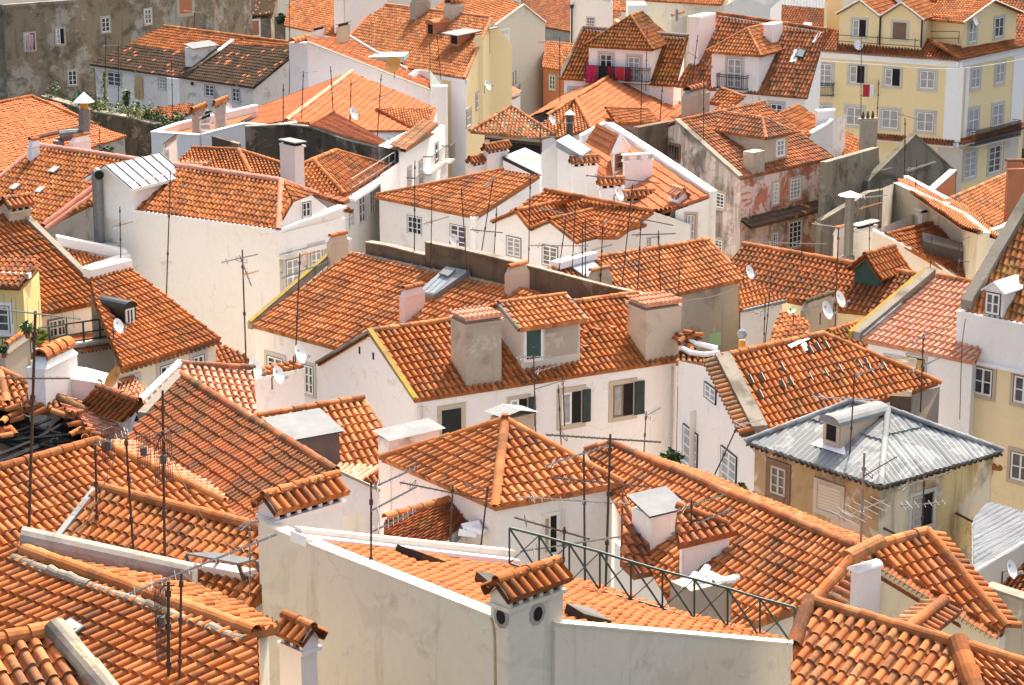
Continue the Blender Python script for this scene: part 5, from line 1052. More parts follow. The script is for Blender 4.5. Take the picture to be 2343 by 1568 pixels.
h.U = hv(g1[1] - g1[0]).normalized()
h.win((1160, 540), (1192, 590), nx=2, ny=4, sur=.04, sill=False, faces=gg); h.win((1242, 560), (1276, 612), nx=2, ny=4, sur=.04, sill=False, faces=gg)
a0, a1, L_, R_ = g1; b0 = W((1246, 437), 18.6); c0 = W((1490, 485), 18.6); p = plane3(a0, a1, b0); h.slope(plane(b0, c0, 24), [b0, c0, a1 + Z * .0], (1, 0), U=hv(c0 - b0).normalized()) if False else None
rp = plane(W((1326, 453), 18.2), W((1495, 486), 18.2), 26); h.slope(rp, [(1326, 453), (1495, 486), (1412, 545), (1340, 545), (1330, 500)], (-.6, .75), U=hv(W((1495, 486), 18.2) - W((1326, 453), 18.2)).normalized()); h.ridge(W((1246, 437), 18.4), W((1495, 486), 18.2), .13)
pw = plane(W((1246, 437), 18.4), W((1326, 453), 18.2), 20); h.slope(pw, [(1246, 437), (1330, 453), (1200, 486), (1160, 492)], (-.7, .6), U=hv(W((1326, 453), 18.2) - W((1246, 437), 18.4)).normalized())
# white gable-end house right of it
h = house('white_house', 'white gable ended house with a plain wall and small window beside the twin gabled house', zb=0, wall='white_clean', roof='tile', key='gableend')
Yg = g2[1].y - 1; T = [onY((1340, 600), Yg - 1.5), onY((1488, 486), Yg), onY((1578, 516), Yg + 1.0)]; h.thick(T, .25, zb=0, cop='cap_white', ch=.05); h.setpl(plane(T[1], T[2], 20), T[1], T[2]); h.walls([T[2], T[2] + V3((1.5, 5, 0))], closed=False)
h.win((1471, 547), (1484, 573), nx=2, ny=2, sur=.05, sm='white', faces=h.faces[:2]); h.win((1488, 545), (1503, 572), kind='panel', pane='frame_white', sur=.04, sm='grey', faces=h.faces[:2])
h.slope(plane(T[1], T[2], -20), [T[1] + V3((0, .3, 0)), T[2] + V3((0, .3, 0)), T[2] + V3((.6, 3, -1)), T[1] + V3((.6, 3, -1))], V3((-.2, -1, .35)))
h.chim(1533, 1552, 1572, 520, 440, cap='tile', mat='white_clean', capm='tile_pink', Y=T[2].y + .8, down=3, label='slim white chimney with an orange tile cap')
# white house with terrace skylight
h = house('white_house', 'white house with orange roof, double doors and white parapet climbing right to a glass roof', zb=0, wall='white', roof='tile', key='hipwhite')
pl = h.line((858, 452), (1088, 499), 16.3, 24); ps = h.slope(pl, [(858, 452), (1088, 499), (1235, 405), (1151, 391)], (-94, 67)); h.ridge((862, 449), (1151, 391), .13); n = h.Pp
h.slope(plane3(onPl((862, 449), pl), onPl((1151, 391), pl), onPl((862, 449), pl) + V3((1, 2.4, -.9))), [onPl((862, 449), pl), onPl((1151, 391), pl), onPl((1151, 391), pl) + V3((.3, 1.5, -.5)), onPl((862, 449), pl) + V3((.5, 1.2, -.45))], V3((-.4, -1, .35)), U=h.U)
A, B = ps[0], ps[1]; h.walls([A + n * .15 - Z * .1 + V3((.4, 3, 0)), A + n * .15 + h.U * .15 - Z * .1, B + n * .15 - Z * .1, ps[2] - Z * .1, ps[3] - Z * .1], closed=False)
ww = [h.faces[1]]; h.win((933, 492), (966, 540), nx=3, ny=3, sur=.1, faces=ww, sm='white'); h.win((1031, 512), (1066, 570), nx=2, ny=4, sur=.1, faces=ww, sm='white')
T = [onY((1086, 503), B.y - .1), onY((1152, 452), B.y + 2.2), onY((1248, 408), B.y + 5)]; h.thick(T, .25, 'white_clean', zb=0, cop='cap_white'); h.faces.pop(); h.faces.pop()
Ym = B.y + 6.5; q = [onY((1150, 360), Ym + 1.5), onY((1246, 408), Ym - .3), onY((1310, 392), Ym + 2.2), onY((1200, 340), Ym + 5.5)]
h.walls([q[0] - Z * .15, q[1] - Z * .15, q[2] - Z * .15, q[3] - Z * .15], 'white_clean'); m = MB(); up = Z * .1; m.add([x + up * k for k in (-1.5, .5) for x in q], [(4, 5, 6, 7), (0, 1, 5, 4), (1, 2, 6, 5), (2, 3, 7, 6), (3, 0, 4, 7)], 'black_sheet'); m2 = MB(); c_ = (q[0] + q[2]) / 2; f = lambda a_, b_: q[0] + (q[1] - q[0]) * a_ + (q[3] - q[0]) * b_ + (q[0] + q[2] - q[1] - q[3]) * a_ * b_ + Z * .07
for i in range(5):
    for j in range(3): m2.add([f(.02 + i * .196, .02 + j * .327), f(.02 + i * .196 + .18, .02 + j * .327), f(.02 + i * .196 + .18, .02 + j * .327 + .31), f(.02 + i * .196, .02 + j * .327 + .31)], [(0, 1, 2, 3)], 'glass_sky')
h.part('glass_roof', m); h.part('pane', m2, '^')
h.chim(1110, 1114, 1162, 410, 336, cap='tile', mat='lilac', capm='tile', Y=Ym + 1, down=3, label='tall pale chimney with a row of orange tiles'); h.chim(1076, 1080, 1112, 412, 368, cap='tile', mat='lilac', capm='tile', Y=Ym + .5, down=3, label='shorter pale chimney with orange tiles')
# ================================================= white house with gable parapet behind
h = house('white_house', 'white parapeted house with orange roof sections, a little gabled dormer and several white chimneys', zb=0, wall='white_clean', roof='tile_flat', key='parapetwhite')
A, B = W((1386, 290), 18.4), W((1622, 448), 15.2); pl = plane(W((1386, 292), 18.4), W((1640, 450), 18.4), 24); h.setpl(pl, A, B)
h.slope(pl, [(1400, 305), (1622, 448), (1560, 470), (1470, 505), (1400, 420), (1320, 380), (1345, 320)], (-1, .5), prof='flat', pitch=.23, row=.42, U=hv(W((1640, 450), 18.4) - W((1386, 292), 18.4)).normalized())
T = [onPl(p, pl) + Z * .1 for p in ((1330, 318), (1386, 288), (1500, 362), (1622, 446))]; h.thick(T, .35, 'white_clean', zb=0, cop='cap_white')
e0, e1 = onPl((1545, 478), pl), onPl((1622, 450), pl); h.walls([e0 - Z * .1, e1 - Z * .1], closed=False); h.win((1572, 492), (1588, 548), nx=2, ny=3, sur=.15, sm='stone_tan', faces=[h.faces[-1]])
Yd = onPl((1420, 395), pl).y; D = loopY(h, [(1403, 350, Yd - .2), (1437, 338, Yd + .6)], 3, 'white_clean', zb=12); m = MB(); mid = (D[0] + D[1]) / 2 + Z * .7; h.W.add([D[0], D[1], mid], [(0, 1, 2)], 'white_clean'); h.coping(D[0] - Z * .05, mid, .25, .14, 'cap_white'); h.coping(mid, D[1], .25, .14, 'cap_white')
h.win((1408, 356), (1424, 385), nx=1, ny=2, sur=.06, sm='frame_brown', fr='frame_brown', faces=[h.faces[-4]])
dl = plane3(D[0] + Z * .0, mid, mid + V3((-.9, 3, 0))); tiles(h.R, dl, [D[0] + V3((-.3, .2, -.15)), mid + V3((0, .2, 0)), mid + V3((-.9, 3.4, 0)), D[0] + V3((-1.2, 3.4, -.15))], V3((-.3, 1, 0)), mid - D[0], 'tile_flat', 'lusa', .23, .36)
h.setpl(pl, A, B); ax = [V3((1, .35, 0)).normalized(), V3((-.35, 1, 0)).normalized()]
h.chim(1424, 1428, 1492, 448, 372, cap='slots', mat='white_clean', capm='cap_white', Y=Yd - 3.2, down=4, axes=ax, label='broad white chimney with dark slots under a flat cap')
h.chim(1306, 1310, 1366, 408, 372, cap='tile', mat='white_clean', capm='tile', Y=Yd - 2, down=3, axes=ax, label='low white chimney with tile top left of the dormer'); h.chim(1371, 1374, 1424, 470, 414, cap='tile', mat='white_clean', capm='tile', Y=Yd - 5, down=4, axes=ax, label='white chimney with moulded rim and orange tiles, carrying a dish')
h.chim(1426, 1430, 1494, 482, 455, cap='tile', mat='cement', capm='tile', Y=Yd - 6, down=3, axes=ax, label='low brown stack with tile rows')
q = [onPl(p, pl) + pl[1] * .5 for p in ((1285, 345), (1345, 352), (1350, 330), (1300, 310))]; q = [onY(p, Y_) for p, Y_ in (((1272, 322), Yd - 1), ((1330, 356), Yd - 2), ((1352, 342), Yd), ((1300, 308), Yd + 1.5))]; m = MB(); m.add(q + [x - Z * .35 for x in q], [(0, 1, 2, 3), (0, 1, 5, 4), (1, 2, 6, 5), (2, 3, 7, 6), (3, 0, 4, 7)], 'glass_sky'); h.part('skylight', m)
h.walls([onY((1238, 350), Yd - 1), onY((1275, 325), Yd - .5), onY((1345, 365), Yd - 1.8), onY((1345, 365), Yd + 2)], closed=False, mat='white_clean')
# ================================================= peeling pink house
h = house('peeling_house', 'old peeling pink house with mouldy gable and brick red patches on its facade', zb=0, wall='peel_white', roof='tile_old', key='peeling')
pl = h.gable((1696, 410), (1906, 363), (1549, 279), (1748, 236), 15.6, 23, verge=(0, 0), kb=.75, ov=.1); h.W.m = [h.W.mi('peel') if i == 0 else v for i, v in enumerate(h.W.m)]
h.D.box(h.A - h.U * .25, h.Dd - h.A, h.U * .4, Z * .2, 'mortar')
fr = [h.faces[0]]; lf = [f for f in h.faces[3:]]
for TL, BR in (((1807, 412), (1829, 452)), ((1768, 420), (1779, 465)), ((1804, 510), (1831, 562)), ((1764, 535), (1777, 575))): h.win(TL, BR, nx=3, ny=5, sur=.14, sm='stone_tan', faces=fr, outer=None)
h.win((1524, 327), (1555, 370), nx=5, ny=1, sur=.08, sm='wood', fr='wood', outer='wood'); h.win((1631, 438), (1657, 478), nx=3, ny=4, sur=.17, sm='stone_tan', outer=None); h.win((1629, 545), (1652, 582), nx=3, ny=4, sur=.17, sm='stone_tan', outer=None)
A, B = h.A, h.B; z1 = onV((1800, 480), A, h.U).z; a_ = V3((A.x, A.y, z1)); b_ = V3((B.x, B.y, z1)); nn = h.Pp; e0, e1 = a_ - nn * .75 - Z * .3, b_ - nn * .75 - Z * .3; tiles(h.R, plane(e0, e1, 25), [e0, e1, b_ + Z * .1, a_ + Z * .1], h.U, nn + Z * .46, 'tile_dark', 'lusa', .24, .36)
s_ = h.dormer((1748, 376), (1800, 362), 316, 'hip', depth=3.5, mat='stone_tan', rh=.85, rmat='tile_old', ov=.3); h.win((1776, 322), (1792, 355), nx=2, ny=3, sur=.06, sm='frame_white', parent='dormer', faces=s_[:1], outer=None)
h.chim(1698, 1722, 1748, 402, 350, cap='none', mat='cement', capm='mortar', down=.35, label='leaning cement chimney at the eave'); h.chim(1446, 1460, 1540, 400, 292, cap='none', mat='brown', capm='tile_old', Y=h.Dd.y - 1, down=5, label='wide black stained stack at the gable with rubble on top')
tm = MB()
# cross gables behind right
def slope_only(h, ln, z, sl, poly, V, sg=1, bodyov=.1, **kw):
    pl = h.line(ln[0], ln[1], z, sl, sg); ps = h.slope(pl, poly, V, **kw); body(h, ps, bodyov); return pl, ps
h = house('tiled_house', 'house with small orange gabled roofs and whitewashed parapet before the yellow corner building', zb=0, wall='white_dirty', roof='tile', key='crossgables')
pl, ps = slope_only(h, ((1757, 275), (1826, 243)), 16.4, 24, [(1752, 277), (1826, 243), (1892, 285), (1850, 312), (1805, 300)], (1, .55)); h.ridge((1752, 277), (1826, 243), .13)
pl, ps2 = slope_only(h, ((1905, 300), (1985, 330)), 14.2, 24, [(1895, 370), (1908, 292), (1992, 330), (2000, 345), (1910, 362)], (-.5, 1))
T = [onPl(p, pl) for p in ((1842, 315), (1893, 285), (1906, 275))]; T = [onY((1838, 318), ps[3].y), onY((1893, 286), ps[3].y + 1.5), onY((1905, 276), ps[3].y + 1.6)]; h.thick(T, .3, zb=0, cop='cap_white'); h.walls([T[2], T[2] + V3((1.2, 2.6, 0))], closed=False)
h.chim(1864, 1868, 1908, 300, 256, cap='barrel', mat='white_clean', capm='cap_white', Y=ps[3].y + 2, down=3, label='white chimney with rounded white hood')
h.chim(1964, 1968, 2005, 345, 276, cap='pots', mat='cement', capm='tile_dark', Y=ps2[3].y - .3, down=3, label='brown chimney with three pointed pots')
q = onPl((1850, 330), pl); m = MB(); m.cbox(q + Z * .15, V3((.7, .2, 0)), V3((-.1, .8, .3)), Z * .08, 'metal_sheet'); h.part('roof_light', m)
q = HOUSES['peeling'].Dd
h = house('roof_hut', 'tiny hut with small orange roof behind the peeling house, below the white dormer house', cat='hut', zb=8, wall='lilac', roof='tile', key='backhut')
A, B = onY((1618, 240), q.y + 9), onY((1676, 250), q.y + 8); pl = plane(A, B, 24); h.setpl(pl, A, B); ps = h.slope(pl, [(1618, 236), (1672, 246), (1702, 224), (1650, 204)], (-.7, .6)); h.ridge(ps[3], ps[2], .12); body(h, ps, .1)
h.chim(1558, 1578, 1622, 280, 222, cap='taper', mat='cement', capm='tile_old', Y=q.y + 5, down=3, label='dark stained stack with sloping tile top')
h.slope(plane(onY((1640, 262), q.y + 4), onY((1760, 275), q.y + 4), 20), [(1630, 262), (1750, 276), (1730, 250), (1650, 238)], (.3, -1), U=V3((1, 0, 0)))
# grey yard walls
h = house('boundary_wall', 'long stained grey yard wall ending in a dark pointed gable, below the yellow corner building', cat='wall', zb=0, wall='grey', key='yardwall')
plaster('grey_green', (.22, .20, .155), (.065, .058, .045), .45, .7, (.29, .265, .205), .25); h.wm = 'grey_green'
Yw = 128; T = [onY((1890, 372), Yw - 2), onY((2010, 338), Yw + 4)]; h.thick(T, .4); h.thick([T[1] - Z * .3, onY((2015, 405), Yw + 4.1)], .3)
T = [onY((1985, 420), Yw + 2), onY((2094, 312), Yw + 4), onY((2188, 398), Yw + 6)]; h.thick(T, .4, cop='grey_green', ch=.12); h.thick([onY((1880, 505), Yw - 4), onY((1990, 440), Yw - 1), onY((2080, 425), Yw + 1)], .4)
# ================================================= hip orange roof, centre back
h = house('tiled_house', 'house with broad light orange hipped roof and a short tiled lower roof, upper middle', zb=0, wall='white', roof='tile_flat', key='widehip')
pl = h.line((1414, 164), (1315, 226), 15.6, 22); h.row = .8; h.pitch = .2
ps = h.slope(pl, [(1414, 164), (1562, 242), (1565, 290), (1445, 320), (1352, 297), (1315, 226)], (-520, -270), prof='flat', pitch=.2, row=.42); h.ridge((1414, 164), (1315, 226), .15, 'tile'); h.ridge((1414, 164), (1562, 242), .13, 'tile'); h.ridge((1315, 226), (1352, 296), .16, 'tile')
R0, R1 = onPl((1414, 164), pl), onPl((1315, 226), pl); bkp = V3((-3.2, 1.2, -1.5)); p3 = plane3(R1, onPl((1352, 297), pl), R1 + V3((-3, -.6, -1.55))); h.slope(p3, [R1, onPl((1352, 297), pl), onPl((1270, 318), p3), onPl((1240, 285), p3)], (-.1, -1), U=(onPl((1352, 297), pl) - onPl((1270, 318), p3)).normalized(), mat='tile', pitch=.25, row=.37, prof='lusa')
h.slope(plane3(R0, R1, R1 + bkp), [R0, R1, R1 + bkp, R0 + bkp], bkp * -1, U=(R1 - R0).normalized(), prof='flat'); h.ridge(R1, onPl((1250, 266), plane3(R0, R1, R1 + bkp)), .13, 'tile')
body(h, [R0, onPl((1562, 242), pl), onPl((1565, 290), pl), onPl((1445, 320), pl), onPl((1352, 297), pl), onPl((1270, 318), p3), R1 + bkp], .1)
q0, q1 = onPl((1392, 282), pl), onPl((1490, 284), pl); nn = perp(q0, q1); lo = plane(q0 + Z * .45, q1 + Z * .45, 20); e = [onPl(p, lo) for p in ((1385, 250), (1480, 252), (1512, 282), (1408, 284))]; h.slope(lo, [e[3], e[2], e[1], e[0]], nn + Z * .36, mat='tile', prof='lusa', pitch=.25, row=.37, U=(q1 - q0).normalized()); h.ridge(e[0], e[1], .13, 'tile')
h.walls([e[3] + nn * .3 - Z * .05, e[2] + nn * .3 - Z * .05], closed=False, mat='cement', zb=e[3].z - 1.2)
# open pavilion
h = house('pavilion', 'dark open pavilion with a shallow ragged tile roof left of the light orange hipped roof', cat='pavilion', zb=0, wall='dark', roof='tile_mix', key='pavilion')
pl = h.line((1075, 304), (1262, 312), 15, 20); ps = h.slope(pl, [(1075, 303), (1240, 318), (1268, 310), (1170, 246)], (.2, -1), pitch=.24, jit=.018); h.ridge(ps[0], ps[3], .16, 'tile_old'); h.ridge(ps[3], ps[2], .13, 'tile_old')
lp = inset([ps[0], ps[1], ps[2], ps[3]], .5); h.walls([p - Z * .35 for p in lp], 'dark'); h.W.box(lp[0] - Z * .55, lp[1] - lp[0], h.Pp * .2, Z * .4, 'cement'); h.W.box(lp[0] - Z * 4 + (lp[1] - lp[0]) * .52, h.U * .35, h.Pp * .2, Z * 3.5, 'stone'); h.W.box(V3((lp[0].x, lp[0].y, 0)) - h.Pp * .1, h.U * .35, h.Pp * .2, Z * (lp[0].z - .5), 'stone')  # dark walls stand in for the shade beneath the open roof
# ================================================= left-centre stack: dark walled roof, small hip roofs
h = house('tiled_house', 'house with shallow orange roof above a long dark mouldy wall, centre left', zb=0, wall='blackwall', roof='tile_pink', key='mouldy')
Ym = 133; pl = plane(onY((711, 292), Ym + 2), onY((1010, 338), Ym - 2) , 22); A, B = W((711, 290), 17), W((873, 337), 17)
pl = h.line((711, 290), (873, 337), 16.8, 20); ps = h.slope(pl, [(711, 290), (873, 337), (884, 326), (765, 260)], (-.9, -.5), pitch=.22); h.ridge((765, 260), (711, 290), .14, 'tile')
T = [onPl(p, pl) - Z * .05 for p in ((560, 296), (640, 292), (711, 293), (790, 325), (873, 342))]; T = [onY((560, 292), ps[0].y + .5), onY((660, 288), ps[0].y + .2), onY((711, 293), ps[0].y - .1), onY((790, 322), (ps[0].y + ps[1].y) / 2 - .3), onY((875, 342), ps[1].y - .2)]; h.thick(T, .3, zb=0, cop='mortar'); h.walls([T[-1], onY((945, 303), ps[1].y + 5)], closed=False, mat='stone')
h.win((915, 372), (925, 412), nx=1, ny=3, sur=.1); h.win((896, 362), (905, 378), nx=1, ny=1, sur=.2)
h.thick([onY((484, 312), ps[0].y - 2), onY((545, 330), ps[0].y - 2.5)], .4, 'blackwall', zb=0)
h = house('white_house', 'narrow white house front with old tile cornice, tall doors and iron balconies, seen edge on', zb=0, wall='white_clean', roof='tile_mix', key='edgeon')
q0, q1 = onY((912, 352), 126), onY((1018, 268), 137); pl = plane(q0, q1, 15); h.setpl(pl, q0, q1); n = h.Pp; 
P = [onY((870, 400), 119), onY((912, 372), 122.5), onY((912, 345), 122.5), onY((985, 300), 131), onY((1018, 288), 136)]
h.walls([P[0], P[1]], closed=False); h.walls([P[2], P[3], P[4], P[4] + V3((-1.2, 1.5, 0)), P[2] + V3((-1.2, 1.5, 0))], closed=False, top=True)
for a_, b_ in ((P[2], P[3]),):
    o = -perp(a_, b_) * .4; tiles(h.R, plane(a_ + o, b_ + o, 14), [a_ + o, b_ + o, b_ - o * 1.4 + Z * .2, a_ - o * 1.4 + Z * .2], hv(b_ - a_), -o + Z * .1, 'tile_mix', 'lusa', .25, .36)
fx = [h.faces[1]]
for TL, BR in (((932, 388), (940, 452)), ((958, 372), (965, 420)), ((995, 330), (1001, 380))): h.win(TL, BR, nx=1, ny=3, sur=.12, faces=h.faces[:3])
for TL, w_, y0, y1 in ((930, 20, 448, 420), (968, 36, 398, 352), (1010, 12, 372, 345)):
    a_, d_, n_ = h.hit((TL + 4, y0), h.faces[:3]); p0, p1 = onV((TL, y0), a_, d_), onV((TL + w_, y0 - w_ * .8), a_, d_); m = MB(); hh = 1.0; m.box(p0 - Z * .1, p1 - p0, n_ * .5, Z * .1, 'stone'); k = max(4, int((p1 - p0).length / .3))
    for i in range(k + 1): b_ = p0 + (p1 - p0) * i / k + n_ * .5; m.tube([b_, b_ + Z * hh], .012, 'iron_black', 4)
    m.tube([p0 + n_ * .5 + Z * hh, p1 + n_ * .5 + Z * hh], .03, 'iron_black', 4); m.tube([p0 + Z * hh, p0 + n_ * .5 + Z * hh], .03, 'iron_black', 4); h.part('balcony', m)
h = house('white_house', 'white house with twin hipped orange roof, big square white chimney and a railed ledge', zb=0, wall='white', roof='tile', key='twinhip')
pl = h.line((715, 412), (790, 458), 17.6, 22, 1)
e0, e1, e2 = W((640, 462), 16.4), W((785, 448), 16.4), W((890, 382), 16.4)
pl = plane(e0, e1, 24); h.setpl(pl, e0, e1); tp = onPl((716, 373), pl); ps = h.slope(pl, [(600, 470), (788, 447), (716, 368), (650, 395)], (-.72, -1.0) if False else (-.5, .9)); p2 = plane3(onPl((788, 447), pl), onPl((716, 368), pl), W((890, 382), 16.6)); h.slope(p2, [(788, 447), (892, 382), (768, 347), (716, 368)], (.9, .9), U=(e2 - e1).normalized()); h.ridge((788, 447), (716, 368), .14); h.ridge(onPl((716, 368), p2), onPl((768, 347), p2), .14); h.ridge((716, 368), (640, 400), .13)
h.ridge(onPl((768, 347), p2), onPl((892, 382), p2), .13)
g0, g1 = onPl((792, 452), p2), onPl((892, 388), p2); nn = -perp(g0, g1); k0 = g0 + nn * .5 - Z * .3; k1 = g1 + nn * .5 - Z * .3; h.W.box(g0 - Z * .2, g1 - g0, nn * .5, Z * .15, 'cap_white'); r0, r1 = onY((785, 468), k0.y - .8), onY((888, 400), k1.y - .8); kk = -perp(r0, r1)
tiles(h.R, plane(r0, r1, 14), [r0, r1, r1 - kk * 1.2 + Z * .3, r0 - kk * 1.2 + Z * .3], hv(r1 - r0), -kk + Z * .25, 'tile_pink', 'lusa', .2, .36)
h.walls([onY((700, 470), r0.y + .5), r0 - kk * .2 - Z * .1, r1 - kk * .2 - Z * .1, r1 + V3((-2, 4, 0))], closed=False); ff = [h.faces[1]]
for TL, BR in (((796, 485), (807, 516)), ((820, 450), (834, 505)), ((845, 430), (857, 485))): h.win(TL, BR, nx=2, ny=3, sur=.04, sm='white', faces=ff, outer='black_sheet')
m = MB()
for i in range(8): b_ = g0 + (g1 - g0) * i / 7 + nn * .3; m.tube([b_, b_ + Z * 1.0], .025, 'alu', 4)
for z_ in (.5, 1.0): m.tube([g0 + nn * .3 + Z * z_, g1 + nn * .3 + Z * z_], .022, 'alu', 4)
h.part('railing', m)
p4 = plane3(onPl((650, 395), pl), onPl((600, 470), pl), W((410, 380), 16.8)); h.slope(plane(W((420, 385), 16.8), W((650, 425), 16.8), 20), [(395, 382), (650, 430), (655, 385), (545, 345), (440, 341)], (.35, 1), U=V3((1, -.3, 0)), pitch=.21); pq = plane(W((420, 385), 16.8), W((650, 425), 16.8), 20); h.ridge(onPl((440, 341), pq), onPl((545, 345), pq), .13); h.ridge(onPl((545, 345), pq), onPl((575, 400), pq), .14); h.ridge(onPl((545, 345), pq), onPl((655, 380), pq), .12)
h.slope(plane(W((393, 375), 17.3), W((480, 378), 17.3), 20), [(393, 377), (455, 384), (486, 372), (430, 366)], (.2, -1), U=V3((1, -.1, 0)), mat='tile_pink')
Yc = onPl((690, 430), pl).y
ax = [V3((.75, .66, 0)), V3((-.66, .75, 0))]
h.chim(642, 676, 697, 425, 340, cap='slab', mat='pink', capm='metal_sheet', Y=Yc - .6, down=3, axes=ax, label='large square pale chimney with flat metal cap')
h.chim(341, 374, 404, 378, 345, cap='slots', mat='pink', capm='tile', Y=Yc + .5, down=3, axes=[V3((1, -.1, 0)), V3((.1, 1, 0))], label='wide pale chimney with a tile filled top')
# white roofed strip / light orange hip roof (left middle back)
h = house('tiled_house', 'house with wide smooth orange hip roof and white parapet with two small capped chimneys', zb=0, wall='white_clean', roof='tile_flat', key='smoothhip')
pl = h.line((804, 166), (655, 277), 16.2, 21); ps = h.slope(pl, [(804, 166), (1000, 250), (985, 296), (945, 300), (845, 300), (655, 277)], (-600, -290), prof='flat', pitch=.2, row=.42); h.ridge((804, 166), (655, 277), .15, 'tile_pink')
R0, R1 = onPl((804, 166), pl), onPl((655, 277), pl); p3 = plane3(R0, R1, R1 + V3((-6, .5, -1.8))); h.slope(p3, [R0, R1, onPl((480, 300), p3), onPl((560, 258), p3), onPl((722, 196), p3)], (.9, -.1), U=(R1 - R0).normalized(), prof='flat', pitch=.2, row=.42)
body(h, [R0, onPl((1000, 250), pl), onPl((985, 296), pl), onPl((845, 300), pl), R1, onPl((480, 300), p3), onPl((560, 258), p3)], .05)
T = [onPl(p, p3) + Z * .3 for p in ((355, 306), (420, 288))]; Yq = R1.y - 1; T = [onY((355, 305), Yq), onY((455, 312), Yq - 1.5), onY((560, 285), Yq - 1)]; h.thick(T, .35, zb=0, cop='cap_white'); T2 = [onY((355, 305), Yq), onY((412, 285), Yq + 3), onY((590, 243), Yq + 9)]; h.thick(T2, .3, zb=0, cop='cap_white'); h.W.poly([T[0] - Z * .4, T[1] - Z * .4, T2[2] - Z * .4, T2[1] - Z * .4], 'tile_flat')
h.thick([onY((560, 285), Yq - 1), onY((625, 292), Yq - 1.6), onY((680, 282), Yq - 1)], .3, zb=0, cop='cap_white')
a_ = [V3((.97, -.24, 0)), V3((.24, .97, 0))]
h.chim(432, 438, 466, 302, 252, cap='tile', mat='pink', capm='tile', Y=Yq + .2, down=2, axes=a_, label='left one of two pale capped chimneys'); h.chim(483, 489, 516, 284, 236, cap='tile', mat='pink', capm='tile', Y=Yq + 2, down=2, axes=a_, label='right one of two pale capped chimneys, dish behind'); h.chim(454, 458, 482, 340, 280, cap='slab', mat='pink', capm='cap_white', Y=Yq - 1.7, down=3, axes=a_, label='square white chimney in front of the parapet')
q0, q1 = onPl((855, 250), pl) + Z * .3, onPl((985, 250), pl) + Z * .3; lo = plane(q0, q1, 22); h.slope(lo, [(945, 296), (980, 294), (990, 249), (858, 249)], (-.25, -1), U=(q1 - q0).normalized(), mat='tile', prof='lusa', pitch=.3, row=.4)
# white party wall with strip roof
h = house('white_house', 'tall lilac white party wall with stepped top and a narrow orange roof strip behind it', zb=0, wall='lilac', roof='tile_flat', key='party')
Yp = R0.y + 4; P = [onY((662, 96), Yp + 1), onY((703, 98), Yp), onY((985, 208), Yp + 2), onY((985, 200), Yp + 2), onY((1020, 200), Yp + 2)]; h.walls([P[0], P[1], P[2], P[4], P[4] + V3((-.8, 6, 0))], closed=False)
h.coping(P[1], P[2], .35, .12, 'stone'); h.W.box(V3((P[0].x, P[0].y - .4, 0)), P[1] - P[0] + V3((0, .2, 0)), V3((0, 1, 0)), Z * P[0].z, 'lilac'); h.W.box(V3((onY((985, 200), Yp + 1.6).x, Yp + 1.6, 0)), V3((1.2, 0, 0)), V3((0, .8, 0)), Z * (onY((985, 198), Yp + 1.6).z), 'lilac')
up = plane3(P[1] + V3((0, .2, 0)), P[2] + V3((0, .2, 0)), P[1] + V3((1, 5, .25))); h.setpl(up, P[1], P[2]); h.slope(up, [(703, 97), (983, 207), (995, 190), (866, 130), (790, 85), (700, 88)], (-1, -.4), prof='flat', row=.5, U=V3((.1, 1, 0))); h.thick([onPl((799, 88), up) + Z * .2, onPl((866, 128), up) + Z * .2, onPl((930, 163), up) + Z * .2], .25, 'stone', zb=8)
tw = [(-.0, 0)]; m = MB(); e0, e1 = onPl((668, 96), up), onPl((706, 90), up); h.R.pipe(onY((667, 97), Yp), onY((705, 88), Yp + 1.5), .3, 'tile', seg=.5)
ax = [V3((.9, -.43, 0)), V3((.43, .9, 0))]
h.chim(699, 714, 738, 100, 75, cap='slab', mat='lilac', capm='green_copper', Y=Yp + 2, down=2, axes=ax, label='low chimney with greenish sheet'); h.chim(742, 770, 797, 107, 66, cap='slab', mat='stone_tan', capm='metal_sheet', Y=Yp + 3, down=2, axes=ax, label='stout chimney under a bent tin lid')
m = MB(); q = [onY(p, Y_) for p, Y_ in (((842, 142), Yp + 3), ((925, 140), Yp + 5), ((935, 130), Yp + 7), ((845, 130), Yp + 5))]; m.add(q + [x + Z * .35 for x in q], [(4, 5, 6, 7), (0, 1, 5, 4), (1, 2, 6, 5)], 'green_copper'); m.add([onY((845, 143), Yp + 3.1), onY((922, 143), Yp + 5), onY((925, 186), Yp + 5), onY((905, 182), Yp + 4)], [(0, 1, 2, 3)], 'green_dark'); h.part('green_dormer', m)
h.thick([onY((943, 172), Yp + 3), onY((958, 160), Yp + 4.5), onY((982, 163), Yp + 5)], .3, 'lilac', zb=5); m = MB(); m.add([onY((983, 160), Yp + 4.5), onY((1012, 198), Yp + 2.5), onY((985, 198), Yp + 2.4)], [(0, 1, 2)], 'green_dark'); h.part('sail_cloth', m)
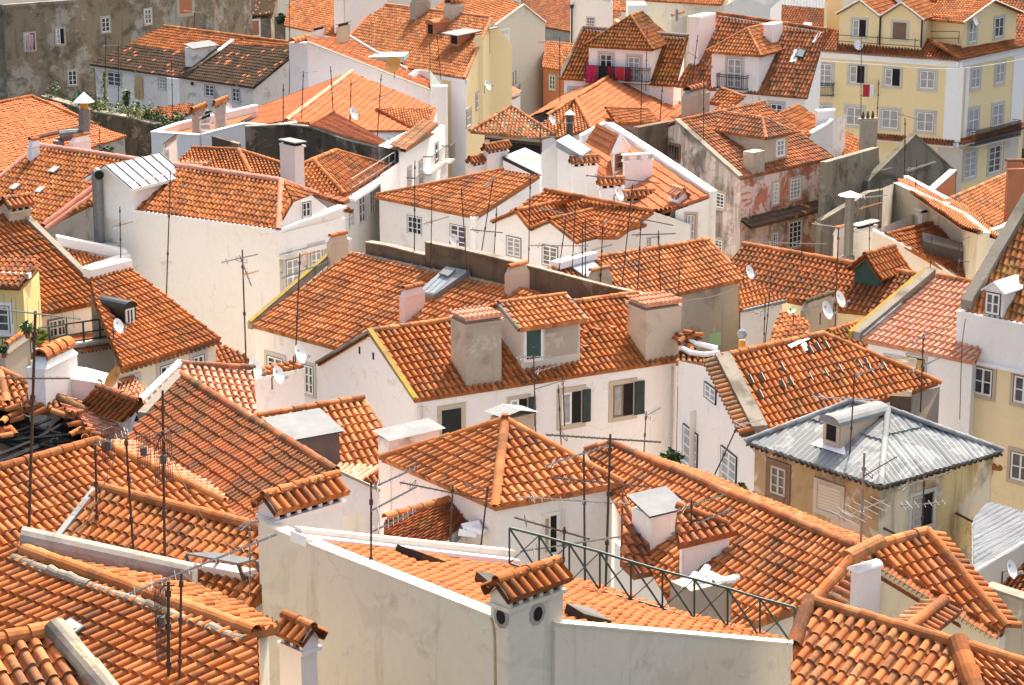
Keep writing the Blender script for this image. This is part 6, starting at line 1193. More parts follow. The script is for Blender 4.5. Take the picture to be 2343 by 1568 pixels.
# ================================================= yellow tall house with orange roof
h = house('yellow_house', 'tall yellow house with white corner strip under a big orange roof with two dormers', zb=0, wall='yellow_olive', roof='tile', key='tallyellow')
pl = h.line((926, 156), (1061, 180), 14.2, 29); ps = h.slope(pl, [(770, 128), (1061, 180), (1123, 42), (883, 12), (842, 40)], (-.75, 1), pitch=.25); n = h.Pp; h.ridge((883, 12), (1123, 42), .14, 'orange_wall'); h.R.pipe(ps[1], ps[2], .14, 'orange_wall'); h.ridge((842, 40), (800, 88), .2, 'orange_wall')
A, B, C, D = ps[0], ps[1], ps[2], ps[3]; A, B = A + n * .2 - Z * .1, B + n * .2 - Z * .1; rt = hv(onV((1125, 150), B, V3((.38, .92, 0))) - B); E = B + rt; h.walls([A, B, V3((C.x, C.y, C.z - .1)) , E + rt * .8 + Z * 1.5, E + rt * .8 + Z * 1.5 + V3((-8, 3, 0))], closed=False, mats=['yellow', 'yellow', 'yellow', 'yellow'])
u = h.U; h.W.box(V3((B.x, B.y, 0)) - n * .04 - u * 2.6 + u * 2.6, -u * 1.7, n * .1, Z * B.z, 'cap_white'); h.W.box(A - n * .15 - Z * .3, B - A, n * .3, Z * .28, 'cap_white')
fs = [h.faces[1], h.faces[2]]
for TL, BR in (((1088, 215), (1098, 245)), ((1066, 253), (1077, 285))): h.win(TL, BR, nx=2, ny=2, sur=.1, sm='stone_tan', faces=fs)
for BL, BR, yt, mt, kind in (((975, 83), (993, 82), 53, 'orange_wall', 'barrel'), ((1028, 106), (1049, 108), 78, 'orange_wall', 'slope')):
    s_ = h.dormer(BL, BR, yt, kind, depth=3.2, mat=mt, rh=.3, rmat='tile_flat' if kind == 'barrel' else 'metal_sheet', ov=.1 if kind == 'barrel' else .5); h.win((BL[0] + 4, yt + 3), (BR[0] - 3, BL[1] - 4), kind='dark', sur=0, parent='dormer', faces=s_[:1])
h.chim(938, 950, 985, 50, 8, cap='taper', mat='cement', capm='mortar', label='broad mottled chimney near the ridge, left one'); h.chim(1014, 1030, 1062, 54, 18, cap='taper', mat='stone_tan', capm='mortar', label='broad mottled chimney near the ridge, right one, guy wired')
h.chim(1086, 1089, 1105, 250, 90, cap='taper', mat='yellow', capm='cap_white', Y=E.y - 1.2, down=1)
# pale green gable
h = house('lime_house', 'plain pale greenish gable walled house with a shuttered window right of the tall yellow house', zb=0, wall='lime', roof='tile', key='lime')
Yl = 196; T = [onY((1128, 62), Yl - 5), onY((1197, 12), Yl - 1), onY((1247, 52), Yl + 2)]; bk = V3((-3.5, 9, 0)); h.walls([T[0], T[1], T[2], T[2] + bk, T[1] + bk, T[0] + bk]); h.slope(plane3(T[0], T[1], T[1] + bk), [T[0] + V3((-.2, 0, -.1)), T[1], T[1] + bk * 1.5, T[0] + bk * 1.5], T[1] - T[0], U=bk.normalized()); h.slope(plane3(T[1], T[2], T[1] + bk), [T[1], T[2], T[2] + bk, T[1] + bk], T[1] - T[2], U=bk.normalized()); h.setpl(plane(T[0], T[2], 20), T[0], T[2])
h.R.pipe(T[0], T[1], .12, 'stone'); h.R.pipe(T[1], T[2], .12, 'stone')
h.win((1141, 72), (1163, 106), kind='blind', sur=.1, pane='frame_white', faces=h.faces[:1], sm='white'); h.win((1137, 150), (1165, 190), kind='panel', pane='lime', sur=.08, sm='white', faces=h.faces[:1]); h.win((1142, 70), (1162, 76), kind='panel', pane='grey_dark', sur=0, faces=h.faces[:1])
h2 = house('white_house', 'small white terrace house with red tile strip and black rail below the pale gable', zb=0, wall='white', roof='tile_pink', key='terrace')
Yt = Yl - 9; P = loopY(h2, [(1126, 240, Yt - 1), (1190, 205, Yt + 3)], 4); e0, e1 = P[0] - h2.Pp * .2, P[1] - h2.Pp * .2; tiles(h2.R, plane(e0, e1, 20), [e0, e1, e1 + h2.Pp * 1.2 + Z * .4, e0 + h2.Pp * 1.2 + Z * .4], h2.U, h2.Pp + Z * .36, 'tile_pink', 'lusa', .22, .36); m = MB()
a_, b_ = onY((1130, 212), Yt), onY((1180, 182), Yt + 3)
for i in range(9): p = a_ + (b_ - a_) * i / 8; m.tube([p - Z * .4, p + Z * .7], .03, 'iron_black', 4)
m.tube([a_ + Z * .7, b_ + Z * .7], .04, 'iron_black', 4); h2.part('railing', m)
# ================================================= old ochre tenement top left
h = house('tenement', 'old ochre tenement with blotched crumbling render and scattered small windows, top left', zb=0, wall='ochre', roof='tile', key='tenement')
P = [onY((x, -25 if y is None else y), Y) for x, y, Y in ((6, 14, 214), (170, 2, 218), (228, None, 221), (400, None, 228), (486, None, 231))]
h.walls([P[0] + V3((-6, 1, 0)), P[0] + V3((-.05, .8, 0))] + P + [P[-1] + V3((3, 8, 0))], closed=False, top=False); fs = h.faces[2:6]
h.D.box(P[0] - V3((0, .15, .2)), P[1] - P[0], V3((0, .6, 0)), Z * .3, 'mortar')
for TL, BR, kind in (((56, 78), (80, 114), 'open'), ((128, 67), (147, 100), 'open'), ((231, 42), (251, 72), 'w'), ((330, 23), (346, 54), 'w'), ((155, 163), (176, 194), 'w'), ((409, -5), (439, 30), 'panel')):
    h.win(TL, BR, kind=kind, nx=2, ny=3, sur=.16 if kind != 'panel' else .3, sm='stone_tan', faces=fs, pane='orange_wall' if kind == 'panel' else 'glass', fr='frame_white', outer='green_dark' if kind == 'w' and TL[0] < 240 else None)
a_, d_, n_ = h.hit((140, 200), fs)
h.W.box(onV((110, 262), a_, d_) - Z * 8, onV((212, 262), a_, d_) - onV((110, 262), a_, d_), n_ * .5, Z * (8 + onV((110, 208), a_, d_).z - onV((110, 262), a_, d_).z), 'ochre')
h = house('house', 'ochre house with dark mottled tile roof and white framed openings shut with rust red boards', zb=0, wall='ochre', roof='tile_dark', key='redboards')
A, B = onY((484, 47), 240), onY((622, 40), 246); pl = plane(A, B, 24); h.setpl(pl, A, B); ps = h.slope(pl, [A, B, onPl((640, -20), pl), onPl((470, -20), pl)], (-.8, 1), pitch=.28); body(h, ps, .15); h.walls([B + V3((.2, .5, 0)), onY((700, 40), 244)], closed=False)
for TL, BR in (((503, 56), (527, 80)), ((565, 50), (592, 80))): h.win(TL, BR, kind='panel', pane='orange_wall', sur=.25, sm='cap_white', faces=[h.faces[0]])
# ================================================= dark tiled white house
h = house('white_house', 'white house with blackened tile roof, orange only near the ridge', zb=0, wall='white_dirty', roof='tile_dark', key='darktile')
pl = h.line((212, 150), (580, 202), 12, 25); h.pitch = .25; h.row = .4
lower = [(205, 149), (580, 202), (668, 130), (668, 110), (530, 104), (425, 120), (296, 103)]; ps = h.slope(pl, lower, (-1, .75)); h.slope(pl, [(296, 103), (425, 120), (530, 104), (562, 89), (375, 62)], (-1, .75), mat='tile'); h.slope(pl, [(530, 104), (668, 110), (668, 99), (562, 89)], (-1, .75), mat='tile')
h.ridge((375, 62), (668, 100), .16, 'tile'); R0, R1 = onPl((375, 62), pl), onPl((668, 100), pl); n = h.Pp; h.slope(plane(R0, R1, -25), [R0, R1, R1 + n * 4 - Z * 1.8, R0 + n * 4 - Z * 1.8], n * -1 + Z * .45, mat='tile')
lp = inset([ps[0], ps[1], ps[2], R1, R1 + n * 4 - Z * 1.8, R0 + n * 4 - Z * 1.8, R0], .25); h.walls([p - Z * .1 for p in lp]); f = [h.faces[0]]
h.W.box(ps[0] - Z * .22 + n * .05, ps[1] - ps[0], n * .25, Z * .14, 'stone'); a_, d_, n_ = h.hit((405, 200), f); w0, w1 = onV((393, 200), a_, d_), onV((420, 200), a_, d_); h.W.box(V3((w0.x, w0.y, 0)), V3((w1.x - w0.x, w1.y - w0.y, 0)), n_ * .5, Z * (ps[0].z - .1), 'white')
for TL, BR, k in (((246, 164), (278, 200), 'w'), ((364, 180), (380, 206), 'w'), ((437, 186), (444, 196), 'dark'), ((469, 193), (491, 222), 'w'), ((532, 201), (549, 234), 'w')): h.win(TL, BR, kind=k, nx=2, ny=3, sur=.08, sm='stone', faces=f)
h.chim(424, 441, 496, 156, 112, cap='shed', mat='white_dirty', capm='metal_sheet', label='wide low chimney in a white firewall, tin covered'); h.coping(onPl((500, 120), pl), onPl((532, 95), pl), .4, .25, 'cap_white'); h.coping(onPl((428, 170), pl), onPl((500, 122), pl), .5, .3, 'blackwall')
# small red roof in front
h = house('lean_to', 'low red tiled lean-to roof among plants below the blackened roof', cat='lean-to', zb=0, wall='white_dirty', roof='tile_red', key='plantlean')
pl = h.line((330, 262), (425, 272), 9.5, 18); ps = h.slope(pl, [(320, 262), (400, 275), (470, 245), (430, 238), (340, 250)], (-.5, .8)); body(h, ps, .1)
# ================================================= flat orange roof left edge
h = house('tiled_house', 'house with broad smooth orange roof at the left edge, below the ochre tenement', zb=0, wall='grey', roof='tile_flat', key='flatleft')
pl = h.line((-20, 392), (230, 340), 12.4, 17); ps = h.slope(pl, [(-30, 400), (60, 385), (290, 312), (215, 285), (135, 238), (72, 222), (-30, 242)], (-.5, .9), prof='flat', pitch=.25, row=.5, jit=.014); h.ridge((72, 222), (-30, 242), .13, 'tile'); h.ridge((72, 222), (215, 285), .13, 'tile'); body(h, ps, .1)
h.D.box(onPl((75, 325), pl) + pl[1] * .1, onPl((180, 300), pl) - onPl((75, 325), pl), V3((.2, .5, .15)), Z * .12, 'rust')
# ================================================= planted retaining wall
h = house('garden_wall', 'dark mouldy garden wall topped with ivy and plants behind the white parapet', cat='wall', zb=0, wall='blackwall', key='gardenwall')
T = [onY((95, 222), 175), onY((205, 256), 165), onY((300, 272), 160), onY((352, 287), 158), onY((420, 300), 162)]; h.thick(T, .6, cop='mortar', ch=.1); GW = T
# ================================================= white house with red orange roof behind the party wall
h = house('cream_house', 'cream house under orange roof with tall white chimney wall, behind the lilac party wall', zb=0, wall='cream', roof='tile', key='backorange')
A, B = onY((650, 60), 222), onY((705, 72), 218); A, B = W((650, 60), 13.2), W((708, 73), 13.2); pl = plane(A, B, 27); h.setpl(pl, A, B); ps = h.slope(pl, [A, onPl((775, 86), pl), onPl((790, -20), pl), onPl((668, -20), pl)], (-.6, 1), pitch=.26); body(h, ps, .1); 
Yc = onPl((770, 60), pl).y - 2; h.walls([onY((763, -15), Yc + 1), onY((790, -15), Yc), onY((885, -15), Yc + 4)], closed=False, mat='lilac'); h.W.box(V3((onY((763, 0), Yc).x, Yc + .2, 0)), V3((.9, -.2, 0)), V3((.1, 3, 0)), Z * onY((763, -15), Yc).z, 'lilac')
h.win((692, 84), (702, 100), nx=2, ny=2, sur=.1, faces=h.faces[:1])
# ================================================= dark red background roofs
h = house('tiled_house', 'house with dark red roof behind the pale gable, upper middle', zb=0, wall='grey', roof='tile_red', key='darkback')
pl = h.line((1230, 62), (1420, 95), 8.5, 24); ps = h.slope(pl, [(1200, 55), (1420, 95), (1420, -30), (1190, -30)], (-.7, 1), pitch=.3); body(h, ps, .1)
h = house('stone_house', 'grey stone house with arched openings and an orange roof beside the pale gable', zb=0, wall='grey', roof='tile', key='redwindows')
pl = h.line((1248, 156), (1310, 165), 11.5, 26); ps = h.slope(pl, [(1240, 155), (1320, 166), (1320, 100), (1248, 95)], (-.5, 1)); body(h, ps, .1, mats=['orange_wall', 'orange_wall', 'orange_wall', 'orange_wall']); f = [h.faces[0]]; h.win((1257, 172), (1270, 206), nx=2, ny=3, sur=.1, faces=f); h.win((1257, 235), (1270, 262), nx=2, ny=3, sur=.1, faces=f)
h = house('white_house', 'white house with black drainpipe and one small window, at the top edge', zb=0, wall='white', roof='tile', key='drainpipe')
Yd = 205; P = loopY(h, [(1308, -15, Yd), (1402, 8, Yd - 2), (1400, 3, Yd + 3)], 5); h.win((1342, 39), (1360, 63), nx=3, ny=3, sur=.06, sm='white', faces=h.faces[:1], outer='black_sheet'); m = MB(); q0, q1 = onY((1308, 20), Yd - .3), onY((1307, 130), Yd - .3); m.tube([q0, q1], .09, 'iron_black', 6); m.tube([q0, q0 + Z * .35], .16, 'iron_black', 6, .22); h.part('drainpipe', m)
pl = h.line((1400, 20), (1460, 26), 13.5, 24); h.slope(pl, [(1398, 24), (1440, 27), (1470, -4), (1460, -20), (1405, -20)], (-.6, 1))
P = [onY((1435, 20), Yd + 1), onY((1448, 10), Yd + 2), onY((1480, 12), Yd + 4)]; h.W.box(V3((onY((1436, 0), Yd + 1).x, Yd + 1, 0)), V3((1.7, 0, 0)), V3((0, 3, 0)), Z * onY((1440, 12), Yd + 1).z, 'white')
h = house('cream_house', 'long cream house wall under an orange eave, top middle', zb=0, wall='putty', roof='tile', key='creamback')
A, B = W((1470, 2), 15), W((1650, 12), 15); pl = plane(A, B, 25); h.setpl(pl, A, B); ps = h.slope(pl, [A, B, onPl((1680, -40), pl), onPl((1480, -40), pl)], (-.4, 1)); body(h, ps, .2)
h.chim(1532, 1536, 1570, 85, 45, cap='taper', mat='putty', capm='orange_wall', Y=A.y - 6, down=4); m = MB(); q = onY((1548, 48), A.y - 6); m.tube([q, q + Z * .8], .12, 'alu', 8); m.tube([q + Z * .8, q + Z * 1.1], .22, 'alu', 8, .05); h.part('cowl', m)
h = house('white_house', 'plain white gable end at the top edge left of the yellow corner building', zb=0, wall='white', roof='tile', key='topgable')
T = [onY((1648, 22), 212), onY((1700, -12), 214), onY((1762, 20), 216)]; bk = V3((2, 8, 0)); h.walls([T[0], T[1], T[2], T[2] + bk, T[1] + bk, T[0] + bk]); h.setpl(plane(T[0], T[2], 20), T[0], T[2])
h = house('shed', 'long far shed with pale sheet roof at the top edge, left of the yellow building', cat='shed', zb=0, wall='grey_dark', roof='metal_sheet', key='farshed')
A, B = W((1760, 10), 10), W((1900, 22), 10); pl = plane(A, B, 20); h.setpl(pl, A, B); ps = h.slope(pl, [A, B, onPl((1900, -40), pl), onPl((1760, -40), pl)], (0, -1), prof='corr', pitch=.4, row=3); body(h, ps, .1)
pl = h.line((1765, 62), (1900, 70), 9.0, 24); h.slope(pl, [(1755, 62), (1900, 70), (1900, 22), (1755, 12)], (-.5, 1), mat='tile_red', pitch=.3)
h = house('tiled_house', 'house with huge dull red roof behind the yellow corner building, top right', zb=0, wall='grey', roof='tile_red', key='rightback')
pl = h.line((2180, 160), (2400, 165), 7.5, 26); ps = h.slope(pl, [(2150, 160), (2420, 168), (2420, -50), (2150, -50)], (-.5, 1), pitch=.32, row=.5); body(h, ps, .1)
h.walls([p - V3((0, .4, .3)) for p in (onPl((2300, 163), pl), onPl((2420, 168), pl))], closed=False, mat='stone')
# ================================================= white mansard houses
def lace_rail(A, B, out, hgt, mat='iron_black', step=.13, extra=None):
    m = MB(); n = -perp(A, B) * out; d = B - A; k = max(4, int(d.length / step)); q = [A, A + n, B + n, B]
    m.box(A - Z * .12, d, n, Z * .1, 'stone')
    for i in range(k + 1): p = A + d * i / k + n; m.tube([p, p + Z * hgt], .017, mat, 4)
    for z_ in (hgt, hgt * .85, .08):
        for a_, b_ in zip(q, q[1:]): m.tube([a_ + Z * z_, b_ + Z * z_], .025, mat, 4)
    for t in (.33, .66):
        for e in (A, B): p = e + n * t; m.tube([p, p + Z * hgt], .017, mat, 4)
    return m
h = house('white_house', 'white house with steep lichened roof and a wide dormer with two balcony doors', zb=0, wall='white', roof='tile_yel', key='mansardleft')
pl = h.line((1279, 181), (1546, 198), 15.2, 42); h.row = .42; ps = h.slope(pl, [(1279, 181), (1546, 198), (1575, 84), (1335, 64)], (-.45, 1), prof='lusa', pitch=.26, jit=.014); h.ridge((1335, 64), (1575, 84), .14, 'mortar'); body(h, ps, .25); f = [h.faces[0]]
h.coping(ps[0], ps[3], .25, .15, 'mortar')
s_ = h.dormer((1346, 184), (1486, 195), 106, 'hip', mat='white', rh=2.0, rmat='tile_yel', ov=.3, depth=4.2)
for TL, BR in (((1373, 124), (1400, 180)), ((1437, 130), (1463, 186))): h.win(TL, BR, nx=2, ny=4, sur=.2, sm='stone', parent='dormer', faces=s_[:1], outer='grey_dark', name='door', sill=False)
h.win((1305, 205), (1335, 245), kind='w', nx=1, ny=1, sur=.25, sm='stone', faces=f, pane='curtain')
h.part('balcony', lace_rail(s_[0][0] - Z * (s_[0][0].z - onPl((1346, 184), pl).z - .2) - h.U * .1, s_[0][1] - Z * (s_[0][0].z - onPl((1346, 184), pl).z - .2) + h.U * .1, .7, 1.0), 'dormer')
BALC = (s_[0][0] - Z * (s_[0][0].z - onPl((1346, 184), pl).z - 1.2) - h.Pp * .75, h.U)
h = house('white_house', 'white house with orange roof, small hipped dormer over an iron balcony door and white chimneys', zb=0, wall='white', roof='tile_old', key='mansardright')
pl = h.line((1546, 199), (1846, 226), 15.4, 40); ps = h.slope(pl, [(1546, 199), (1846, 226), (1890, 70), (1640, 32)], (-.45, 1), pitch=.26, row=.42, jit=.014); h.ridge((1640, 32), (1890, 70), .14, 'tile'); body(h, ps, .25); f = [h.faces[0]]
s_ = h.dormer((1626, 203), (1734, 210), 119, 'hip', mat='white', rh=1.5, rmat='tile', ov=.3, depth=4); h.win((1665, 134), (1695, 202), nx=2, ny=4, sur=.2, sm='stone', parent='dormer', faces=s_[:1], outer='grey_dark', name='door', sill=False)
k_ = (s_[0][1] - s_[0][0]); z0 = onPl((1626, 203), pl).z + .15; a_ = s_[0][0] + k_ * .19; b_ = s_[0][0] + k_ * .8; h.part('balcony', lace_rail(V3((a_.x, a_.y, z0)), V3((b_.x, b_.y, z0)), .6, 1.0), 'dormer')
for TL, BR in (((1575, 216), (1607, 255)), ((1763, 237), (1790, 265))): h.win(TL, BR, nx=2, ny=2, sur=.22, sm='stone', faces=f)
h.chim(1575, 1597, 1634, 150, 42, cap='rim', mat='white', capm='cap_white', label='tall plain white chimney wall, left'); h.chim(1745, 1765, 1788, 128, 60, cap='rim', mat='white', capm='cap_white', label='white chimney right of the balcony dormer')
m = MB(); c = [onPl(p, pl) + pl[1] * .16 for p in ((1818, 133), (1838, 137), (1846, 118), (1828, 114))]; m.add(c + [x - pl[1] * .2 for x in c], [(0, 1, 2, 3), (0, 1, 5, 4), (1, 2, 6, 5), (2, 3, 7, 6), (3, 0, 4, 7)], 'black_sheet'); cc = sum(c, V3()) / 4; m2 = MB(); m2.poly([p + (cc - p) * .22 + pl[1] * .02 for p in c], 'glass_sky'); h.part('skylight', m); h.part('pane', m2, '^')
for q in (((1806, 145), (1822, 143), (1830, 112), (1815, 118)), ((1858, 100), (1866, 100), (1880, 76), (1872, 77)), ((1838, 60), (1858, 62), (1858, 55), (1840, 53))):
    m = MB(); m.poly([onPl(p, pl) + pl[1] * .11 for p in q], 'cap_white'); h.part('whitewash_patch', m, 'roof')
# ================================================= yellow corner building
h = house('corner_building', 'large yellow corner building with white corner strip, stone window frames and gabled attic storey', cat='building', zb=0, wall='yellow', roof='tile', key='corner_yellow')
E0, E1, E2 = W((1843, 113), 14.2), W((2199, 138), 14.2), W((2360, 104), 14.2); pl = plane(E0, E1, 24); h.setpl(pl, E0, E1); u = h.U; n = h.Pp; u2 = hv(E2 - E1).normalized(); n2 = perp(E1, E2)
h.rm = 'tile_red'; h.slope(pl, [E0, E1, onPl((2115, 88), pl), onPl((1925, 70), pl), onPl((1870, 66), pl)], n + Z * .4, pitch=.27, mat='tile_red'); p2 = plane(E1, E2, 24); h.slope(p2, [E1, E2, onPl((2325, 85), p2), onPl((2200, 108), p2), onPl((2130, 95), p2)], n2 + Z * .4, U=u2, pitch=.27); h.ridge(E1, onPl((2118, 90), pl), .15)
for a_, b_, nn in ((E0, E1, n), (E1, E2, n2)):
    k = int((b_ - a_).length / .3)
    for i in range(k): p = a_ + (b_ - a_) * (i + .5) / k - Z * .12; h.D.pipe(p + nn * .4, p - nn * .02, .11, 'cap_white', seg=.5)
    h.W.box(a_ + nn * .28 - Z * .65, b_ - a_, nn * .2, Z * .45, 'cap_white')
C0, C1, C2 = E0 + n * .35 + u * .05, E1 + n * .3 + n2 * .3, E2 + n2 * .35; C1 = E1 + (n + n2) * .33; h.walls([C0 - Z * .2 + n * 9, C0 - Z * .2, C1 - Z * .2, C2 - Z * .2], closed=False); fF = [h.faces[1]]; fR = [h.faces[2]]
def strip(fc, x, w, mat, z0, z1, o=.05):
    a_, d_, n_ = h.hit((x[0], 250), fc); p = onV((x[0], 250), a_, d_); d_ = d_ if (onV((x[1], 250), a_, d_) - p).dot(d_) > 0 else -d_; ww = (onV((x[1], 250), a_, d_) - p).length; h.W.box(V3((p.x, p.y, z0)), d_ * ww, n_ * o, Z * (z1 - z0), mat)
zc = onV((2100, 318), C1, u).z
strip(fF, (2160, 2200), 0, 'cap_white', zc, E0.z - .7); strip(fR, (2205, 2213), 0, 'cap_white', zc, E0.z - .7); strip(fR, (2312, 2338), 0, 'cap_white', zc, E0.z - .7); strip(fF, (2150, 2206), 0, 'stone', 0, zc - .5, .06); strip(fR, (2300, 2332), 0, 'stone', 0, zc - .5, .06)
for a_, b_, nn, k0 in ((C0, C1, n, .45), (C1, C2, n2, 0)):
    a_ = a_ + (b_ - a_) * k0; a_ = V3((a_.x, a_.y, zc)); b_ = V3((b_.x, b_.y, zc)); o = -nn * .7; h.W.box(a_ - Z * .45, b_ - a_, -nn * .35, Z * .4, 'cap_white'); e0, e1 = a_ + o - Z * .15, b_ + o - Z * .15; tiles(h.R, plane(e0, e1, 20), [e0, e1, b_ + Z * .12, a_ + Z * .12], hv(b_ - a_).normalized(), -o + Z * .27, 'tile_red', 'lusa', .26, .4)
    k = int((b_ - a_).length / .32)
    for i in range(k): p = e0 + (e1 - e0) * (i + .5) / k - Z * .1; h.D.pipe(p + nn * .3, p, .1, 'cap_white', seg=.5)
c3 = lambda x, y: (3, 0, x, y)
h.win(c3(420, 515), c3(528, 712), nx=2, ny=4, sur=.25, faces=fF, outer='grey_dark', sill=False)
for x0, y0, x1, y1, k in ((682, 532, 793, 677, 'open'), (967, 556, 1080, 700, 'open'), (1253, 574, 1365, 722, 'w'), (392, 848, 514, 950, 'w'), (655, 868, 780, 1020, 'w'), (942, 890, 1068, 1045, 'w'), (1226, 910, 1354, 1070, 'w')): h.win(c3(x0, y0), c3(x1, y1), kind=k, nx=2, ny=2, sur=.25, faces=fF, pane='curtain' if k == 'w' else 'glass', outer='grey_dark')
for x0, y0, x1, y1 in ((1668, 565, 1728, 705), (1866, 525, 1924, 664), (1642, 895, 1714, 1060), (1840, 858, 1914, 1010), (1612, 1240, 1694, 1426), (1810, 1198, 1890, 1382)): h.win(c3(x0, y0), c3(x1, y1), nx=2, ny=2 if y0 < 1100 else 4, sur=.25, faces=fR, pane='curtain' if x0 < 1700 else 'glass', outer='grey_dark')
a_, d_, n_ = h.hit((1890, 215), fF); q0, q1 = onV(c3(370, 770), a_, d_), onV(c3(552, 775), a_, d_); h.part('balcony', lace_rail(q0, q1, .6, 1.05))
a_, d_, n_ = h.hit((2250, 330), fR); q0, q1 = onV(c3(1615, 1178), a_, d_), onV(c3(1985, 1092), a_, d_); h.part('balcony', lace_rail(q0, q1, .9, 1.3, step=.1))
# attic storey
b0, b1 = onPl((1918, 102), pl), onPl((2106, 117), pl); zt = onV((1918, 30), b0, u).z; L_ = (b1 - b0).dot(u); A0 = b0; A1 = b0 + u * L_; mid = A0 + u * L_ * .5; at = lambda t, z_: A0 + u * L_ * t + Z * (z_ - A0.z); gz = zt + 1.1
loop = [at(0, zt), at(.25, gz), at(.5, zt - .1), at(.75, gz), at(1, zt - .1)]; d0 = n * 2.4
h.walls([at(0, zt) + n * 8] + loop + [at(1, zt - .1) + d0, ], closed=False, zb=A0.z - 1); fa = h.faces[-6:]
r0 = onPl((2200, 112), p2) ; w0 = r0; w1 = onPl((2322, 92), p2); zt2 = onV((2206, 48), w0, u2).z; k2 = lambda t, z_: w0 + (w1 - w0) * t + Z * (z_ - (w0 + (w1 - w0) * t).z)
h.walls([at(1, zt - .1) + d0, k2(0, zt2), k2(.5, zt2 + 1.2), k2(1, zt2), k2(1, zt2) + n2 * 7], closed=False, zb=A0.z - 1); fb = h.faces[-4:]
bkn = n * 6
for t0, t1, z0, z1 in ((-.03, .25, zt - .1, gz), (.25, .5, gz, zt - .1), (.5, .75, zt - .1, gz), (.75, 1.03, gz, zt - .2)):
    a_, b_ = at(t0, z0 + .05) - n * .3, at(t1, z1 + .05) - n * .3; lowf = z0 < z1; e, r = (a_, b_) if lowf else (b_, a_); tiles(h.R, plane3(e, e + bkn, r), [e, e + bkn, r + bkn, r], n, r - e, 'tile', 'lusa', .25, .4, sag=.01); h.D.pipe(e - n * .02, r - n * .02, .1, 'stone')
b2 = n2 * 6; e0, e1, rr = k2(-.06, zt2 - .1) - n2 * .3, k2(1.06, zt2 - .1) - n2 * .3, k2(.5, zt2 + 1.3) - n2 * .3
for e in (e0, e1): tiles(h.R, plane3(e, e + b2, rr), [e, e + b2, rr + b2, rr], n2, rr - e, 'tile', 'lusa', .25, .4, sag=.01); h.D.pipe(e, rr, .1, 'stone')
g0, g1 = at(1, zt) + d0 * .6, k2(0, zt2) + n2 * .3; q = plane(g0, g1, 18); h.slope(q, [at(.98, zt - .05) + d0 - n * .4, k2(0, zt2 - .02) - n * .3, k2(0, zt2) + n * 5 + Z * 1.6, at(.9, zt) + n * 7 + Z * 1.6], n + Z * .32, mat='tile', U=hv(g1 - g0).normalized())
h.slope(plane(at(0, gz - .3) + n * 5, at(1, gz - .3) + n * 5, 20), [at(-.1, gz - .3) + n * 5, at(1.3, gz - .3) + n * 5, at(1.3, gz + 1.2) + n * 9, at(-.1, gz + 1.2) + n * 9], n + Z * .36, mat='tile', U=u)
for x0, y0, x1, y1, k, ff in ((705, 160, 805, 300, 'open', fa), (1032, 180, 1135, 322, 'panel', fa), (1645, 192, 1700, 335, 'w', fb), (1857, 150, 1918, 293, 'w', fb)): h.win(c3(x0, y0), c3(x1, y1), kind=k, nx=2, ny=2, sur=.2, faces=ff, pane='wood' if k == 'panel' else 'glass', outer='grey_dark')
m = MB()
for t in (.02, .5, .95): p = at(t, A0.z + .1) - n * .6; m.tube([p - Z * .3, p + Z * .9], .03, 'iron_black', 4)
for z_ in (.35, .85): m.tube([at(-.02, A0.z + z_) - n * .6, at(1.0, A0.z + z_) - n * .6], .028, 'iron_black', 4)
h.part('railing', m); m = MB(); p0 = at(1.03, A0.z + .4) + n * 1.5; p1 = k2(-.05, w0.z + .5) - n * .2
for z_ in (.4, .95): m.tube([p0 + Z * z_, p1 + Z * z_], .028, 'iron_black', 4)
m.tube([p1, p1 + Z * .95], .03, 'iron_black', 4); h.part('railing', m)
m = MB()
for t in (.5, 1.0): m.tube([at(t, zt - .1) - n * .12, at(t, A0.z + .2) - n * .12], .08, 'iron_black', 6)
h.part('drainpipe', m)
h.chim(1885, 1890, 1924, 78, -18, cap='rim', mat='yellow', capm='stone', pl=pl, label='yellow chimney wall with an iron ladder')
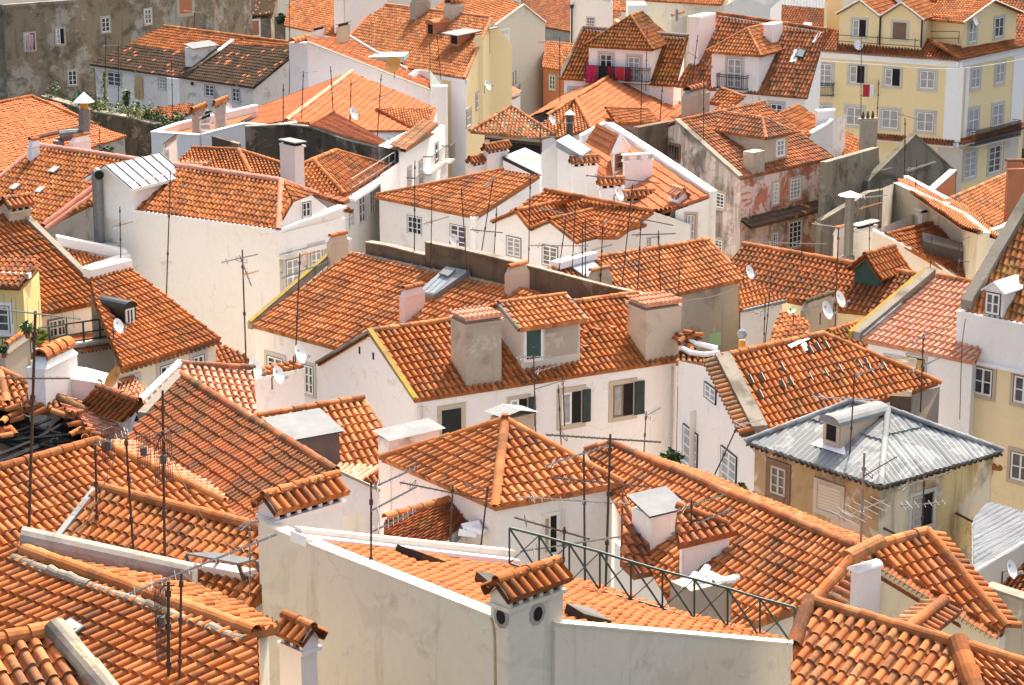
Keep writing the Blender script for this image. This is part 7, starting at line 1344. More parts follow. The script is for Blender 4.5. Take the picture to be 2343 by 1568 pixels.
# ---------------------------------------------------------------- aerials, dishes, washing, plants
def yat(key, p, off=0): return onPl(pp(p), HOUSES[key].pl).y + off
def bar(m, a, b, r, mat, n=4): m.tube([a, b], r, mat, n)
def yagi(m, a, b, n, el, mat='alu', r=.02, vert=False, loop=False):
    bar(m, a, b, r, mat); d = (b - a).normalized(); x = V3((0, 0, 1)) if vert else d.cross(V3((0, 0, 1))).normalized()
    for i in range(n):
        t = (i + .4) / n; p = a + (b - a) * t; l = el * (1.15 - .5 * t) * .5; bar(m, p - x * l, p + x * l, .007, mat, 3)
    if loop:
        p = a + (b - a) * .15; y = V3((0, 0, 1)); q = [p - x * .28 + y * .05, p + x * .28 + y * .05, p + x * .28 - y * .05, p - x * .28 - y * .05]
        for i in range(4): bar(m, q[i], q[(i + 1) % 4], .011, mat, 3)
def aerial(label, base, top, Y, ys=(), r=.03, mat='mast', grid=None, group='TV aerials on the roofs'):
    r *= .78
    A = onY(base, Y); B = onY(top, Y); e = empty('tv_aerial', A); tag(e, label, 'aerial', group)
    m = MB(); dn = (A - B).normalized(); m.tube([A + dn * 1.2, A, B], r, mat, 6, r * .8)
    for t in (.3, .62, .9): p = A + (B - A) * t; m.tube([p - dn * .06, p + dn * .06], r * 1.5, mat, 6)
    o = m.build('mast', e, A)
    for y in ys:
        a, b, n, el = y[:4]; mt = y[4] if len(y) > 4 else 'alu'; P = onY(pp(a), Y - .03); Q = onY(pp(b), Y - .03); k = (Q - P).length; sk = (random.random() - .5) * 1.0 * k
        Q = onY(pp(b), Y - .03 + sk * .5); P = onY(pp(a), Y - .03 - sk * .5); t_ = None
        m = MB(); yagi(m, P, Q, n, el, mt, .022 if k > 1 else .016, vert=(len(y) > 5 and y[5]), loop=True); m.build('yagi', e, A)
    if grid:
        for (x0, y0, x1, y1) in grid:
            m = MB(); a, b = onY((x0, y0), Y - .2), onY((x1, y1), Y + .1); h = a.z - b.z
            for i in range(9): p = a + V3((b.x - a.x, b.y - a.y, 0)) * i / 8; bar(m, p, p - Z * h, .01, 'mast', 3)
            for j in range(4): z_ = Z * (-h * j / 3); bar(m, a + z_, V3((b.x, b.y, a.z)) + z_, .011, 'mast', 3)
            c = (a + b) / 2; m.box(c - V3((.07, .07, .09)), V3((.14, 0, 0)), V3((0, .14, 0)), Z * .18, 'grey_dark'); m.build('grid_panel', e, A)
    return e
def dish(label, c, hpx, asp, Y, side=-1, tilt=25, mat='dish', mk=True, back=False, pole=None):
    C = onY(pp(c), Y); k = (C - CAM).length; R = hpx / FPX * k; az = math.acos(min(max(asp, .12), 1)) * side; el = math.radians(tilt)
    to = hv(CAM - C).normalized(); n = V3((to.x * math.cos(az) - to.y * math.sin(az), to.x * math.sin(az) + to.y * math.cos(az), 0)) * math.cos(el) + Z * math.sin(el)
    x = n.cross(Z).normalized(); y = x.cross(n).normalized(); y = y if y.z > 0 else -y; e = empty('satellite_dish', C); tag(e, label, 'satellite dish', 'satellite dishes on the roofs'); m = MB()
    vs = []; fs = []; J, K = 5, 20
    for j in range(J + 1):
        t = j / J
        for i in range(K): a = 2 * math.pi * i / K; vs.append(C + (x * math.cos(a) * .9 + y * math.sin(a)) * R * t + n * (R * .22 * t * t))
    for j in range(J):
        for i in range(K): fs.append((j * K + i, j * K + (i + 1) % K, (j + 1) * K + (i + 1) % K, (j + 1) * K + i))
    m.add(vs, fs, mat); m.build('bowl', e, C, smooth=True)
    m = MB(); f = C + n * R * 1.0 - y * R * .55; bar(m, C - y * R * .95 + n * R * .15, f, .02, 'alu'); m.tube([f - n * .07, f + n * .06], .05, 'alu', 6); m.build('feed_arm', e, C)
    m = MB(); q = pole and onY(pp(pole), Y) or C - n * .25 - Z * R * 1.3; bar(m, C - n * .03, C - n * .25, .035, 'alu_dull'); bar(m, C - n * .25, q, .025, 'mast'); m.build('bracket', e, C)
    if mk:
        m = MB(); s = R * .22
        for j, w in enumerate((.5, .36)): p = C + y * R * (.42 - .14 * j) + n * (R * .22 * .2 + .012) - x * R * w / 2; m.add([p, p + x * R * w, p + x * R * w + y * R * .06, p + y * R * .06], [(0, 1, 2, 3)], 'grey_dark')
        m.build('marking', e, C)
c = lambda k, r_, x, y: pp((k, r_, x, y))
FY = FRONT_K.y + 1.6
aerial('rust streaked pole standing against the near cream wall, carrying three long silver aerials', (848, 1568), (849, 1101), 45.0, [((849, 1118), (955, 1069), 9, .5), ((849, 1169), (953, 1114), 9, .5), ((851, 1217), (951, 1169), 9, .55)], .04, 'rust')
aerial('thick rusty mast with wire grid panels rising before the deep orange slope', (377, 1292), (372, 893), yat('metaledge', (377, 1292)), [((372, 985), (352, 1040), 4, .4, 'mast')], .05, 'rust', grid=[(232, 985, 262, 1050), (312, 1000, 345, 1065), (352, 1005, 395, 1095)])
aerial('rusty mast with one silver boom pointing left, between two taller masts', (306, 1273), (287, 985), yat('metaledge', (306, 1273)), [((297, 986), (221, 1019), 6, .5)], .045, 'rust')
aerial('short dark mast at the metal edged roof corner', (223, 1252), (218, 1017), yat('metaledge', (223, 1200)), [], .045, 'rust')
aerial('tall mast at far left above the burnt roof with a long horizontal comb aerial', (66, 1220), (81, 712), yat('belowburnt', (66, 1220)), [((0, 708), (184, 730), 7, .75, 'alu', True), ((10, 866), (160, 866), 9, .4, 'mast')], .06, 'rust')
aerial('blackened mast with a stacked grid aerial at the bottom left', (386, 1600), (385, 1330), yat('bigleft', (386, 1560)), [((372, 1340), (400, 1340), 3, .4, 'mast')], .05, 'mast', grid=[(352, 1340, 384, 1500)])
aerial('slim mast at bottom left holding a very long silver boom across the roof', (410, 1600), (415, 1306), yat('bigleft', (410, 1560)), [((296, 1359), (634, 1222), 11, .5)], .04, 'rust')
aerial('silver mast with dense comb aerial beside the near chimney block', (572, 1372), (571, 1206), yat('metaledge', (572, 1330), -.5), [((548, 1204), (634, 1180), 12, .55)], .03, 'alu_dull')
aerial('dark mast with a sagging black boom left of the pyramid roof', (1029, 1262), (1036, 1108), 56, [((914, 1104), (1116, 1144), 13, .35, 'mast')], .04)
aerial('small dark stub mast on the front corner of the pyramid roof', (1109, 1172), (1116, 1112), 56.5, [((1060, 1108), (1125, 1128), 6, .4, 'mast')], .035)
aerial('black mast with a box clamp, left one of the pair before the white window wall', (1338, 1335), (1335, 1032), 53, [((1245, 1067), (1391, 1019), 12, .4, 'alu_dull')], .045)
aerial('tall black mast with a big double comb aerial in front of the pyramid roof', (1385, 1346), (1396, 993), 52.6, [((1249, 995), (1512, 1012), 22, .32, 'mast'), ((1262, 1093), (1480, 1114), 14, .4, 'mast'), ((1180, 1137), (1440, 1153), 11, .5, 'alu_dull')], .05)
aerial('short post behind the green railing with a thin slanting boom', (1287, 1312), (1291, 1205), 51.5, [((1176, 1184), (1349, 1234), 9, .4, 'mast'), ((1190, 1262), (1418, 1228), 12, .35, 'alu_dull')], .04)
aerial('mast behind the long roof with a short silver boom before the white wall', (1470, 1082), (1478, 942), 68, [((1476, 953), (1511, 933), 4, .35)], .03)
aerial('mast leaning left with a silver boom in front of the courtyard doors', (1600, 1160), (1691, 966), 66, [((1682, 978), (1750, 958), 5, .4)], .035, 'rust')
aerial('little pale mast on the stout white chimney lid', (1504, 1160), (1504, 1098), 61, [((1504, 1100), (1561, 1080), 4, .4)], .03, 'alu_dull')
aerial('thin mast beside the stout white chimney with two long crossing booms', (1577, 1325), (1582, 1140), 56, [((1533, 1222), (1674, 1165), 12, .25, 'alu_dull'), ((1549, 1168), (1656, 1132), 12, .3, 'alu_dull')], .035)
aerial('pale galvanised mast with long crossed elements before the stained house', (1963, 1400), (1977, 1035), 55.5, [((1922, 1187), (2024, 1144), 6, 1.3), ((1969, 1262), (2038, 1233), 5, .5), ((1975, 1090), (2052, 1045), 12, .55, 'mast')], .05, 'alu_dull')
aerial('mast with white orange tipped aerials in front of the yellow stained wall', (2107, 1225), (2114, 1095), 60, [((2054, 1118), (2172, 1080), 9, .4), ((2060, 1158), (2168, 1148), 7, .6)], .035)
aerial('mast over the ruined stack with a boom to the right and a white comb aerial', (1944, 1032), (1955, 855), 66, [((1955, 860), (2022, 834), 10, .3, 'alu_dull'), ((1856, 908), (2010, 916), 7, .55, 'alu')], .035, 'rust')
aerial('mast before the orange awnings with two slanting pale booms', (2108, 868), (2112, 764), 76, [((2074, 787), (2167, 746), 9, .4, 'alu_dull'), ((2077, 853), (2160, 814), 8, .35)], .035, 'rust')
aerial('rusty double pole by the roof dormer with two silver booms', (1225, 990), (1220, 795), 78, [((1221, 853), (1285, 833), 6, .4), ((1222, 891), (1288, 871), 6, .4), ((1180, 818), (1264, 816), 6, .5)], .04, 'rust')
aerial('mast carrying a rusty ladder shaped aerial by the shuttered window', (1284, 1028), (1277, 880), 78.5, [((1287, 855), (1291, 975), 12, .4, 'rust')], .035, 'rust')
aerial('tall mast in front of the blank white wall with folded wire aerials', (567, 952), (554, 572), 76, [((506, 601), (590, 582), 8, .5, 'alu_dull'), ((556, 630), (592, 620), 5, .7, 'dish_orange'), ((548, 585), (575, 655), 6, .4, 'alu_dull')], .045)
aerial('rusty drainpipe like mast standing against the middle of the blank wall', (381, 661), (390, 392), 94.5, [((391, 393), (440, 380), 3, .3, 'alu_dull')], .045, 'rust')
aerial('short mast with two small booms at the left of the blank wall', (276, 580), (274, 473), 96, [((256, 521), (303, 508), 4, .3, 'alu_dull')], .035)
aerial('mast at the corner of the tiled front with a long white boom crossing it', (677, 792), (686, 580), 84, [((644, 637), (748, 600), 4, .5), ((690, 585), (730, 573), 4, .6, 'dish_orange')], .045)
MID = [(948, 528, 949, 368, 'before the white double doors, left', []), (985, 605, 988, 448, 'holding a silver boom above the brown wall', [((968, 513), (1027, 496), 4, .3)]), (1064, 566, 1055, 430, 'before the second white door of the hipped white house', []), (1102, 572, 1128, 408, 'leaning right, with a chain like aerial at its head', [((1108, 430), (1132, 402), 10, .35, 'alu_dull')]), (1127, 640, 1136, 475, 'left of the first front gable', [((1076, 526), (1150, 533), 8, .3, 'mast')]),
       (1208, 640, 1213, 406, 'between the two front gables', []), (1272, 668, 1295, 495, 'leaning across the second front gable', []), (1305, 682, 1317, 455, 'with two clamps, before the gable roof', [((1230, 476), (1290, 488), 5, .4, 'alu_dull')]), (1332, 684, 1332, 515, 'left one of the close pair', [((1212, 562), (1345, 563), 9, .3, 'alu_dull')]), (1339, 684, 1339, 501, 'right one of the close pair', []), (1372, 680, 1379, 510, 'with a tangled comb aerial', [((1380, 512), (1406, 498), 7, .5, 'alu_dull'), ((1306, 586), (1400, 560), 9, .6, 'alu_dull')]), (1422, 660, 1447, 420, 'with a U shaped bracket on its head', [((1340, 402), (1510, 420), 14, .25, 'mast')]), (1458, 668, 1466, 508, 'with a black comb pointing right', [((1448, 498), (1540, 516), 12, .25, 'mast')]), (1511, 678, 1506, 528, 'with the highest comb aerial beside the gable end', [((1445, 538), (1545, 535), 14, .25, 'mast')])]
for xb, yb, xt, yt, w, ys in MID: aerial('thin dark TV mast ' + w, (xb, yb), (xt, yt), 88 + random.uniform(0, 3), ys, .034)
aerial('single bare mast with a clamp above the bare cement wall', (1551, 702), (1554, 615), 90, [], .035, 'rust')
aerial('mast with sparse comb and a red tag before the narrow white house', (1747, 796), (1750, 688), 86, [((1725, 720), (1775, 700), 6, .6, 'alu_dull')], .03)
aerial('slightly slanting tall mast right of the narrow white house', (1752, 765), (1765, 620), 88, [], .03)
aerial('tall mast carrying a pale boom and a dish, standing behind the brown chimney', (1909, 772), (1918, 520), 92, [((1857, 512), (1933, 522), 9, .35, 'alu_dull'), ((1918, 594), (1955, 578), 3, .3)], .045)
aerial('mast with a fat clamp, left of the tall mast behind the brown chimney', (1882, 698), (1887, 622), 96, [], .035)
aerial('mast with a long pale comb over the dark orange roof', (1828, 790), (1834, 558), 97, [((1740, 555), (1892, 559), 16, .25, 'alu_dull')], .035)
aerial('mast by the flue with a bent wire dipole', (1988, 575), (1990, 480), 102, [((1968, 453), (2030, 447), 9, .4), ((1965, 478), (2022, 462), 8, .6, 'dish_orange')], .03)
aerial('mast among the cream parapets holding a dense comb aerial', (2091, 505), (2097, 366), 112, [((2074, 391), (2140, 370), 12, .5, 'alu_dull')], .035)
aerial('mast with white fan elements before the dark pointed gable', (2006, 575), (2014, 388), 116, [((1996, 394), (2040, 384), 7, .8)], .03)
aerial('short mast before the long grey dormer, left one', (2127, 628), (2132, 537), 98, [], .03)
aerial('short mast before the long grey dormer, right one with round loops', (2191, 645), (2195, 548), 97, [((2196, 552), (2220, 542), 3, .3), ((2190, 596), (2218, 600), 4, .5, 'alu_dull')], .03)
BACK = [(648, 335, 648, 192, 138, 'left one of five before the smooth orange hip roof', []), (690, 272, 694, 163, 142, 'with short pale boom, second of five before the smooth orange hip roof', [((694, 166), (727, 164), 3, .4)]), (762, 258, 756, 152, 142, 'third of five before the smooth orange hip roof', [((760, 198), (788, 186), 3, .4), ((762, 213), (790, 201), 3, .4)]), (801, 276, 803, 184, 140, 'beside the white dish on the smooth orange hip roof', [((806, 193), (833, 181), 4, .4)]), (864, 300, 872, 170, 138, 'thickest of five before the smooth orange hip roof', [((850, 231), (906, 206), 6, .3, 'alu_dull'), ((868, 234), (902, 231), 3, .4)]),
        (662, 180, 662, 0, 175, 'against the white tower of the party wall', [((650, 12), (690, 5), 4, .8), ((664, 46), (700, 40), 4, .5)]), (984, 162, 983, 96, 172, 'low on the orange roof with the sheet clad dormers', []), (1008, 180, 999, 76, 172, 'taller one on the orange roof with the sheet clad dormers', [((1000, 80), (1018, 72), 3, .3, 'mast')]), (240, 245, 242, 80, 172, 'rising out of the yellow flowers', []), (271, 255, 271, 95, 172, 'with a T shaped head over the garden wall', [((232, 105), (275, 104), 4, .4)]), (396, 285, 392, 138, 165, 'tied to the white firewall between blackened roofs', []), (445, 95, 445, 28, 200, 'on the blackened roof ridge', [((420, 25), (455, 29), 4, .4, 'alu_dull')]),
        (1281, 310, 1280, 85, 155, 'left of the steep lichened roof', [((1230, 97), (1300, 100), 4, .4, 'alu_dull')]), (1580, 218, 1596, 80, 158, 'leaning before the tall plain chimney wall', [((1575, 120), (1640, 160), 9, .25, 'alu_dull')]), (1478, 170, 1480, 65, 160, 'before the two balcony doors', [((1462, 62), (1508, 60), 8, .2, 'alu_dull')]), (1464, 355, 1468, 170, 148, 'crossed by a slanting brace on the light orange hip roof', []), (1608, 425, 1610, 140, 128, 'very tall bare one above the peeling house', []), (1508, 300, 1515, 198, 140, 'with a silver boom over the wide light orange roof', [((1515, 236), (1550, 232), 3, .3)]),
        (1969, 278, 1970, 80, 178, 'left one before the yellow corner building', []), (2006, 275, 2010, 183, 150, 'knotted one before the yellow corner building', []), (2069, 410, 2070, 270, 130, 'with a thin horizontal boom at the dark pointed gable', [((2055, 262), (2106, 275), 5, .3, 'alu_dull')]), (229, 395, 228, 295, 140, 'beside the bent silver flue with a small grid', [((170, 274), (226, 296), 3, .3, 'alu_dull'), ((212, 290), (230, 280), 4, .6, 'dish_orange'), ((168, 312), (268, 345), 12, .25, 'alu_dull')]), (1237, 345, 1236, 290, 140, 'on the pavilion roof with two pale combs', [((1192, 281), (1335, 282), 18, .25), ((1194, 316), (1290, 312), 10, .3)])]
for xb, yb, xt, yt, Y, w, ys in BACK: aerial('thin TV mast ' + w, (xb, yb), (xt, yt), Y, ys, .045)
# dishes
for lb, p, hp, asp, Y, sd, kw in (
    ('white dish on a pole above the pink house roof, highest of the three', (684, 811), 23, .5, 75.5, 1, {}), ('white dish on the pink wall facing the courtyard, right of the hoops', (634.5, 859), 22, .55, 73.8, 1, {}), ('white dish cut by the tall mast at the left end of the pink house', (581, 845), 24, .55, 73.6, 1, {}),
    ('white dish on the balcony rail beside the black dormer', (269, 747), 18, .6, 84, 1, {}), ('orange painted dish leaning on the cracked pinkish roof', (262, 869), 31, .38, 70.6, -1, dict(mat='dish_orange', tilt=35, pole=(250, 940))), ('white dish fixed to the moulded white chimney', (1414, 444), 18, .45, 108, 1, {}),
    ('white dish at the right end of the bare cement wall roof', (1713, 624), 17, .45, 90, 1, {}), ('white dish low on the bare cement wall', (1576, 773), 18, .45, 85.5, 1, {}), ('white dish with markings before the white double door', (1037, 549), 14, .75, 95, 1, {}), ('grey dish in front of the little white gable window', (696, 484), 15, .55, 101, 1, dict(mat='metal_sheet', mk=False)),
    ('white dish on the tall mast behind the brown chimney, upper one', (1919.5, 685), 20, .42, 90, 1, {}), ('white dish on the brown chimney, lower one', (1889, 711), 22, .45, 84, 1, {}), ('white dish on the smooth orange hip roof', (807, 261), 16, .5, 138, 1, {}), ('white dish on the side of the tall yellow house', (1114, 195), 13, .5, 170, 1, {}), ('large rusty orange dish above the green sheet dormer', (900, 150), 20, .95, 163, -1, dict(mat='dish_orange', tilt=38, mk=False)),
    ('small white dish above the mouldy dark wall', (886, 318), 8, .8, 133, 1, dict(mk=False)), ('pale dish behind the right one of two capped chimneys', (522, 250), 15, .5, 152, 1, dict(mk=False)), ('yellowish dish lying almost flat behind the wide dormer', (1414, 49), 10, .9, 178, 1, dict(mat='dish_orange', tilt=70, mk=False)), ('pale dish at the left end of the wide light orange roof', (1261, 275), 13, .45, 146, 1, dict(mk=False)),
    ('white dish on the grey wall below the pale sheet roof', (2311, 1303), 22, .4, 58, 1, {}), ('white dish on the attic gable of the yellow corner building', (2229, 49), 12, .4, 184, 1, dict(mk=False)), ('white upturned dish on the eave tiles of the yellow corner building', (1962, 104), 12, .9, 184, 1, dict(mk=False)), ('green dish behind the brown chimney', (1812, 711), 11, .9, 90, -1, dict(mat='green_panel', tilt=60, mk=False))):
    dish(lb, p, hp, asp, Y, sd, **kw)
# green truss railing
E0, E1 = FRONT_EAVE; dr = hv(E1 - E0); ft = lambda p: onV(p, E0, dr)
e = empty('roof_railing', ft((1165, 1290))); b = e.location.copy(); tag(e, 'green painted steel truss railing running along the far edge of the near orange roof', 'railing')
px_ = [((1165, 1208), (1165, 1289)), ((1233, 1225), (1233, 1311)), ((1302, 1244), (1302, 1333)), ((1372, 1263), (1372, 1351)), ((1443, 1285), (1443, 1371)), ((1515, 1306), (1515, 1392)), ((1588, 1325), (1588, 1416)), ((1664, 1346), (1664, 1436)), ((1738, 1369), (1738, 1458)), ((1818, 1390), (1815, 1479))]
P = [(ft(a), ft(b_)) for a, b_ in px_]
m = MB()
for (a, _), (c_, _) in zip(P, P[1:]): bar(m, a, c_, .03, 'iron_green', 6)
m.build('top_rail', e, b); m = MB()
for (_, a), (_, c_) in zip(P, P[1:]): bar(m, a, c_, .025, 'iron_green', 6)
m.build('bottom_rail', e, b)
for a, c_ in P: m = MB(); bar(m, a, c_, .026, 'iron_green', 6); m.build('post', e, b)
for (a, a2), (c_, c2) in zip(P, P[1:]):
    m = MB(); bar(m, a, c2, .026, 'iron_green', 5); m.build('brace', e, b); m = MB(); bar(m, a2, c_, .012, 'iron_green', 4); m.build('brace', e, b)
# washing and cloths
def cloth(name, label, o, u, w, h, mat, group=None, n=None, sway=.06, cat='laundry'):
    m = MB(); k, r_ = 7, 6; n = n or V3((u.y, -u.x, 0)); vs = [o + u * (w * i / k) - Z * (h * j / r_) + n * (sway * math.sin(i * 2.1 + j * .5) * (j / r_ + .2)) for j in range(r_ + 1) for i in range(k + 1)]
    m.add(vs, [(j * (k + 1) + i, j * (k + 1) + i + 1, (j + 1) * (k + 1) + i + 1, (j + 1) * (k + 1) + i) for j in range(r_) for i in range(k)], mat); ob = m.build(name, None, o); ob.location = o; tag(ob, label, cat, group); return ob
o, u = BALC
for i, (nm, lb, t, w, h_, mt) in enumerate((('towel', 'crimson towel hanging at the left end of the balcony rail', .1, .85, 1.3, 'cloth_crimson'), ('trousers', 'black trousers hanging beside the crimson towel', 1.05, .65, 1.6, 'cloth_black'), ('shirt', 'maroon shirt hanging between the black trousers and a red cloth', 1.75, .6, 1.2, 'cloth_maroon'), ('cloth', 'plain red cloth hanging on the balcony rail right of the maroon shirt', 2.45, .5, .9, 'cloth_red'), ('shirt', 'dark maroon shirt hanging last on the balcony rail', 3.05, .5, 1.0, 'cloth_maroon'))): cloth(nm, lb, o + u * t, u, w, h_, mt, 'washing on the balcony')
q = onY((1974, 194), 183.5); cloth('towel', 'small red towel hanging on a line before the yellow facade', q, V3((1, 0, 0)), .55, 1.0, 'cloth_red'); cloth('towel', 'small white towel hanging right behind the red one', q + V3((.55, .05, -.02)), V3((1, 0, 0)), .35, 1.05, 'frame_white')
hh = HOUSES['darktile']; a_, d_, n_ = hh.hit((320, 190), [hh.faces[0]]); q = onV((310, 173), a_, d_) + n_ * .12; cloth('awning_cloth', 'tan cloth hanging over a window of the blackened roof house', q, d_ if d_.x > 0 else -d_, .95, 1.95, 'cloth_tan', n=n_, sway=.12, cat='cloth')
hh = HOUSES['tenement']; a_, d_, n_ = hh.hit((68, 90), [hh.faces[2]]); q = onV((58, 80), a_, d_) + n_ * .1; cloth('curtain', 'pale pink curtain blowing out of a tenement window', q, d_ if d_.x > 0 else -d_, .75, 1.7, 'cloth_pink', n=n_, sway=.15, cat='cloth')
# flag
Fq = onY((174, 232), 168); e = empty('flag', Fq); tag(e, 'green and red flag drooping from a pole above the ivy', 'flag'); m = MB(); tp = onY((172, 203), 168); m.tube([Fq - Z * 1.5, tp], .03, 'alu_dull', 5); m.build('pole', e, Fq)
m = MB(); k = 6; g = lambda s, t: tp + V3((.15 + 1.0 * t, .1 * math.sin(t * 6), -.1 - .75 * t - s * (.9 - .35 * t)))
for i in range(k):
    for j in range(4): m.add([g(j / 4, i / k), g(j / 4, (i + 1) / k), g((j + 1) / 4, (i + 1) / k), g((j + 1) / 4, i / k)], [(0, 1, 2, 3)], 'flag_green' if i < 3 else 'flag_red')
m.build('flag_cloth', e, Fq); m = MB(); cc = g(.5, .5) + V3((0, -.06, 0)); m.add([cc + V3((.13 * math.cos(t), 0, .16 * math.sin(t))) for t in np.linspace(0, 6.28, 9)[:-1]], [tuple(range(8))], 'flag_yellow'); m.build('emblem', e, Fq)
# plants
def leaves(m, c, r, n, mats, sz=.16, flat=1.0, seed=1):
    rs = random.Random(seed)
    for i in range(n):
        d = V3((rs.gauss(0, 1), rs.gauss(0, 1), rs.gauss(0, 1) * flat)); d = d.normalized() * (r * rs.random() ** .45); p = c + d; a = V3((rs.gauss(0, 1), rs.gauss(0, 1), rs.gauss(0, .6))).normalized(); b_ = a.cross(V3((rs.gauss(0, 1), rs.gauss(0, 1), rs.gauss(0, 1)))).normalized(); s = sz * rs.uniform(.6, 1.3)
        m.add([p - a * s, p - b_ * s * .45, p + a * s, p + b_ * s * .45], [(0, 1, 2, 3)], rs.choice(mats))
m = MB(); rs = random.Random(3)
for i in range(64):
    t = rs.random() * 3.999; j = int(t); p = GW[j] + (GW[j + 1] - GW[j]) * (t - j) + V3((rs.uniform(-.3, .6), rs.uniform(-.3, 1.6), rs.uniform(-.15, .75))); leaves(m, p, .5, 60, ['leaf', 'leaf', 'leaf_dark', 'leaf_yellow'] if 1.0 < t < 2.6 else ['leaf', 'leaf_dark'], .11, .7, i)
ob = m.build('ivy', None, GW[2]); ob.location = GW[2]; tag(ob, 'ivy and weeds spilling over the dark garden wall', 'ivy'); ob['kind'] = 'stuff'
def spiky(label, base, top, Y, n, mat, w=.12, name='yucca_plant'):
    A, B = onY(base, Y), onY(top, Y); e = empty(name, A); tag(e, label, 'plant'); m = MB(); m.tube([A - Z * .5, A + (B - A) * .7], .09, 'wood', 6); m.build('stem', e, A); m = MB(); rs = random.Random(n); H = (B - A).length
    for i in range(n):
        t = rs.uniform(.25, 1); p = A + (B - A) * t; az = rs.random() * 6.28; l = H * rs.uniform(.22, .36); up = rs.uniform(-.3, .9); d = V3((math.cos(az), math.sin(az), up)).normalized(); s = d.cross(Z).normalized() * w * .5; q = p + d * l * .6; m.add([p - s, p + s, q + s, p + d * l - Z * .12, q - s], [(0, 1, 2, 4), (4, 2, 3)], mat)
    m.build('leaves', e, A); return e
spiky('tall spiky dark green yucca on the garden wall', (288, 256), (290, 206), 166, 150, 'leaf', .16); spiky('smaller spiky plant right of the tall yucca', (314, 262), (316, 232), 166, 70, 'leaf_dark', .14)
A, B = onY((240, 250), 168), onY((238, 168), 168); e = empty('flowering_spike', A); tag(e, 'tall stalk covered in yellow blossom on the garden wall', 'plant'); m = MB(); m.tube([A - Z * .5, B], .04, 'leaf', 5); m.build('stem', e, A); m = MB()
for i in range(16): leaves(m, A + (B - A) * (i / 15), .32 - .01 * i, 12, ['leaf_yellow', 'leaf_yellow', 'leaf'], .14, 1, i)
m.build('blossom', e, A)
def bush(label, c, rpx, Y, n=120, mats=('leaf', 'leaf_dark'), name='shrub', pot=False, sz=.13):
    C = onY(c, Y); R = rpx / FPX * (C - CAM).length; e = empty(name, C - Z * R); b0 = e.location.copy(); tag(e, label, 'plant'); m = MB(); leaves(m, C, R, n, list(mats), sz, 1, int(c[0])); m.build('foliage', e, b0); m = MB()
    if pot: m.tube([C - Z * (R * 1.6), C - Z * R * .6], R * .35, 'tile_red', 8, R * .5); m.build('pot', e, b0)
    else: m.tube([C - Z * (R * 1.8), C], .035, 'wood', 5); m.build('stem', e, b0)
bush('sprawling leafy shrub against the white courtyard wall', (1535, 1050), 26, 68, 130, sz=.17); bush('small potted plant by the second courtyard door', (1697, 1118), 12, 65, 70, pot=True); bush('green bush below the bent silver flue', (245, 352), 16, 128, 130, sz=.2); bush('dense green shrub behind the two capped chimneys', (478, 262), 12, 156, 90, sz=.2)
bush('trailing potted plant on the olive balcony, left of the door', (62, 752), 14, 80.5, 90, pot=True); bush('pale grassy plant on the green railed terrace', (88, 770), 16, 82, 110, ('leaf', 'leaf_yellow'), sz=.2, pot=True); bush('potted plant in the olive balcony corner', (8, 800), 12, 80.3, 70, pot=True); bush('dark creeper on the rough cream parapet wall', (2096, 498), 18, 110, 140, ('leaf_dark',), sz=.2); bush('dry dark plant at the top left roof corner by the orange roof', (645, 45), 14, 214, 80, ('leaf_dark',), sz=.3)
# bent silver flue, upper left
Y = onPl((180, 350), HOUSES['blank'].pl).y + 2.5; p = [onY(q, Y) for q in ((137, 350), (134, 322), (142, 311), (160, 309), (182, 308), (193, 300), (193, 250))]; e = empty('flue_pipe', p[0]); tag(e, 'bent silver flue pipe with a white cone cap rising behind the pink ridged roof', 'flue'); m = MB(); m.tube(p, .28, 'flue', 10); m.build('pipe', e, p[0]); m = MB(); m.tube([p[-1], p[-1] + Z * .35], .2, 'dish_orange', 8); m.tube([p[-1] + Z * .35, p[-1] + Z * .8], .5, 'cap_white', 12, .03); m.build('cone_cap', e, p[0])
# turbine vent and small stove pipes
def vent(label, c, r, Y, name='turbine_vent'):
    C = onY(c, Y); e = empty(name, C); tag(e, label, 'vent'); m = MB(); m.tube([C - Z * .9, C - Z * .05], r * .7, 'dish_orange', 8); m.build('pipe', e, C); m = MB(); k = 14; vs = []
    for j in range(6):
        t = math.pi * (.08 + .84 * j / 5); vs += [C + V3((math.cos(6.283 * i / k + j * .25) * r * math.sin(t), math.sin(6.283 * i / k + j * .25) * r * math.sin(t), r - r * math.cos(t))) for i in range(k)]
    m.add(vs, [(j * k + i, j * k + (i + 1) % k, (j + 1) * k + (i + 1) % k, (j + 1) * k + i) for j in range(5) for i in range(0, k, 1)] + [tuple(range(5 * k, 6 * k))], 'galv'); m.build('turbine', e, C)
vent('silver turbine vent on an orange pipe beside the narrow white house', (1697, 776), .2, 84)
C = onY((1303, 305), 145); e = empty('stove_pipe', C); tag(e, 'black stove pipe with a white cone cap before the light orange hip roof', 'flue'); m = MB(); m.tube([C - Z * .8, onY((1303, 262), 145)], .22, 'grey_dark', 8); m.build('pipe', e, C); m = MB(); q = onY((1303, 262), 145); m.tube([q, q + Z * .3], .36, 'cap_white', 10, .03); m.build('cone_cap', e, C)
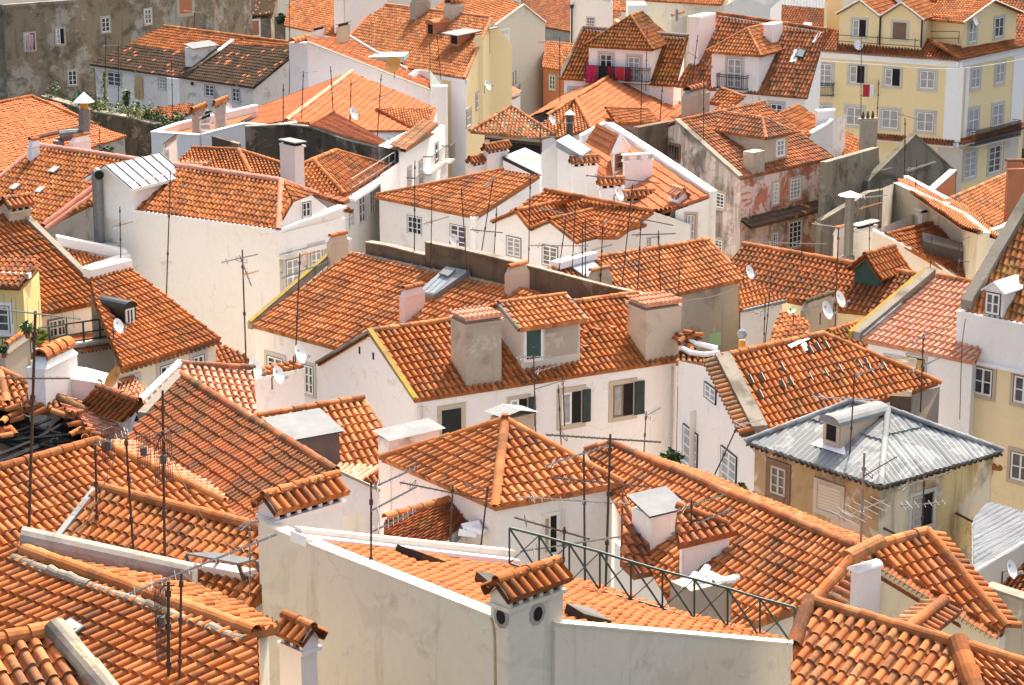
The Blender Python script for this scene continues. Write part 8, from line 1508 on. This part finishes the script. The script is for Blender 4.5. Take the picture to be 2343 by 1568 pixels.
# cables
def cable(label, pts, Y, r=.018, mat='cable', dy=0):
    P = [onY(pp(p), Y + dy * i / max(len(pts) - 1, 1)) for i, p in enumerate(pts)]; q = []
    for i in range(len(P) - 1):
        p0, p1, p2, p3 = P[max(i - 1, 0)], P[i], P[i + 1], P[min(i + 2, len(P) - 1)]
        for s in range(6): t = s / 6; q.append(.5 * ((2 * p1) + (p2 - p0) * t + (2 * p0 - 5 * p1 + 4 * p2 - p3) * t * t + (3 * p1 - p0 - 3 * p2 + p3) * t ** 3))
    q.append(P[-1]); m = MB(); m.tube(q, r, mat, 4); ob = m.build('cable', None, P[0]); ob.location = P[0]; tag(ob, label, 'cable', 'loose aerial cables')
cable('pale guy wire slanting down from the pole on the near cream wall', [(850, 1365), (880, 1450), (906, 1568)], 44.6, .008); cable('yellowish cable running down the corner of the near cream wall', [(1123, 1412), (1131, 1450), (1133, 1568)], FRONT_K.y - .3, .03); cable('looping cable from the pole onto the near orange roof', [(848, 1325), (868, 1333), (900, 1318), (930, 1322)], 45.2, .02)
cable('long guy wire from the thick rusty mast down the orange roof', [(372, 1000), (470, 1195), (590, 1290)], 49, .01); cable('guy wire crossing the bottom left roof to the slim mast', [(414, 1310), (500, 1370), (588, 1420)], 42, .01); cable('pale cable hanging in a loop between two masts at left', [(140, 1235), (200, 1190), (262, 1050)], 50, .014); cable('drooping cable along the brown wall', [(1208, 618), (1240, 634), (1275, 632)], 93, .02); cable('cable tacked along the top of the brown wall', [(890, 568), (1000, 590), (1140, 605), (1180, 600)], 97, .018)
cable('thin cable sagging across the bare cement wall', [(1555, 690), (1640, 676), (1702, 650)], 86, .012); cable('overhead wire stretched before the yellow corner building', [(1860, 138), (2000, 148), (2180, 158), (2342, 136)], 182, .03, 'frame_white', -3)
cable('cable down the pale yellow right hand facade', [(2208, 730), (2200, 800), (2195, 960)], 64.5, .012, 'mast')
for k_, h in list(HOUSES.items()): h.finish()
m = BARREL; o = m.build('roof_wall', None, BARREL_BASE); o.location = BARREL_BASE; tag(o, 'thick old round topped roof wall with rust stains behind the long mortared ridge', 'wall')
# ground
m = MB(); m.poly([V3((-900, -100, -2)), V3((900, -100, -2)), V3((900, 3000, -2)), V3((-900, 3000, -2))], 'ground'); g = m.build('ground'); g['kind'] = 'structure'
# camera
cd = bpy.data.cameras.new('camera'); cam = bpy.data.objects.new('camera', cd); COL.objects.link(cam)
cd.sensor_width = 36; cd.lens = 36 * FPX / 2342; cd.clip_end = 5000; cd.clip_start = .5
cam.location = CAM; cam.rotation_euler = (math.pi / 2 - PIT, 0, 0); SC.camera = cam
# light
SUN_AZ, SUN_EL = math.radians(18), math.radians(50)   # azimuth to the right of the view direction
sd_ = V3((math.sin(SUN_AZ) * math.cos(SUN_EL), math.cos(SUN_AZ) * math.cos(SUN_EL), math.sin(SUN_EL)))
ld = bpy.data.lights.new('sun', 'SUN'); ld.energy = 3.2; ld.angle = math.radians(.55); ld.color = (1, .93, .82)
lo = bpy.data.objects.new('sun', ld); COL.objects.link(lo); lo.rotation_euler = sd_.to_track_quat('Z', 'Y').to_euler(); lo.location = (0, 0, 200)
w = bpy.data.worlds.new('World'); SC.world = w; w.use_nodes = True; nt = w.node_tree; bg = nt.nodes['Background']
sk = nt.nodes.new('ShaderNodeTexSky'); sk.sky_type = 'NISHITA'; sk.sun_disc = False; sk.sun_elevation = SUN_EL; sk.sun_rotation = SUN_AZ; sk.dust_density = 5; sk.air_density = 1.0; sk.ozone_density = .6
nt.links.new(mix(nt, 1.0, sk.outputs[0], (1.0, .925, .82), 'MULTIPLY'), bg.inputs[0]); bg.inputs[1].default_value = .15
vs_ = SC.view_settings; vs_.view_transform = 'Standard'; vs_.look = 'None'; vs_.gamma = 1; vs_.exposure = 1.48
SC.cycles.max_bounces = 6; SC.cycles.diffuse_bounces = 4; SC.cycles.glossy_bounces = 2; SC.cycles.use_denoising = True
